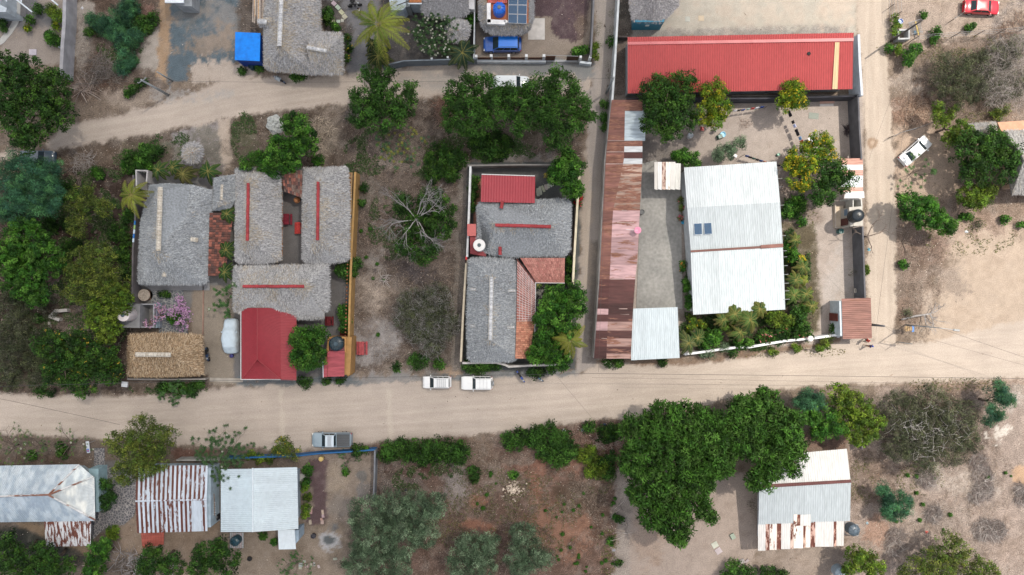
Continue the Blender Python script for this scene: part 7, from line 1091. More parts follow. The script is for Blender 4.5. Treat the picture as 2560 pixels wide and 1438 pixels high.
frangipani(560, 1140, 56, 3.2, "leafy frangipani hanging over the clean white roof's corner", 8, 3, .30, 7, 5, cols=((.05, .10, .035), (.04, .085, .03)), extra=170); frangipani(582, 742, 42, 3.0, "frangipani with white flowers beside the wide thatched house", 7, 3, .32, 8, 7, extra=14); frangipani(438, 985, 30, 2.0, "leggy frangipani leaning over the road below the palapa", 6, 3, .26, 7, 0, extra=8); frangipani(2290, 430, 40, 1.6, "leggy papaya like plant below the white sedan", 6, 2, .3, 7, 0, cols=((.06, .12, .04),), name="papaya_plant", cat="plant"); frangipani(870, 1150, 24, 1.0, "sparse leafy plant behind the blue wall", 6, 2, .2, 6, 0, name="low_plant", cat="plant"); frangipani(740, 1412, 32, 1.4, "sparse leafy plant at the bottom edge by the loose paving stones", 6, 3, .2, 6, 0, name="low_plant", cat="plant", extra=20)
PKF = ((.52, .28, .50), (.62, .42, .55), (.45, .22, .45)); tree("bougainvillea", [(458, 765, 18), (440, 775, 16), (462, 790, 18), (458, 812, 18), (430, 775, 12), (452, 748, 10)], 1.4, 'brown', "large pink and lilac bougainvillea arch on the stone patio", "shrub", None, (PKF, 300, .12), dens=.7); tree("bougainvillea", [(400, 768, 12), (392, 800, 14), (372, 812, 9), (405, 785, 12)], 1.6, 'brown', "smaller pink bougainvillea over the concrete terrace", "shrub", None, (PKF + ((.6, .35, .3),), 110, .12), dens=.5)
tree("red_flower_bed", [(1446, 480, 6), (1446, 495, 6), (1443, 508, 6)], .7, 'dark', "strip of crimson flowers inside the right garden wall", "flower bed", None, (((.5, .02, .05),), 45, .14))
# bare and dead wood
def dead_tree(px, py, z, L, label, name="dead_tree", depth=4, r0=.12, n=6, mt=PALEWOOD, tilt=.25, k=2, col=None):
 rng = rngn(); b = P(px, py, z); e = empty(name, (b.x, b.y, 0), label, "dead tree"); m = MB(); m.tube([(b.x, b.y, -.1), (b.x, b.y, z * .5), (b.x, b.y, z * .8)], [r0 * 1.3, r0 * 1.1, r0], 8); m.build("trunk", mt, e, True); m = MB()
 for i in range(n): a = 2 * math.pi * (i + rng.uniform(-.3, .3)) / n; branch_rec(m, Vector((b.x, b.y, z * .78)), Vector((math.cos(a), math.sin(a), tilt)).normalized(), L, r0 * .75, depth, rng, .42, 0, None, k)
 m.build("branches", mt, e, True)
dead_tree(1038, 545, 5.6, 2.15, "bleached bare dead tree spreading over the dark green tree", depth=4, n=8, r0=.11, k=3)
DB = mat("dead_bark", (.12, .095, .08), (.20, .16, .13), 5, var=.2, rough=.95); dead_tree(2176, 590, 3.0, 1.5, "bare brown tree leaning over the lane beside the black tank", depth=3, n=4, mt=DB, r0=.11)
m, fin = simple("fallen_tree", "long pale dead tree lying on the bare soil at the road junction", "dead tree", PALEWOOD); rng = rngn(); a, b = P(2254, 799, .25), P(2325, 785, .5); m.tube([a, a.lerp(b, .5) + Vector((0, .1, 0)), b], [.13, .12, .10], 8)
for q, d in ((b, (1, .6, .25)), (b, (.7, -1, .1)), (b, (.3, -1, .1)), (b, (.5, 1, .3)), (a.lerp(b, .8), (.2, -1, .05))): branch_rec(m, q, Vector(d).normalized(), 1.2, .07, 2, rng, .4, 0, None, 2)
fin(True)
m, fin = simple("fallen_branch", "crooked brown branches lying beside the lane under the leafy tree", "dead branch", DB); [branch_rec(m, P(x, y, .15), Vector(d).normalized(), 1.9, .06, 2, rng, .5, 0, None, 2) for x, y, d in ((2256, 605, (.6, -1, .05)), (2256, 605, (.3, 1, .1)), (2256, 605, (1, -.2, .1)))]; fin(True)
BT = ((.17, .15, .13), (.12, .10, .09), (.23, .21, .2)); twigs("dry_shrub", [(1030, 760, 40), (1090, 750, 42), (1110, 810, 42), (1050, 820, 44), (1080, 860, 34), (1010, 790, 30), (1070, 785, 48)], 1.8, "big dry shrub of bare grey twigs and dull leaves left of the central plot", 2000, ((.24, .23, .22), (.17, .155, .14), (.30, .29, .28)), (.5, 1.3), .012, "shrub", None, 1.0, 0, ('thorn', .5, 1.5), up=.5)
twigs("dry_shrub", [(2500, 140, 44), (2530, 200, 46), (2490, 230, 36), (2540, 120, 36), (2460, 190, 36)], 1.4, "wide dry grey shrub at the right edge below the wire fence", 2400, ((.36, .33, .31), (.27, .24, .22), (.20, .175, .15)), (.5, 1.3), .014, "shrub", None, .9, 0, ('thorn', .5, .6), up=.5); twigs("bare_twigs", [(2330, 1060, 50), (2270, 1060, 40), (2320, 1120, 46), (2390, 1080, 36)], 4.4, "bare grey branches on top of the large thorn thicket", 170, ((.40, .38, .37), (.30, .28, .27)), (.6, 1.8), .02, "branches", None, .9, up=.4)
for lob, lab, n in (([(2445, 1155, 22), (2455, 1190, 26), (2458, 1225, 26), (2440, 1240, 20)], "largest heap of cut branches, a tall curl east of the thorn thicket", 1300), ([(2458, 1325, 28), (2488, 1325, 26)], "oval heap of cut branches below the tall curled heap", 1000), ([(2318, 1200, 20), (2305, 1195, 14)], "small heap of cut branches under the thorn thicket", 500), ([(2332, 1285, 20)], "small round heap of cut branches beside the green acacia", 450), ([(2240, 1340, 22), (2235, 1365, 24)], "brown heap of twigs below the green acacia", 600), ([(2552, 1245, 16), (2548, 1220, 12)], "heap of cut branches at the right edge", 400)): twigs("branch_heap", lob, 0, lab, n, ((.24, .2, .185), (.30, .265, .25), (.15, .12, .11), (.36, .33, .31)), (.5, 1.3), .016, "brush pile", "heaps of cut branches", .75, .55)
twigs("dry_brush", [(255, 165, 30), (280, 180, 26), (235, 195, 22)], 0, "tangle of fallen dry brush in the overgrown top left lot", 500, BT, (.6, 1.8), .02, hgt=.5); twigs("dry_brush", [(225, 220, 16), (205, 222, 12)], 0, "three thick pale logs and sticks beside the upper road", 40, ((.36, .31, .28), (.28, .22, .19)), (1.0, 2.4), .045, hgt=.3); twigs("dry_brush", [(215, 405, 24), (200, 420, 18)], 0, "grey leafless twigs near the feathery acacia", 140, ((.34, .31, .29),), (.6, 1.6), .016, hgt=.8); twigs("dry_brush", [(370, 30, 14)], 0, "round brown tangle of twigs at the top left footpath", 260, ((.24, .15, .12), (.3, .2, .17)), (.4, .9), .018, hgt=.5)
twigs("dry_brush", [(960, 697, 12)], 0, "small pale heap of sticks in the dry field", 50, ((.45, .41, .38), (.35, .31, .29)), (.5, 1.3), .025, hgt=.3); twigs("dry_brush", [(1110, 270, 26), (1115, 300, 20)], 0, "reddish tangle of dead branches between two neem trees", 300, ((.2, .1, .07), (.3, .2, .16)), (.6, 1.5), .02, hgt=.4); twigs("dry_brush", [(800, 330, 34), (790, 370, 26)], 0, "scattered pale palm debris beside the leafy tree", 420, ((.45, .38, .3), (.36, .3, .24)), (.3, 1.0), .025, hgt=.15); twigs("dry_brush", [(885, 285, 22)], 0, "brown brush heap below the leftmost neem tree", 240, BT, (.5, 1.3), .02, hgt=.4)
twigs("dry_brush", [(1860, 310, 14)], 0, "small burnt heap of twigs in the swept yard", 60, ((.2, .15, .13), (.3, .22, .18)), (.3, 1.0), .012, hgt=.2); twigs("dry_brush", [(2120, 325, 11)], 0, "black charred heap beside the block wall", 130, ((.03, .025, .03), (.08, .06, .06)), (.2, .7), .03, hgt=.35); twigs("dry_brush", [(350, 1415, 34), (310, 1400, 24), (420, 1430, 22)], 0, "pile of grey logs and branches at the bottom left", 200, ((.3, .29, .3), (.17, .15, .14)), (.7, 2.0), .035, hgt=.5); twigs("dry_brush", [(2520, 75, 22), (2500, 80, 14), (2550, 50, 20)], 0, "reddish dry brush along the wire fence at the right edge", 300, ((.26, .17, .13), (.34, .26, .2)), (.4, 1.2), .018, hgt=.4); twigs("dry_brush", [(2290, 275, 34), (2270, 290, 26)], 0, "wide mound of dry brown leaves and twigs beside the lane", 700, ((.36, .25, .18), (.28, .19, .14), (.42, .32, .25)), (.2, .7), .02, hgt=.25); twigs("dry_brush", [(1560, 1330, 10), (1590, 1260, 10), (1548, 1270, 14)], 0, "long driftwood sticks on the pale path", 26, ((.24, .2, .18), (.4, .36, .33)), (1.0, 2.6), .035, hgt=.15); twigs("dry_brush", [(1535, 1100, 20), (1500, 1105, 16)], 0, "dry pinkish brush and litter by the roadside bush", 220, ((.32, .22, .19), (.45, .38, .34)), (.3, 1.0), .018, hgt=.3)
# ground cover nobody could count
def cover(zones, label, n, sp='neem', name="ground_cover", h=.12, wd=.09, ll=1, cat='ground cover'):
 rng = rngn(); S = SPEC[sp]; PX = [];
 tot = sum(z[2] * z[3] for z in zones)
 for x, y, a, b in zones:
  k = int(n * a * b / tot); t = rng.uniform(0, 6.283, k); r = np.sqrt(rng.random(k)); PX.append(np.stack([x + a * r * np.cos(t), y + b * r * np.sin(t)], -1))
 q = np.concatenate(PX); wx = (q[:, 0] - 1280) / K; wy = (719 - q[:, 1]) / K; nn = fbm(wx, wy, 1.4, 41, 3); kp = nn > .46; wx, wy = wx[kp], wy[kp]; k = len(wx); c = np.array(S['c'])[rng.integers(0, 4, k)] * rng.uniform(.6, 1.3, (k, 1))
 p = np.stack([wx, wy, rng.uniform(.03, h, k)], -1); V = leaf_quads(p, unit(rng.normal(0, .5, (k, 3)) + [0, 0, 1]), rng.uniform(.12, .30, k) * ll, wd, rng, .1); me = npmesh(name, V, np.arange(4 * k).reshape(k, 4), np.concatenate([c, np.zeros((k, 1))], 1)); tag(link(name, me, LEAF), label, cat, kind="stuff")
cover([(610, 340, 34, 60), (430, 360, 60, 30), (330, 400, 50, 20), (250, 440, 60, 20), (300, 100, 60, 90), (345, 60, 40, 50), (330, 225, 20, 14), (1090, 430, 50, 26), (930, 380, 40, 60), (1030, 420, 60, 20), (1200, 370, 110, 40), (200, 600, 120, 150), (60, 870, 90, 100), (180, 700, 160, 260), (300, 590, 26, 120), (1240, 380, 110, 26), (420, 972, 100, 14), (1080, 1180, 80, 18), (1020, 1200, 40, 30), (980, 560, 60, 90), (890, 390, 30, 50)], "patches of low green weeds in the untended plots", 110000)
cover([(1500, 1180, 40, 60), (1440, 1150, 60, 30), (1260, 1290, 200, 120), (1520, 1380, 30, 60), (2350, 120, 160, 30), (2420, 590, 120, 50), (2160, 1200, 40, 60), (2400, 960, 130, 16), (2300, 1200, 60, 40), (1990, 560, 60, 60), (1960, 880, 160, 14), (2450, 200, 110, 110)], "thin olive weeds in the reddish scrub and on the pale slopes", 15000, 'olive')
cover([(1840, 830, 150, 50), (1985, 690, 40, 150), (1718, 740, 12, 60), (1390, 790, 46, 80), (1375, 880, 54, 34), (1200, 914, 44, 8)], "dense low planting filling the gardens", 34000, 'dark', h=.5)
SPEC['straw'] = dict(c=[(.30, .23, .18), (.20, .15, .12), (.12, .09, .07), (.40, .34, .28)]); cover([(1010, 330, 150, 80), (1010, 600, 150, 330), (250, 130, 80, 110), (700, 360, 150, 60), (250, 410, 120, 30), (160, 700, 180, 270), (1230, 1270, 300, 170), (1450, 1200, 100, 110), (2400, 200, 170, 130), (2290, 700, 60, 160), (2320, 1200, 220, 130), (2300, 1380, 180, 60), (2400, 970, 160, 20)], "dry grass, brambles and thin twigs over the rough plots", 110000, 'straw', 'dry_scrub', .22, .022, 2.2, 'dry scrub')
rng = rngn(); TU = [(x, y) for x, y in zip(rng.uniform(1360, 1545, 30), rng.uniform(1220, 1430, 30))] + [(x, y) for x, y in zip(rng.uniform(1180, 1240, 6), rng.uniform(1180, 1330, 6))] + [(x, y) for x, y in zip(rng.uniform(890, 960, 8), rng.uniform(440, 900, 8))] + [(x, y) for x, y in zip(rng.uniform(2240, 2550, 14), rng.uniform(1180, 1330, 14))]
t0 = None
for x, y in TU:
 if t0 is None: t0 = tree("weed_tuft", [(x, y, 5)], .35, 'lush', "tiny green weed tuft on the bare or reddish ground", "weed", "small green weed tufts on the scrub plots", limb=False); t0.scale = (.5, .5, .5); continue
 c = t0.copy(); COL.objects.link(c); p = P(x, y, .3); c.location = (p.x, p.y, 0); c.rotation_euler.z = rng.uniform(0, 6)
 s_ = rng.uniform(.3, .6); c.scale = (s_, s_, s_)
 for ch in t0.children: d = ch.copy(); COL.objects.link(d); d.parent = c
# ================================================================== WALLS AND FENCES
def wall_thing(name, segs, h, th, col, label, cat="wall", z0=0, m_=CONCRETE, posts=None, group=None):
 p0 = P(*segs[0], h); e = empty(name, (p0.x, p0.y, 0), label, cat, group); m = MB(); m.wall([P(a, b, h) for a, b in segs], h, th, z0, col); m.build("wall_panel", m_, e)
 for (x, y, s, hh, c) in (posts or []): q = MB(); p = P(x, y, hh); q.box((p.x, p.y, hh / 2), (s, s, hh), c); q.build("pillar", m_, e)
 return e
wall_thing("garden_wall", [(162, -40), (160, 60), (156, 110), (152, 186)], 2.2, .45, (.30, .30, .32), "long grey plastered wall at the top left between yard and overgrown lot")
wall_thing("driveway_wall", [(1187, -40), (1186, 60), (1184, 148)], 1.9, .14, (.42, .45, .48), "thin white wall between the parasol garden and the blue car's yard", m_=PLASTER)
WP = (.62, .64, .66)
e = wall_thing("front_wall", [(1186, 152), (1290, 153), (1362, 153)], .75, .28, (.52, .56, .6), "low white front wall with pillars and brown slats below the blue car", m_=PLASTER, posts=[(x, 139 if x > 1190 else 140, .34, 1.8, WP) for x in (1190, 1228, 1272, 1316, 1360)])
for x in (1209, 1250, 1294, 1338): m = MB(); p = P(x, 146, 1.2); m.box((p.x, p.y, 1.15), (1.85, .06, .75), (.09, .045, .03)); m.build("slat_panel", WOOD, e)
e = wall_thing("front_gate", [(1364, 152), (1446, 153)], .12, .3, (.3, .31, .32), "brown sliding gate standing partly open below the blue car's yard", "gate"); [(lambda q: (q.box((P(x, 144, 1.2).x, P(x, 144, 1.2).y, .95), (w_, .07, 1.5), c), q.build("gate_leaf", WOOD, e)))(MB()) for x, w_, c in ((1376, 1.25, (.10, .05, .035)), (1432, 1.5, (.10, .05, .035)))]; m = MB(); m.tube([P(1362, 138, 1.8), P(1446, 141, 1.8)], .04, 5, (.2, .2, .22)); m.build("gate_rail", STEEL, e)
wall_thing("gate_corner_wall", [(1449, 155), (1476, 158)], .8, .28, (.55, .6, .64), "short white wall corner with two pillars beside the alley", m_=PLASTER, posts=[(1452, 142, .3, 1.8, WP), (1476, 142, .3, 1.8, WP)])
wall_thing("block_wall", [(1486, -40), (1482, 60), (1477, 140)], 1.9, .22, (.14, .14, .15), "black block wall along the dark gravel yard beside the alley")
e = wall_thing("grey_front_wall", [(954, 165), (1010, 152), (1080, 150), (1190, 147)], 2.0, .16, (.15, .18, .21), "long dark grey front wall below the palms and frangipani", m_=PLASTER, posts=[(1079, 146, .25, 2.1, (.5, .53, .56)), (1119, 143, .25, 2.1, (.5, .53, .56)), (1150, 141, .25, 2.1, (.5, .53, .56))])
e = wall_thing("alley_wall", [(1549, -40), (1543, 60), (1538, 150), (1531, 248)], 2.5, .26, (.45, .48, .50), "long white topped wall along the alley above the rusty shed"); e = wall_thing("brown_yard_fence", [(1540, 92), (1570, 92)], 1.2, .15, (.06, .05, .05), "short dark fence between the blue hut yard and the long red roof", "fence")
wall_thing("ochre_wall", [(888, 430), (884, 520), (878, 640), (874, 760), (870, 938)], 2.2, .26, (.36, .22, .085), "tall ochre yellow wall with a scalloped tile edge beside the dry field", m_=PLASTER); p0 = MB(); [p0.lathe(tuple(P(881 - (i - 0) * .29 - 5, 436 + i * 9.4, 2.25)), [(.10, -.12), (.10, .08), (.02, .1)], 8, (.22, .09, .04)) for i in range(44)]; tag(p0.build("wall_coping_tiles", TILE), "row of small brown coping tiles along the ochre wall", "wall trim")
e = house("ochre_lean_to", 876, 520, "narrow flat ochre roof between the right long thatch and the ochre wall", "lean-to roof"); m = MB(); [m.prism([(P(*p).x, P(*p).y) for p in ((870, a, 2.1), (881 - (a - 430) * .02, a, 2.1), (881 - (b - 430) * .02, b, 2.1), (870, b, 2.1))], 1.95, 2.05, (.33, .22, .11)) for a, b in ((431, 538), (546, 640))]; m.build("roof_panel", PLASTER, e)
wall_thing("side_wall", [(333, 438), (338, 560), (332, 620), (330, 760)], 2.0, .2, (.13, .12, .125), "dark wall left of the blue grey thatched house"); wall_thing("concrete_doorway", [(341, 470), (340, 426), (368, 427), (366, 455)], 2.3, .16, (.40, .39, .39), "small roofless concrete doorway beside the yellow coconut palm")
m, fin = simple("rain_pipe", "blue and white pipe running along the dark wall left of the blue grey thatch", "pipe", PAINT)
for i, c in enumerate(((.02, .15, .4), (.25, .4, .15), (.5, .6, .7), (.02, .15, .45), (.5, .6, .7))): m.tube([P(338 - i, 552 + i * 11, 2.2), P(337 - i, 562 + i * 11, 2.2)], .12, 8, c)
fin()
wall_thing("palapa_base_wall", [(318, 948), (420, 949), (512, 948)], .9, .2, (.28, .26, .24), "low wall along the road below the tan palapa"); wall_thing("patio_kerb", [(508, 715), (507, 835)], .12, .14, (.30, .19, .15), "thin brick kerb between the patio path and the driveway", "kerb"); wall_thing("driveway_threshold", [(524, 949), (602, 951)], .06, .5, (.34, .31, .27), "pale concrete strip at the mouth of the covered car's driveway", "kerb")
wall_thing("white_garden_wall", [(1176, 416), (1174, 480), (1171, 560), (1168, 640)], 1.9, .26, (.60, .62, .63), "white wall along the left side of the central plot", m_=PLASTER); wall_thing("cream_garden_wall", [(1166, 650), (1158, 780), (1152, 902)], 1.9, .26, (.50, .44, .34), "cream wall beside the long slate thatch", m_=PLASTER); wall_thing("cream_garden_wall", [(1450, 420), (1443, 520), (1436, 640), (1430, 760), (1422, 905)], 1.9, .28, (.60, .54, .40), "cream wall along the alley side of the central plot", m_=PLASTER)
wall_thing("rear_garden_wall", [(1170, 414), (1300, 412), (1448, 412)], 1.7, .2, (.20, .19, .18), "dark rear wall of the central plot"); wall_thing("street_front_wall", [(1156, 908), (1240, 907), (1262, 912), (1272, 917), (1330, 914), (1420, 912)], 1.5, .26, (.46, .44, .42), "pale curving front wall of the central plot along the road", m_=PLASTER)
wall_thing("red_gate", [(1166, 640), (1165, 656)], 1.9, .2, (.5, .03, .03), "small bright red gate in the wall left of the central plot", "gate", m_=PAINT)
BLOCK_SHADE = (.05, .05, .06)
wall_thing("block_wall", [(1568, 247), (1700, 246), (1900, 246), (2146, 240)], 2.0, .2, BLOCK_SHADE, "shade-painted block wall between the long red roof and the swept yard"); wall_thing("block_wall", [(2146, 240), (2149, 320), (2154, 397)], 2.6, .2, (.10, .10, .11), "tall shade-painted block wall between the swept yard and the lane"); wall_thing("block_wall", [(2157, 566), (2160, 660), (2163, 744)], 2.6, .2, (.10, .10, .11), "shade-painted block wall between the bare yard and the lane below the black tank")  # shade on the yard-side faces is put into these dark wall colours
wall_thing("white_wall_top", [(2147, 86), (2150, 160), (2155, 236)], 3.0, .3, (.46, .50, .56), "white rendered wall at the right end of the long red roof", m_=PLASTER)
m, fin = simple("spiked_railing", "black spiked railing along the top of the block wall below the long red roof", "railing", PAINT); a = P(1830, 240, 2.4); b = P(2145, 237, 2.4); m.tube([a, b], .02, 4, (.05, .05, .05)); [m.tube([a.lerp(b, i / 110) - Vector((0, 0, .4)), a.lerp(b, i / 110) + Vector((0, 0, .15))], .018, 3, (.05, .05, .05)) for i in range(111)]; fin()
wall_thing("white_street_wall", [(1712, 886), (1745, 882), (1800, 874), (1850, 868), (1875, 868), (1960, 853), (2040, 845), (2106, 836)], 1.3, .28, (.66, .67, .68), "white street wall in front of the garden, angling up to the brown roofed shop", m_=PLASTER); m, fin = simple("wall_lantern", "round white lantern on the white street wall", "lantern", PLASTER); b = P(2026, 847, 1.6); m.lathe((b.x, b.y, 1.25), [(.22, 0), (.36, .15), (.38, .4), (.25, .55), (.05, .6)], 16, (.75, .75, .75)); fin()
BLF = (.015, .10, .25); e = wall_thing("blue_fence", [(560, 1147), (660, 1143), (735, 1141), (800, 1134), (868, 1130), (936, 1125)], 1.3, .18, BLF, "long bright blue painted wall south of the road behind the pickup", m_=PAINT); wall_thing("grey_side_wall", [(937, 1126), (936, 1190), (933, 1252)], 1.5, .2, (.17, .18, .20), "dark grey wall running down from the end of the blue wall")
wall_thing("grey_front_kerb", [(440, 1151), (545, 1151)], 1.6, .16, (.30, .30, .28), "grey wall above the rust striped roof"); wall_thing("thin_yard_wall", [(2155, 1080), (2156, 1122)], 1.6, .16, (.14, .13, .13), "short dark wall above the white and rust patched roof"); wall_thing("ruined_wall", [(148, 800), (125, 792), (138, 778), (164, 776)], .7, .4, (.42, .40, .38), "broken white ruin walls in the thorn scrub at the left"); wall_thing("ruined_wall", [(122, 805), (119, 850), (130, 856)], .4, .22, (.35, .32, .29), "thin footing of the ruin in the thorn scrub at the left")
def wire_fence(pts, label, h=1.5, n=2):
 e = empty("wire_fence", tuple(P(*pts[0], h).xy) + (0,), label, "fence"); ps = [P(a, b, h) for a, b in pts]
 for p in ps: m = MB(); m.tube([(p.x, p.y, 0), (p.x, p.y, h)], .05, 6, (.12, .10, .085)); m.build("post", WOOD, e)
 for i in range(n): z = h * (i + 1) / n - .05; m = MB(); m.tube([Vector((p.x, p.y, z)) for p in ps], .02, 4, (.08, .075, .07), cap=False); m.build("wire", STEEL, e)
wire_fence([(2298, 90), (2342, 84), (2402, 80), (2462, 76), (2516, 72), (2570, 66)], "leaning post and wire fence below the red car", 2.0, 3); wire_fence([(2236, -30), (2236, 10), (2238, 40)], "post and wire fence beside the top of the lane", 1.6, 3); wire_fence([(2252, -40), (2255, 28)], "second row of fence posts at the top of the lane", 1.6, 2); wire_fence([(2234, 340), (2262, 328), (2300, 318), (2335, 305)], "thin wire fence above the white sedan", 1.3, 2); wire_fence([(2385, 48), (2411, 30), (2415, 5)], "low pipe fence corner beside the red car", 1.1, 1)
# ================================================================== VEHICLES
BLU = (.008, .10, .42); car(1256, 110, 180, 4.9, 1.95, (.012, .03, .07), "glossy blue roofed estate car parked below the solar panels", 'suv', .24, (.24, .95), .16, .05, 1.05, 1.75, roofc=(.01, .16, .62), hoodc=(.006, .07, .32), rack=(0, (.1, .2, .35)), group=None)
WC = (.72, .73, .73); car(1092, 956, 180, 3.62, 1.62, WC, "small white car with a ribbed roof parked on the verge, left of the two", 'suv', .24, (.25, .97), .17, .03, 1.0, 1.65, rack=(5, (.25, .27, .28))); car(1192, 958, 180, 4.0, 1.78, WC, "white boxy off roader with a spare wheel parked on the verge, right of the two", 'suv', .36, (.36, .985), .12, .02, 1.08, 1.80, spare=True, rack=(3, (.55, .56, .56)))
car(829, 1100, 180, 5.15, 1.9, (.20, .25, .29), "grey blue pickup truck with a black bed parked beside the blue wall", 'pickup', .24, (.26, .62), .12, .03, 1.08, 1.72, roofc=(.50, .58, .64), hoodc=(.22, .29, .34), rack=(6, (.42, .46, .5)), bedc=(.05, .055, .06), cat="pickup"); car(2457, 16, -3, 4.55, 1.78, (.52, .012, .03), "bright red sedan parked on the dry ground in the top right corner", 'sedan', .25, (.26, .86), .14, .14, .92, 1.38); car(2291, 376, 41, 4.5, 1.75, (.68, .70, .72), "white sedan parked at an angle beside the lane", 'sedan', .20, (.23, .83), .14, .15, .92, 1.36)
car(1278, 208, 0, 4.6, 1.85, (.62, .67, .70), "white van mostly hidden under the middle neem tree", 'suv', .22, (.24, .97), .12, .03, 1.1, 1.8, cat="van", name="parked_van"); car(92, 393, 0, 4.3, 1.75, (.09, .13, .17), "dark grey car half hidden under the huge tree at the left edge", 'suv', .24, (.26, .95), .1, .05, 1.0, 1.6, roofc=(.13, .18, .22))
def covered_car(px, py, label):
 b = P(px, py, 1); e = empty("covered_car", (b.x, b.y, 0), label, "car"); m = MB(); n = 30; k = 17; V = []; rng = rngn()
 prof = [(0, .5, .60), (.03, .85, .72), (.08, .95, .9), (.2, .98, 1.38), (.36, 1.0, 1.45), (.55, 1.0, 1.45), (.66, .97, 1.38), (.76, .93, 1.03), (.92, .88, .9), (.97, .8, .8), (1, .5, .62)]
 for i in range(n + 1):
  t = i / n; hw = np.interp(t, [p[0] for p in prof], [p[1] for p in prof]) * .98 * (1 + .14 * math.exp(-((t - .42) / .12) ** 2)); hh = np.interp(t, [p[0] for p in prof], [p[2] for p in prof]); y = -2.3 + 4.6 * t
  for j in range(k): a = math.pi * j / (k - 1); c = math.cos(a); s = math.sin(a); V.append((hw * np.sign(c) * abs(c) ** (.65), y, .10 + (hh - .1) * s ** .42 + .03 * math.sin(j * 2.1 + i * .9)))
 m.add(V, [(i * k + j, i * k + j + 1, (i + 1) * k + j + 1, (i + 1) * k + j) for i in range(n) for j in range(k - 1)] + [tuple(range(k - 1, -1, -1)), tuple(n * k + j for j in range(k))], (.46, .55, .62)); m.build("car_cover", mat("silver_cover", c=(1, 1, 1), tint=True, var=.08, vscale=2.5, rough=.45, bump=.5, bscale=1.8), e, True, world=False)
 m = MB(); [m.box((s * .98, .55, 1.02), (.18, .16, .14), (.46, .55, .62), 0, 0, (.7, .7)) for s in (-1, 1)]; m.build("covered_mirrors", CLOTH, e, world=False); return e
covered_car(573, 841, "car under a silvery white cover in the driveway beside the crimson roof")
motorcycle(518, 886, -80, "dark motorcycle parked at the right end of the tan palapa"); motorcycle(698, 199, 150, "motorcycle with a grey cover under the eaves of the big ragged thatch", cover=(.33, .37, .40)); motorcycle(1302, 942, -55, "blue motorcycle parked on the verge, left of the pair", (.01, .05, .3)); motorcycle(1345, 944, -35, "dark motorcycle parked on the verge beside the bushes, right of the pair", (.02, .06, .12)); motorcycle(886, 12, 10, "black motorcycle near the stepping stones at the top", (.02, .02, .025))
# ================================================================== PEOPLE
RS, BS, WS, DK_ = clothmat("red", (.45, .02, .02)), clothmat("blue", (.02, .05, .22)), clothmat("white", (.68, .68, .7)), clothmat("dark", (.03, .03, .04))
person(2166, 851, 200, "person in a red top walking at the corner of the brown roofed shop", RS, DK_, (.4, .03, .03)); person(2174, 865, 150, "person in blue with a blue cap walking beside the road junction", BS, DK_, (.02, .07, .35), arm=.35, step=.28); person(926, 194, -90, "person in a white shirt standing by the stray tuft of the leftmost neem tree", WS, clothmat("teal", (.05, .35, .4))); person(898, 28, 40, "person in a white shirt standing beside the tall coconut palm", WS, DK_)
# ================================================================== POLES AND WIRES
pc_ = (.26, .28, .29)
def vpole(gx, gy, h, label, r=.15, arm=None, col=pc_, name="utility_pole", extra=None):
 b = P(gx, gy, 0); e = empty(name, (b.x, b.y, 0), label, "pole"); m = MB(); m.tube([(b.x, b.y, -.1), (b.x, b.y, h)], [r * 1.15, r * .75], 10, col); m.build("shaft", CONCRETE, e, True)
 if arm: a, l = arm; q = MB(); q.tube([(b.x - math.cos(a) * l, b.y - math.sin(a) * l, h - .25), (b.x + math.cos(a) * l, b.y + math.sin(a) * l, h - .25)], .05, 6, (.3, .32, .33)); [q.lathe((b.x + math.cos(a) * l * s, b.y + math.sin(a) * l * s, h - .2), [(.05, 0), (.08, .1), (.04, .2)], 8, (.3, .2, .15)) for s in (-.9, .9)]; q.build("crossarm", STEEL, e)
 if extra: q = MB(); q.lathe((b.x + .3, b.y, h - 1.3), [(.05, 0), (.24, .05), (.24, .7), (.05, .75)], 12, (.35, .37, .38)); q.build("transformer", PAINT, e)
 return Vector((b.x, b.y, h - .15))
A1 = vpole(421, 238, 6.6, "grey concrete utility pole at the bend of the upper road", arm=(.6, .6)); A2 = vpole(431, 203, 3.9, "short concrete post behind the utility pole by the gravel lot", .11); A3 = vpole(1516, 232, 6.5, "grey utility pole against the alley wall above the rusty shed"); A4 = vpole(302, 950, 3.4, "short post with a white box beside the tan palapa", .07); A5 = vpole(2178, 812, 3.2, "thick dark post beside the brown roofed shop", .15, col=(.12, .12, .13))
A6 = vpole(2263, 812, 7.4, "slim street lamp pole at the road junction", .07); A7 = vpole(2243, 855, 3.4, "thin guyed post at the edge of the road junction", .05); A9 = vpole(2226, 103, 7.0, "dark wooden pole rising from the fence corner by the lane", .13, col=(.10, .09, .085)); A10 = vpole(2232, 100, 3.2, "short dark strut beside the wooden pole by the lane", .09, col=(.10, .09, .085))
m, fin = simple("street_lamp_arm", "slim steel street lamp arm reaching over the road junction", "street lamp", STEEL); t = A6; m.tube([t, t + Vector((1.5, -.2, .25))], .04, 6, (.4, .42, .44)); m.box((t.x + 1.9, t.y - .25, t.z + .25), (.8, .26, .12), (.6, .62, .64), 0, -.1, (.8, .7)); fin()
m, fin = simple("meter_box", "small white box on the post beside the tan palapa", "utility box", PAINT); b = P(312, 961, 2.6); m.box((b.x, b.y, 2.6), (.75, .65, .2), (.5, .53, .56), 0, -.1); fin()
W_ = lambda a, b, l, s=.6, r=.016: wire(a, b, l, s, r); far = P(-100, 215, 6)
W_(A1, P(-60, 216, 6), "overhead wire from the bend pole to the left edge"); W_(A1, P(1010, 203, 6.3), "overhead wire over the upper road, left span"); W_(P(1010, 203, 6.3), A3, "overhead wire over the upper road, right span"); W_(A1, A2, "short wire from the bend pole to the post behind it", .1)
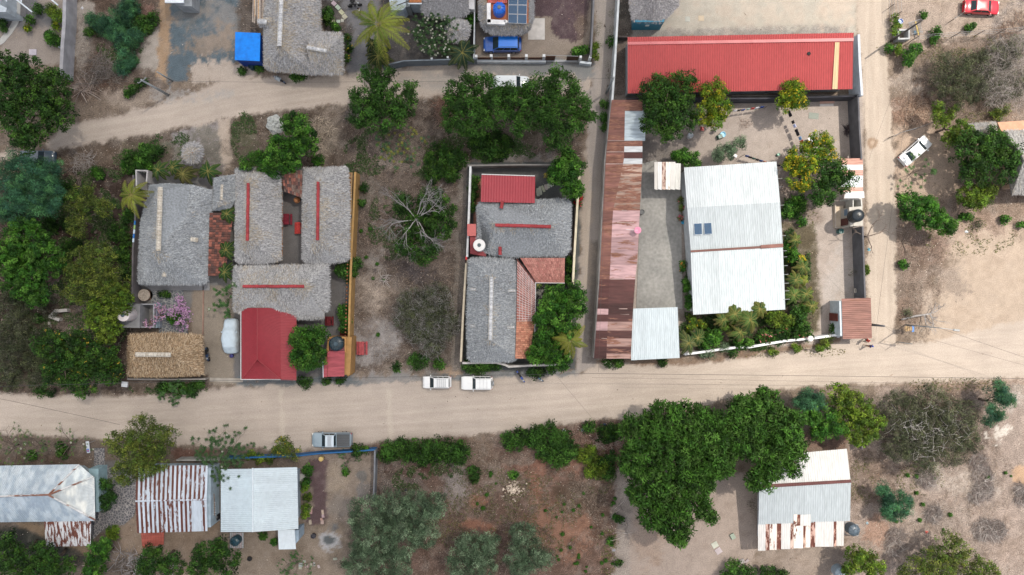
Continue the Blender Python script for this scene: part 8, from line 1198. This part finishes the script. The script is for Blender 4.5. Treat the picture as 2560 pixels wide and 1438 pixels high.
W_(P(-60, 968, 6.5), P(600, 951, 6.5), "upper main road wire, left span", .3, .02); W_(P(600, 951, 6.5), P(1480, 934, 6.5), "upper main road wire, middle span", .3, .02); W_(P(1480, 934, 6.5), P(2640, 948, 6.5), "upper main road wire, right span", .3, .02); W_(P(-60, 985, 6.0), P(300, 1062, 6), "thin wire slanting across the road at the left", .2); W_(P(1395, 945, 6), P(1480, 1045, 5), "thin wire slanting across the road to the roadside bush", .2, .012); W_(P(1480, 944, 6), P(2640, 966, 6), "faint lower main road wire at the right", .3, .010)
W_(A6, P(2640, 920, 6.5), "wire from the street lamp pole to the right edge", .3); W_(A5, P(2640, 935, 6), "wire from the shop post to the right edge", .3, .012); W_(A5, A7, "wire from the shop post to the thin guyed post", .1, .012); W_(A9, P(2190, 830, 3), "long sagging wire over the lane", .5, .014); W_(A9, P(2172, 400, 5), "second wire over the lane", .3, .010); W_(P(2035, 655, 3), P(2120, 745, 3), "thin wire slanting over the bare yard", .1, .010); W_(P(1496, 930, 5), P(1520, 260, 5), "cable above the long rusty shed", .1, .012)
# ================================================================== SMALL THINGS
def barrel(px, py, r, h, col, label, name="barrel", cat="barrel", inner=(.02, .02, .02)):
 m, fin = simple(name, label, cat, PLASTIC); b = P(px, py, h); m.lathe((b.x, b.y, 0), [(r * .9, 0), (r, h * .3), (r, h * .7), (r * .96, h), (r * .84, h), (r * .80, h * .75)], 20, col); m.lathe((b.x, b.y, h * .6), [(r * .81, 0), (.01, .02)], 20, inner); fin()
barrel(626, 166, .34, .95, (.015, .05, .07), "dark open barrel in front of the blue shed"); barrel(1727, 338, .36, .9, (.5, .53, .56), "pale grey lidded barrel under the dark mango tree", inner=(.5, .53, .55)); barrel(2104, 578, .33, .9, (.02, .10, .10), "dark green barrel below the white wash block"); barrel(1605, 530, .36, .4, (.05, .055, .06), "black tub at the edge of the long rusty shed", inner=(.12, .16, .2)); barrel(802, 1148, .32, .6, (.55, .42, .16), "yellow pot inside the blue wall", "pot", "pot", (.35, .2, .05)); barrel(783, 1341, .34, .35, (.02, .02, .03), "black tub in the yard below the dark red gravel strip", "tub", "tub"); barrel(2252, 53, .34, .6, (.01, .12, .45), "blue bucket by the fence at the top of the lane", "bucket", "bucket", (.01, .06, .25)); barrel(1808, 336, .38, .6, (.12, .45, .65), "turquoise tub of laundry in the swept yard", "tub", "tub", (.5, .42, .38)); barrel(578, 890, .26, .4, (.02, .02, .14), "dark blue ball shaped bucket behind the covered car", "bucket", "bucket"); barrel(1708, 556, .22, .35, (.03, .35, .6), "bright blue bucket at the west wall of the big white roof", "bucket", "bucket", (.02, .25, .45)); barrel(1947, 386, .2, .4, (.02, .22, .14), "small green crate shaped pot in the swept yard", "pot", "pot", (.02, .15, .1)); barrel(754, 1195, .55, .2, (.36, .35, .33), "round pale stone disc beside the clean white roof", "stone_disc", "millstone", (.3, .29, .27))
def tyre(px, py, label, r=.33): m, fin = simple("old_tyre", label, "tyre", RUBBER); b = P(px, py, .1); m.lathe((b.x, b.y, .02), [(r * .55, 0), (r * .9, 0), (r, .1), (r * .9, .2), (r * .6, .2), (r * .5, .1)], 20); fin()
tyre(624, 1397, "old tyre lying in the yard at the bottom left"); tyre(1934, 1421, "old tyre at the bottom edge beside the bushes"); tyre(881, 1, "old tyre at the top edge near the black motorcycle")
def bench(px, py, rz, L, Wd, col, label, name="picnic_table"):
 b = P(px, py, .7); e = empty(name, (b.x, b.y, 0), label, "table", None, rz); m = MB(); [m.box((-Wd * .32 + Wd * .16 * i, 0, .73), (Wd * .145, L, .05), tuple(c * (1 + .08 * (i % 2)) for c in col)) for i in range(5)]; m.build("table_top", WOOD, e, world=False)
 for s in (-1, 1): m = MB(); m.box((s * Wd * .62, 0, .43), (.26, L, .05), col); m.build("bench_seat", WOOD, e, world=False)
 for s in (-1, 1): m = MB(); m.box((0, s * L * .36, .36), (Wd * 1.2, .08, .08), col); m.box((-.3, s * L * .36, .36), (.08, .08, .72), col); m.box((.3, s * L * .36, .36), (.08, .08, .72), col); m.build("leg_frame", WOOD, e, world=False)
RB = (.34, .07, .075); bench(904, 871, 0, 1.75, .95, RB, "faded red picnic table in the field beside the ochre wall"); bench(717, 548, 0, 1.4, .8, (.18, .02, .035), "dark red picnic table in the courtyard under the left long thatch"); bench(746, 570, 0, 1.5, .7, (.36, .04, .035), "bright red picnic table in the courtyard against the right long thatch"); bench(822, 803, 0, 1.2, .7, (.12, .015, .02), "dark maroon table beside the wide thatched house"); bench(858, 832, 0, .9, .6, (.10, .015, .015), "small dark table by the ochre annex")
def slabs(pts, th, col, label, name, cat, mt=STONE, group=None, hz=0):
 rng = rngn()
 for i, (x, y, a, b, rz) in enumerate(pts):
  m = MB(); p = P(x, y, 0); k = 6; q = []
  for j in range(k): g = 2 * math.pi * j / k; q.append((math.copysign(abs(math.cos(g)) ** .5, math.cos(g)) * a / 2 * rng.uniform(.85, 1.05), math.copysign(abs(math.sin(g)) ** .5, math.sin(g)) * b / 2 * rng.uniform(.85, 1.05))) if not hz else None
  if hz: q = [(-a / 2, -b / 2), (a / 2, -b / 2), (a / 2, b / 2), (-a / 2, b / 2)]
  c, s = math.cos(rz), math.sin(rz); m.prism([(p.x + u * c - v * s, p.y + u * s + v * c) for u, v in q], 0, th, tuple(v * rng.uniform(.85, 1.12) for v in col)); tag(m.build(name, mt), label, cat, group)
slabs([(1345, 481, .5, 1.2, .1), (1351, 477, .38, 1.25, .2), (1358, 472, .4, 1.0, .4), (1365, 468, .45, .8, .3), (1371, 465, .45, .7, .2), (1377, 463, .3, .6, .4), (1382, 461, .3, .5, .4)], .07, (.44, .42, .37), "pale stepping stone in the curved row on the dark gravel", "stepping_stone", "stepping stone", group="stepping stones on the dark gravel"); slabs([(1420, 480, .6, .3, 0), (1420, 488, .6, .28, 0), (1420, 496, .6, .3, 0), (1420, 504, .5, .25, 0)], .07, (.38, .33, .31), "stepping stone in the straight column beside the crimson flowers", "stepping_stone", "stepping stone", group="stepping stones by the crimson flowers")
slabs([(828, -4, .5, .6, .8), (835, 9, .5, .6, .8), (845, 19, .5, .65, .8), (854, 31, .5, .65, .8), (862, 42, .55, .6, .7), (856, 52, .35, .4, 0), (846, 54, .5, .4, 0), (832, 54, .6, .4, 0), (820, 57, .5, .35, 0)], .08, (.42, .40, .35), "cream paving slab in the path curving beside the big ragged thatch", "stepping_stone", "stepping stone", group="cream slabs beside the ragged thatch", hz=1)
slabs([(1787, 1362, .8, .75, .5), (1796, 1377, .8, .75, .6)], .08, (.42, .40, .36), "one of two pale square slabs lying corner to corner in the swept lot", "concrete_slab", "slab", CONCRETE, "pale square slabs in the swept lot", 1); slabs([(1831, 1340, .55, .7, .5)], .25, (.34, .31, .28), "pale block lying alone in the swept lot beside the rust patched house", "concrete_block", "block", CONCRETE, None, 1); slabs([(1854, 1402, .6, .5, .3)], .25, (.42, .38, .33), "pale block at the lower end of the swept lot, left of two", "concrete_block", "block", CONCRETE, None, 1); slabs([(1866, 1402, .6, .3, .7)], .2, (.36, .32, .28), "tilted block at the lower end of the swept lot, right of two", "concrete_block", "block", CONCRETE, None, 1)
slabs([(778, 1278, .3, .65, 0), (807, 1280, .3, .6, .1), (808, 1290, .35, .4, .1), (806, 1305, .4, .5, 0), (804, 1298, .3, .3, .2), (776, 1305, .35, .6, .1), (780, 1268, .25, .3, 0)], .12, (.38, .30, .25), "pale broken brick at the end of the dark red gravel strip", "loose_brick", "brick", group="loose bricks by the red gravel", hz=1); slabs([(752, 1412, .5, .5, 0), (761, 1403, .4, .3, 0), (767, 1414, .45, .5, .1), (778, 1412, .3, .5, .1), (786, 1410, .25, .5, .1), (797, 1416, .3, .4, .3), (751, 1420, .4, .3, 0), (838, 1397, .5, .3, .1)], .1, (.34, .32, .29), "grey paving block in the loose stack at the bottom edge", "paving_block", "paving block", group="loose paving blocks at the bottom", hz=1)
slabs([(83, 131, .95, .75, 0)], .1, (.46, .45, .43), "square pale slab half under the huge dark tree", "concrete_slab", "slab", CONCRETE, None, 1); slabs([(898, 861, .62, .9, 0)], .08, (.45, .38, .33), "small pale slab at the foot of the ochre annex wall", "concrete_slab", "slab", CONCRETE, None, 1); slabs([(1341, 73, 2.2, 2.8, 0)], .06, (.44, .46, .44), "large pale concrete slab right of the rounded thatched house", "concrete_slab", "slab", CONCRETE, None, 1); slabs([(2034, 290, 1.3, .8, -.1)], .04, (.22, .24, .22), "grey green mat lying in the swept yard", "floor_mat", "mat", CLOTH, None, 1)
slabs([(1719, 48, .65, .65, 0)], .03, (.40, .36, .30), "square manhole cover in the pale patch, left of two", "manhole_cover", "manhole cover", CONCRETE, None, 1); slabs([(1753, 46, .75, .7, 0)], .03, (.40, .36, .30), "square manhole cover in the pale patch, right of two", "manhole_cover", "manhole cover", CONCRETE, None, 1)
for i, (x, y, w_, l_, c) in enumerate(((2068, 250, 1.7, .35, (.35, .42, .46)), (2067, 256, 1.9, .35, (.5, .3, .24)), (2066, 263, 1.8, .3, (.55, .52, .5)))): m, fin = simple("metal_sheet", ("grey", "rusty pink", "pale")[i] + " metal sheet in the small stack against the block wall", "metal sheet", PAINT, "stacked metal sheets in the swept yard"); p = P(x, y); m.box((p.x, p.y, .12 - .03 * i), (w_, l_, .03), c, 0, .03); fin()
m, fin = simple("crushed_stone_heap", "pile of broken pale stones in the reddish scrub", "stone pile", STONE); rng = rngn()
for i in range(170): a = rng.uniform(0, 6.28); r = abs(rng.normal(0, .8)); p = P(1285, 1222); s = rng.uniform(.06, .2); m.box((p.x + r * math.cos(a) * 1.3, p.y + r * math.sin(a) * .8, .05 + .2 * max(0, 1 - r)), (s * 1.5, s, s * .6), tuple(np.array((.50, .42, .34)) * rng.uniform(.7, 1.3)), 0, rng.uniform(0, 3), (.7, .7))
tag(m.build("crushed_stone_heap", STONE), "pile of broken pale stones in the reddish scrub", "stone pile", kind="stuff")
m, fin = simple("tarp_covered_heap", "heap under a crumpled grey white tarpaulin beside the leafy tree", "tarpaulin", CLOTH); b = P(688, 312); n = 14; V = []; rng = rngn()
for i in range(n + 1):
 for j in range(n + 1): u = i / n * 2 - 1; v = j / n * 2 - 1; V.append((b.x + (u * math.sqrt(1 - v * v / 2) + .08 * math.sin(v * 5)) * 1.15, b.y + (v * math.sqrt(1 - u * u / 2) + .08 * math.sin(u * 4)) * 1.3, max(.02, .7 * (1 - u * u) * (1 - v * v) + rng.normal(0, .10))))
m.add(V, [(i * (n + 1) + j, (i + 1) * (n + 1) + j, (i + 1) * (n + 1) + j + 1, i * (n + 1) + j + 1) for i in range(n) for j in range(n)], (.40, .42, .41)); fin()
# clotheslines: each garment hangs from its line
def clothesline(a, b, items, label, sag=.25, z=1.7):
 A, B = P(*a, z), P(*b, z); m = MB(); m.tube([A.lerp(B, i / 12) - Vector((0, 0, sag * 4 * i / 12 * (1 - i / 12))) for i in range(13)], .012, 4, (.2, .2, .2)); m.tube([A, Vector((A.x, A.y, 0))], .04, 6, (.15, .12, .1)); m.tube([B, Vector((B.x, B.y, 0))], .04, 6, (.15, .12, .1)); tag(m.build("clothesline", PAINT), label, "clothesline")
 d = (B - A).normalized()
 for t, w_, h, c, nm, lab in items:
  p = A.lerp(B, t) - Vector((0, 0, sag * 4 * t * (1 - t))); q = MB(); s = Vector((-d.y, d.x, 0)) * .05; V = []; k = 6
  for sg in (1, -1):
   for i in range(k + 1):
    for j in range(3): u = i / k - .5; V.append(p + d * w_ * u + s * sg * (.6 + j * .4) + Vector((0, 0, .012 - h * j / 2 * (1 + .08 * math.sin(i * 2.3)))) + s * .5 * math.sin(i * 1.9 + j))
  o = (k + 1) * 3; F = [(g + i * 3 + j, g + (i + 1) * 3 + j, g + (i + 1) * 3 + j + 1, g + i * 3 + j + 1) for g in (0, o) for i in range(k) for j in range(2)] + [(i * 3, (i + 1) * 3, o + (i + 1) * 3, o + i * 3) for i in range(k)]; q.add(V, F, c); tag(q.build(nm, CLOTH), lab, "laundry", "laundry drying in the swept yard")
BK, NV, WH_, RD, LB = (.02, .02, .025), (.03, .07, .25), (.7, .7, .74), (.4, .04, .04), (.2, .35, .6)
clothesline((1833, 276), (1920, 264), [(.08, .35, .6, WH_, "shirt", "white shirt at the left end of the upper washing line"), (.2, .4, .6, BK, "shirt", "black shirt next to the white one on the upper washing line"), (.32, .4, .6, NV, "shirt", "blue shirt near the left end of the upper washing line"), (.46, .35, .5, (.3, .42, .38), "towel", "pale green towel in the middle of the upper washing line"), (.6, .45, .6, RD, "shirt", "red garment on the upper washing line"), (.72, .45, .6, WH_, "towel", "white towel right of the red garment on the upper washing line"), (.86, .5, .6, NV, "shirt", "blue garment at the right end of the upper washing line")], "upper washing line below the block wall")
clothesline((1974, 272), (2010, 358), [(.12, .8, .7, BK, "trousers", "black trousers at the top of the slanting washing line"), (.36, .4, .6, BK, "shirt", "small black shirt in the slanting washing line"), (.47, .45, .6, (.5, .55, .8), "shirt", "pale lilac shirt in the slanting washing line"), (.66, .9, .7, BK, "trousers", "long black garments low on the slanting washing line"), (.84, .45, .6, LB, "shirt", "light blue shirt near the lower end of the slanting washing line"), (.95, .5, .8, RD, "towel", "red towel at the lower end of the slanting washing line")], "slanting washing line in the middle of the swept yard")
clothesline((1862, 386), (1930, 408), [(.12, .4, .6, NV, "shirt", "navy shirt at the left end of the lower washing line"), (.25, .4, .6, BK, "shirt", "second, black shirt on the lower washing line"), (.38, .4, .6, (.05, .12, .1), "shirt", "dark green shirt on the lower washing line"), (.52, .4, .6, BK, "shirt", "black shirt in the middle of the lower washing line"), (.65, .4, .6, NV, "shirt", "navy shirt right of the middle of the lower washing line"), (.78, .35, .6, (.5, .2, .12), "shirt", "orange garment on the lower washing line"), (.9, .4, .6, WH_, "towel", "white towel at the right end of the lower washing line")], "lower washing line above the big white roof"); clothesline((1936, 408), (1972, 418), [(.3, .7, .6, BK, "trousers", "black clothes between the white roof and the yellow blossom tree"), (.75, .6, .6, NV, "shirt", "navy clothes beside the yellow blossom tree")], "short washing line between the white roof and the yellow blossom tree")
# furniture and odds and ends
def chair(px, py, rz, col, label):
 b = P(px, py, .5); e = empty("plastic_chair", (b.x, b.y, 0), label, "chair", None, rz); m = MB(); m.box((0, 0, .44), (.46, .46, .05), col); m.build("seat", PLASTIC, e, world=False); m = MB(); m.box((-.22, 0, .68), (.05, .44, .44), col, 0, 0, (1, .9)); m.build("backrest", PLASTIC, e, world=False)
 for sx in (-1, 1):
  for sy in (-1, 1): m = MB(); m.tube([(sx * .21, sy * .21, .42), (sx * .24, sy * .24, 0)], .025, 5, col); m.build("leg", PLASTIC, e, world=False)
chair(2023, 350, .5, (.7, .7, .72), "left white plastic chair tucked under the yellow blossom tree"); chair(2030, 354, 2, (.7, .7, .72), "right white plastic chair tucked under the yellow blossom tree"); chair(1838, 390, 1, (.7, .7, .72), "white plastic chair beside the bushy blue green shrub"); chair(1756, 322, 0, (.35, .02, .02), "red chair under the dark mango tree"); chair(1788, 324, 1, (.02, .1, .07), "dark green chair beside the blossoming tree's shade")
m, fin = simple("laundry_stand", "dark green stand under the turquoise laundry tub", "stand", PLASTIC); b = P(1801, 341, .5); m.box((b.x, b.y, .3), (.7, .6, .6), (.02, .09, .07), 0, .3, (.8, .8)); fin()
m, fin = simple("block_cistern", "small grey concrete block cistern at the fence corner by the lane", "cistern", CONCRETE); m.wall([P(2245, 76, 1), P(2272, 75, 1), P(2272, 97, 1), P(2246, 98, 1)], 1.1, .2, 0, (.38, .39, .40), 0, True); fin(); m, fin = simple("iron_bed_frame", "rusty brown iron bed frame lying behind the block cistern", "bed frame", STEEL); [m.tube([P(2272 + i * 3.5, 56, .35), P(2280 + i * 3.3, 84, .35)], .03, 4, (.16, .12, .10)) for i in range(9)]; m.tube([P(2270, 58, .4), P(2303, 48, .4)], .04, 5, (.16, .12, .1)); m.tube([P(2278, 86, .4), P(2308, 78, .4)], .04, 5, (.16, .12, .1)); fin()
m, fin = simple("yellow_plank", "narrow yellow plank leaning across the iron bed frame", "plank", WOOD); m.tube([P(2289, 54, .5), P(2297, 88, .5)], .09, 4, (.6, .45, .15)); fin(); m, fin = simple("blue_rag", "bright blue rag beside the yellow plank", "rag", CLOTH); p = P(2287, 82); m.box((p.x, p.y, .1), (.25, .5, .1), (.05, .3, .5), 0, .3, (.7, .7)); fin()
m, fin = simple("roadside_sign", "small white and blue sign board under the bare frangipani at the left", "sign", PAINT); p = P(220, 1118, 1.5); m.box((p.x, p.y, 1.5), (.42, 1.5, .05), (.50, .54, .58), 0, .12); m.box((p.x + .02, p.y - .42, 1.529), (.3, .45, .01), (.08, .2, .5), 0, .12); m.box((p.x + .03, p.y - .46, 1.537), (.14, .2, .01), (.5, .08, .08), 0, .12); [m.tube([(p.x, p.y + s, 0), (p.x, p.y + s, 1.5)], .04, 5, (.3, .3, .3)) for s in (-.5, .5)]; fin()
m, fin = simple("wooden_pallet", "small white slatted pallet leaning on the block wall of the bare yard", "pallet", WOOD); p = P(2145, 727, .6); [m.box((p.x - .42 + i * .21, p.y, .6), (.09, .5, .04), (.6, .55, .48)) for i in range(5)]; m.box((p.x, p.y + .25, .57), (.95, .08, .05), (.5, .45, .4)); m.box((p.x, p.y - .25, .57), (.95, .08, .05), (.5, .45, .4)); fin()
m, fin = simple("canopy_kiosk", "tiny market stand with striped brown awning and blue cloth at the road junction", "market stand", CLOTH); b = P(2271, 822, 1.5); [m.box((b.x - .45 + i * .15, b.y, 1.5 + .02 * (i % 2)), (.12, .55 + .1 * math.sin(i), .03), (.42, .30, .16) if i % 2 else (.25, .17, .10)) for i in range(7)]; m.box((b.x + .68, b.y - .02, 1.35), (.28, .8, .06), (.12, .25, .55)); [m.tube([(b.x + sx, b.y + sy, 0), (b.x + sx, b.y + sy, 1.5)], .03, 5, (.2, .18, .15)) for sx in (-.5, .75) for sy in (-.3, .3)]; fin()
m, fin = simple("white_sacks", "white sacks beside the shop's white wall", "sacks", CLOTH); rng = rngn(); [m.lathe(tuple(P(2087 + i * 7, 836 + (i % 2) * 3)) [:2] + (0,), [(.2, 0), (.3, .12), (.26, .28), (.05, .36)], 10, (.5, .53, .56)) for i in range(3)]; fin(); b = P(2098, 838, .8); tree("bush", [(2088, 822, 11), (2094, 812, 8)], .8, 'dark', "dark bush in the shade of the shop's white wall", "bush")
for i, (x, y, c, lab) in enumerate(((1512, 1062, (.05, .07, .1), "dark rag among the roadside litter"), (1456, 1075, (.5, .52, .6), "pale bag among the roadside litter"), (1410, 1076, (.6, .65, .7), "white plastic bag on the right hedge"), (1522, 1096, (.4, .5, .6), "light blue bag in the roadside litter"), (1535, 1376, (.3, .3, .33), "grey rag on the pale path near the bottom"), (2240, 115, (.7, .7, .72), "white bag at the foot of the wooden pole"), (1015, 1225, (.04, .04, .05), "black bag in the scrub above the silver tree"), (206, 20, (.6, .6, .62), "pale plaster lump in the top left lot"), (150, 118, (.55, .62, .66), "white board on the long grey wall"), (2416, 580, (.6, .63, .66), "small white rag on the pale slope"), (2168, 1308, (.3, .4, .45), "blue grey bottle crate east of the rust patched roof"), (2316, 1330, (.6, .15, .12), "small orange ball near the bottom shrub"), (2172, 624, (.15, .4, .5), "small turquoise rag beside the lane wall"))):
 m, fin = simple("litter_item", lab, "litter", CLOTH); p = P(x, y); rng = rngn(); V = [(p.x + .24 * math.cos(g) * rng.uniform(.6, 1.2), p.y + .2 * math.sin(g) * rng.uniform(.6, 1.2), .03) for g in np.arange(0, 6.2, .785)] + [(p.x + rng.normal(0, .04), p.y, .2)]; m.add(V, [(j, (j + 1) % 8, 8) for j in range(8)], c); fin()
# paved surfaces
def sheet(name, pts, z, mt, label, col=None, px=None):
 m = MB(); q = [P(*p) for p in pts]; a = sum(q[i].x * q[(i + 1) % len(q)].y - q[(i + 1) % len(q)].x * q[i].y for i in range(len(q))); q = q if a > 0 else q[::-1]; m.prism([(p.x, p.y) for p in q], -.05, z, col); tag(m.build(name, mt), label, name.replace("_", " "), kind="structure")
YC = mat("yard_concrete", (.27, .265, .25), (.20, .198, .19), .35, .35, .7, var=.18, vscale=2.5, rough=.9); sheet("concrete_yard", [(1602, 410), (1640, 400), (1702, 480), (1704, 620), (1706, 772), (1590, 772), (1596, 640)], .06, YC, "pale worn concrete yard between the rusty shed and the big white roof")
sheet("curved_path", [(0, 36), (38, 36), (40, 0), (52, 0), (51, 40), (46, 60), (30, 85), (10, 108), (0, 114), (0, 98), (20, 75), (34, 50), (0, 48)], .07, mat("path_concrete", (.40, .40, .39), var=.12), "pale curved concrete path in the top left yard")
def crazy(name, pts, label, stone, mortar, sc=2.2):
 m = mat("crazy_paving_" + name, stone, tuple(c * .8 for c in stone), 1.5, var=.15); t = m.node_tree; N = t.nodes; Lk = t.links; v = N.new("ShaderNodeTexVoronoi"); v.feature = 'DISTANCE_TO_EDGE'; v.inputs['Scale'].default_value = sc; g = N.new("ShaderNodeNewGeometry"); Lk.new(g.outputs['Position'], v.inputs['Vector'])
 r = N.new("ShaderNodeMapRange"); r.inputs[1].default_value = .04; r.inputs[2].default_value = .09; Lk.new(v.outputs['Distance'], r.inputs[0]); b = N["Principled BSDF"]; src = b.inputs['Base Color'].links[0].from_socket; x = N.new("ShaderNodeMix"); x.data_type = 'RGBA'; x.inputs[6].default_value = (*mortar, 1); Lk.new(r.outputs[0], x.inputs[0]); Lk.new(src, x.inputs[7]); Lk.new(x.outputs[2], b.inputs['Base Color']); sheet(name, pts, .07, m, label)
crazy("stone_patio", [(375, 724), (458, 724), (462, 760), (470, 835), (400, 835), (380, 760)], "crazy paved grey stone patio above the tan palapa", (.13, .14, .155), (.30, .30, .29)); crazy("stone_path", [(236, 1120), (262, 1120), (262, 1160), (300, 1180), (342, 1180), (342, 1262), (335, 1290), (310, 1312), (262, 1320), (232, 1350), (226, 1300), (238, 1250)], "crazy paved stone path between the patchy grey roof and the rust striped roof", (.11, .11, .12), (.30, .28, .27), 2.8); crazy("courtyard_paving", [(1340, 712), (1400, 712), (1395, 750), (1370, 760), (1345, 830), (1338, 830)], "crazy paved courtyard beside the salmon porch", (.24, .23, .21), (.05, .05, .05), 1.6)
crazy("side_paving", [(1414, 520), (1432, 520), (1430, 640), (1416, 640)], "dark paved strip right of the wide slate thatch", (.06, .06, .065), (.28, .27, .26), 2.2); sheet("porch_floor", [(340, 700), (525, 700), (525, 726), (380, 726)], .12, mat("porch_concrete", (.26, .26, .265), var=.15), "grey porch floor along the foot of the blue grey thatched house")
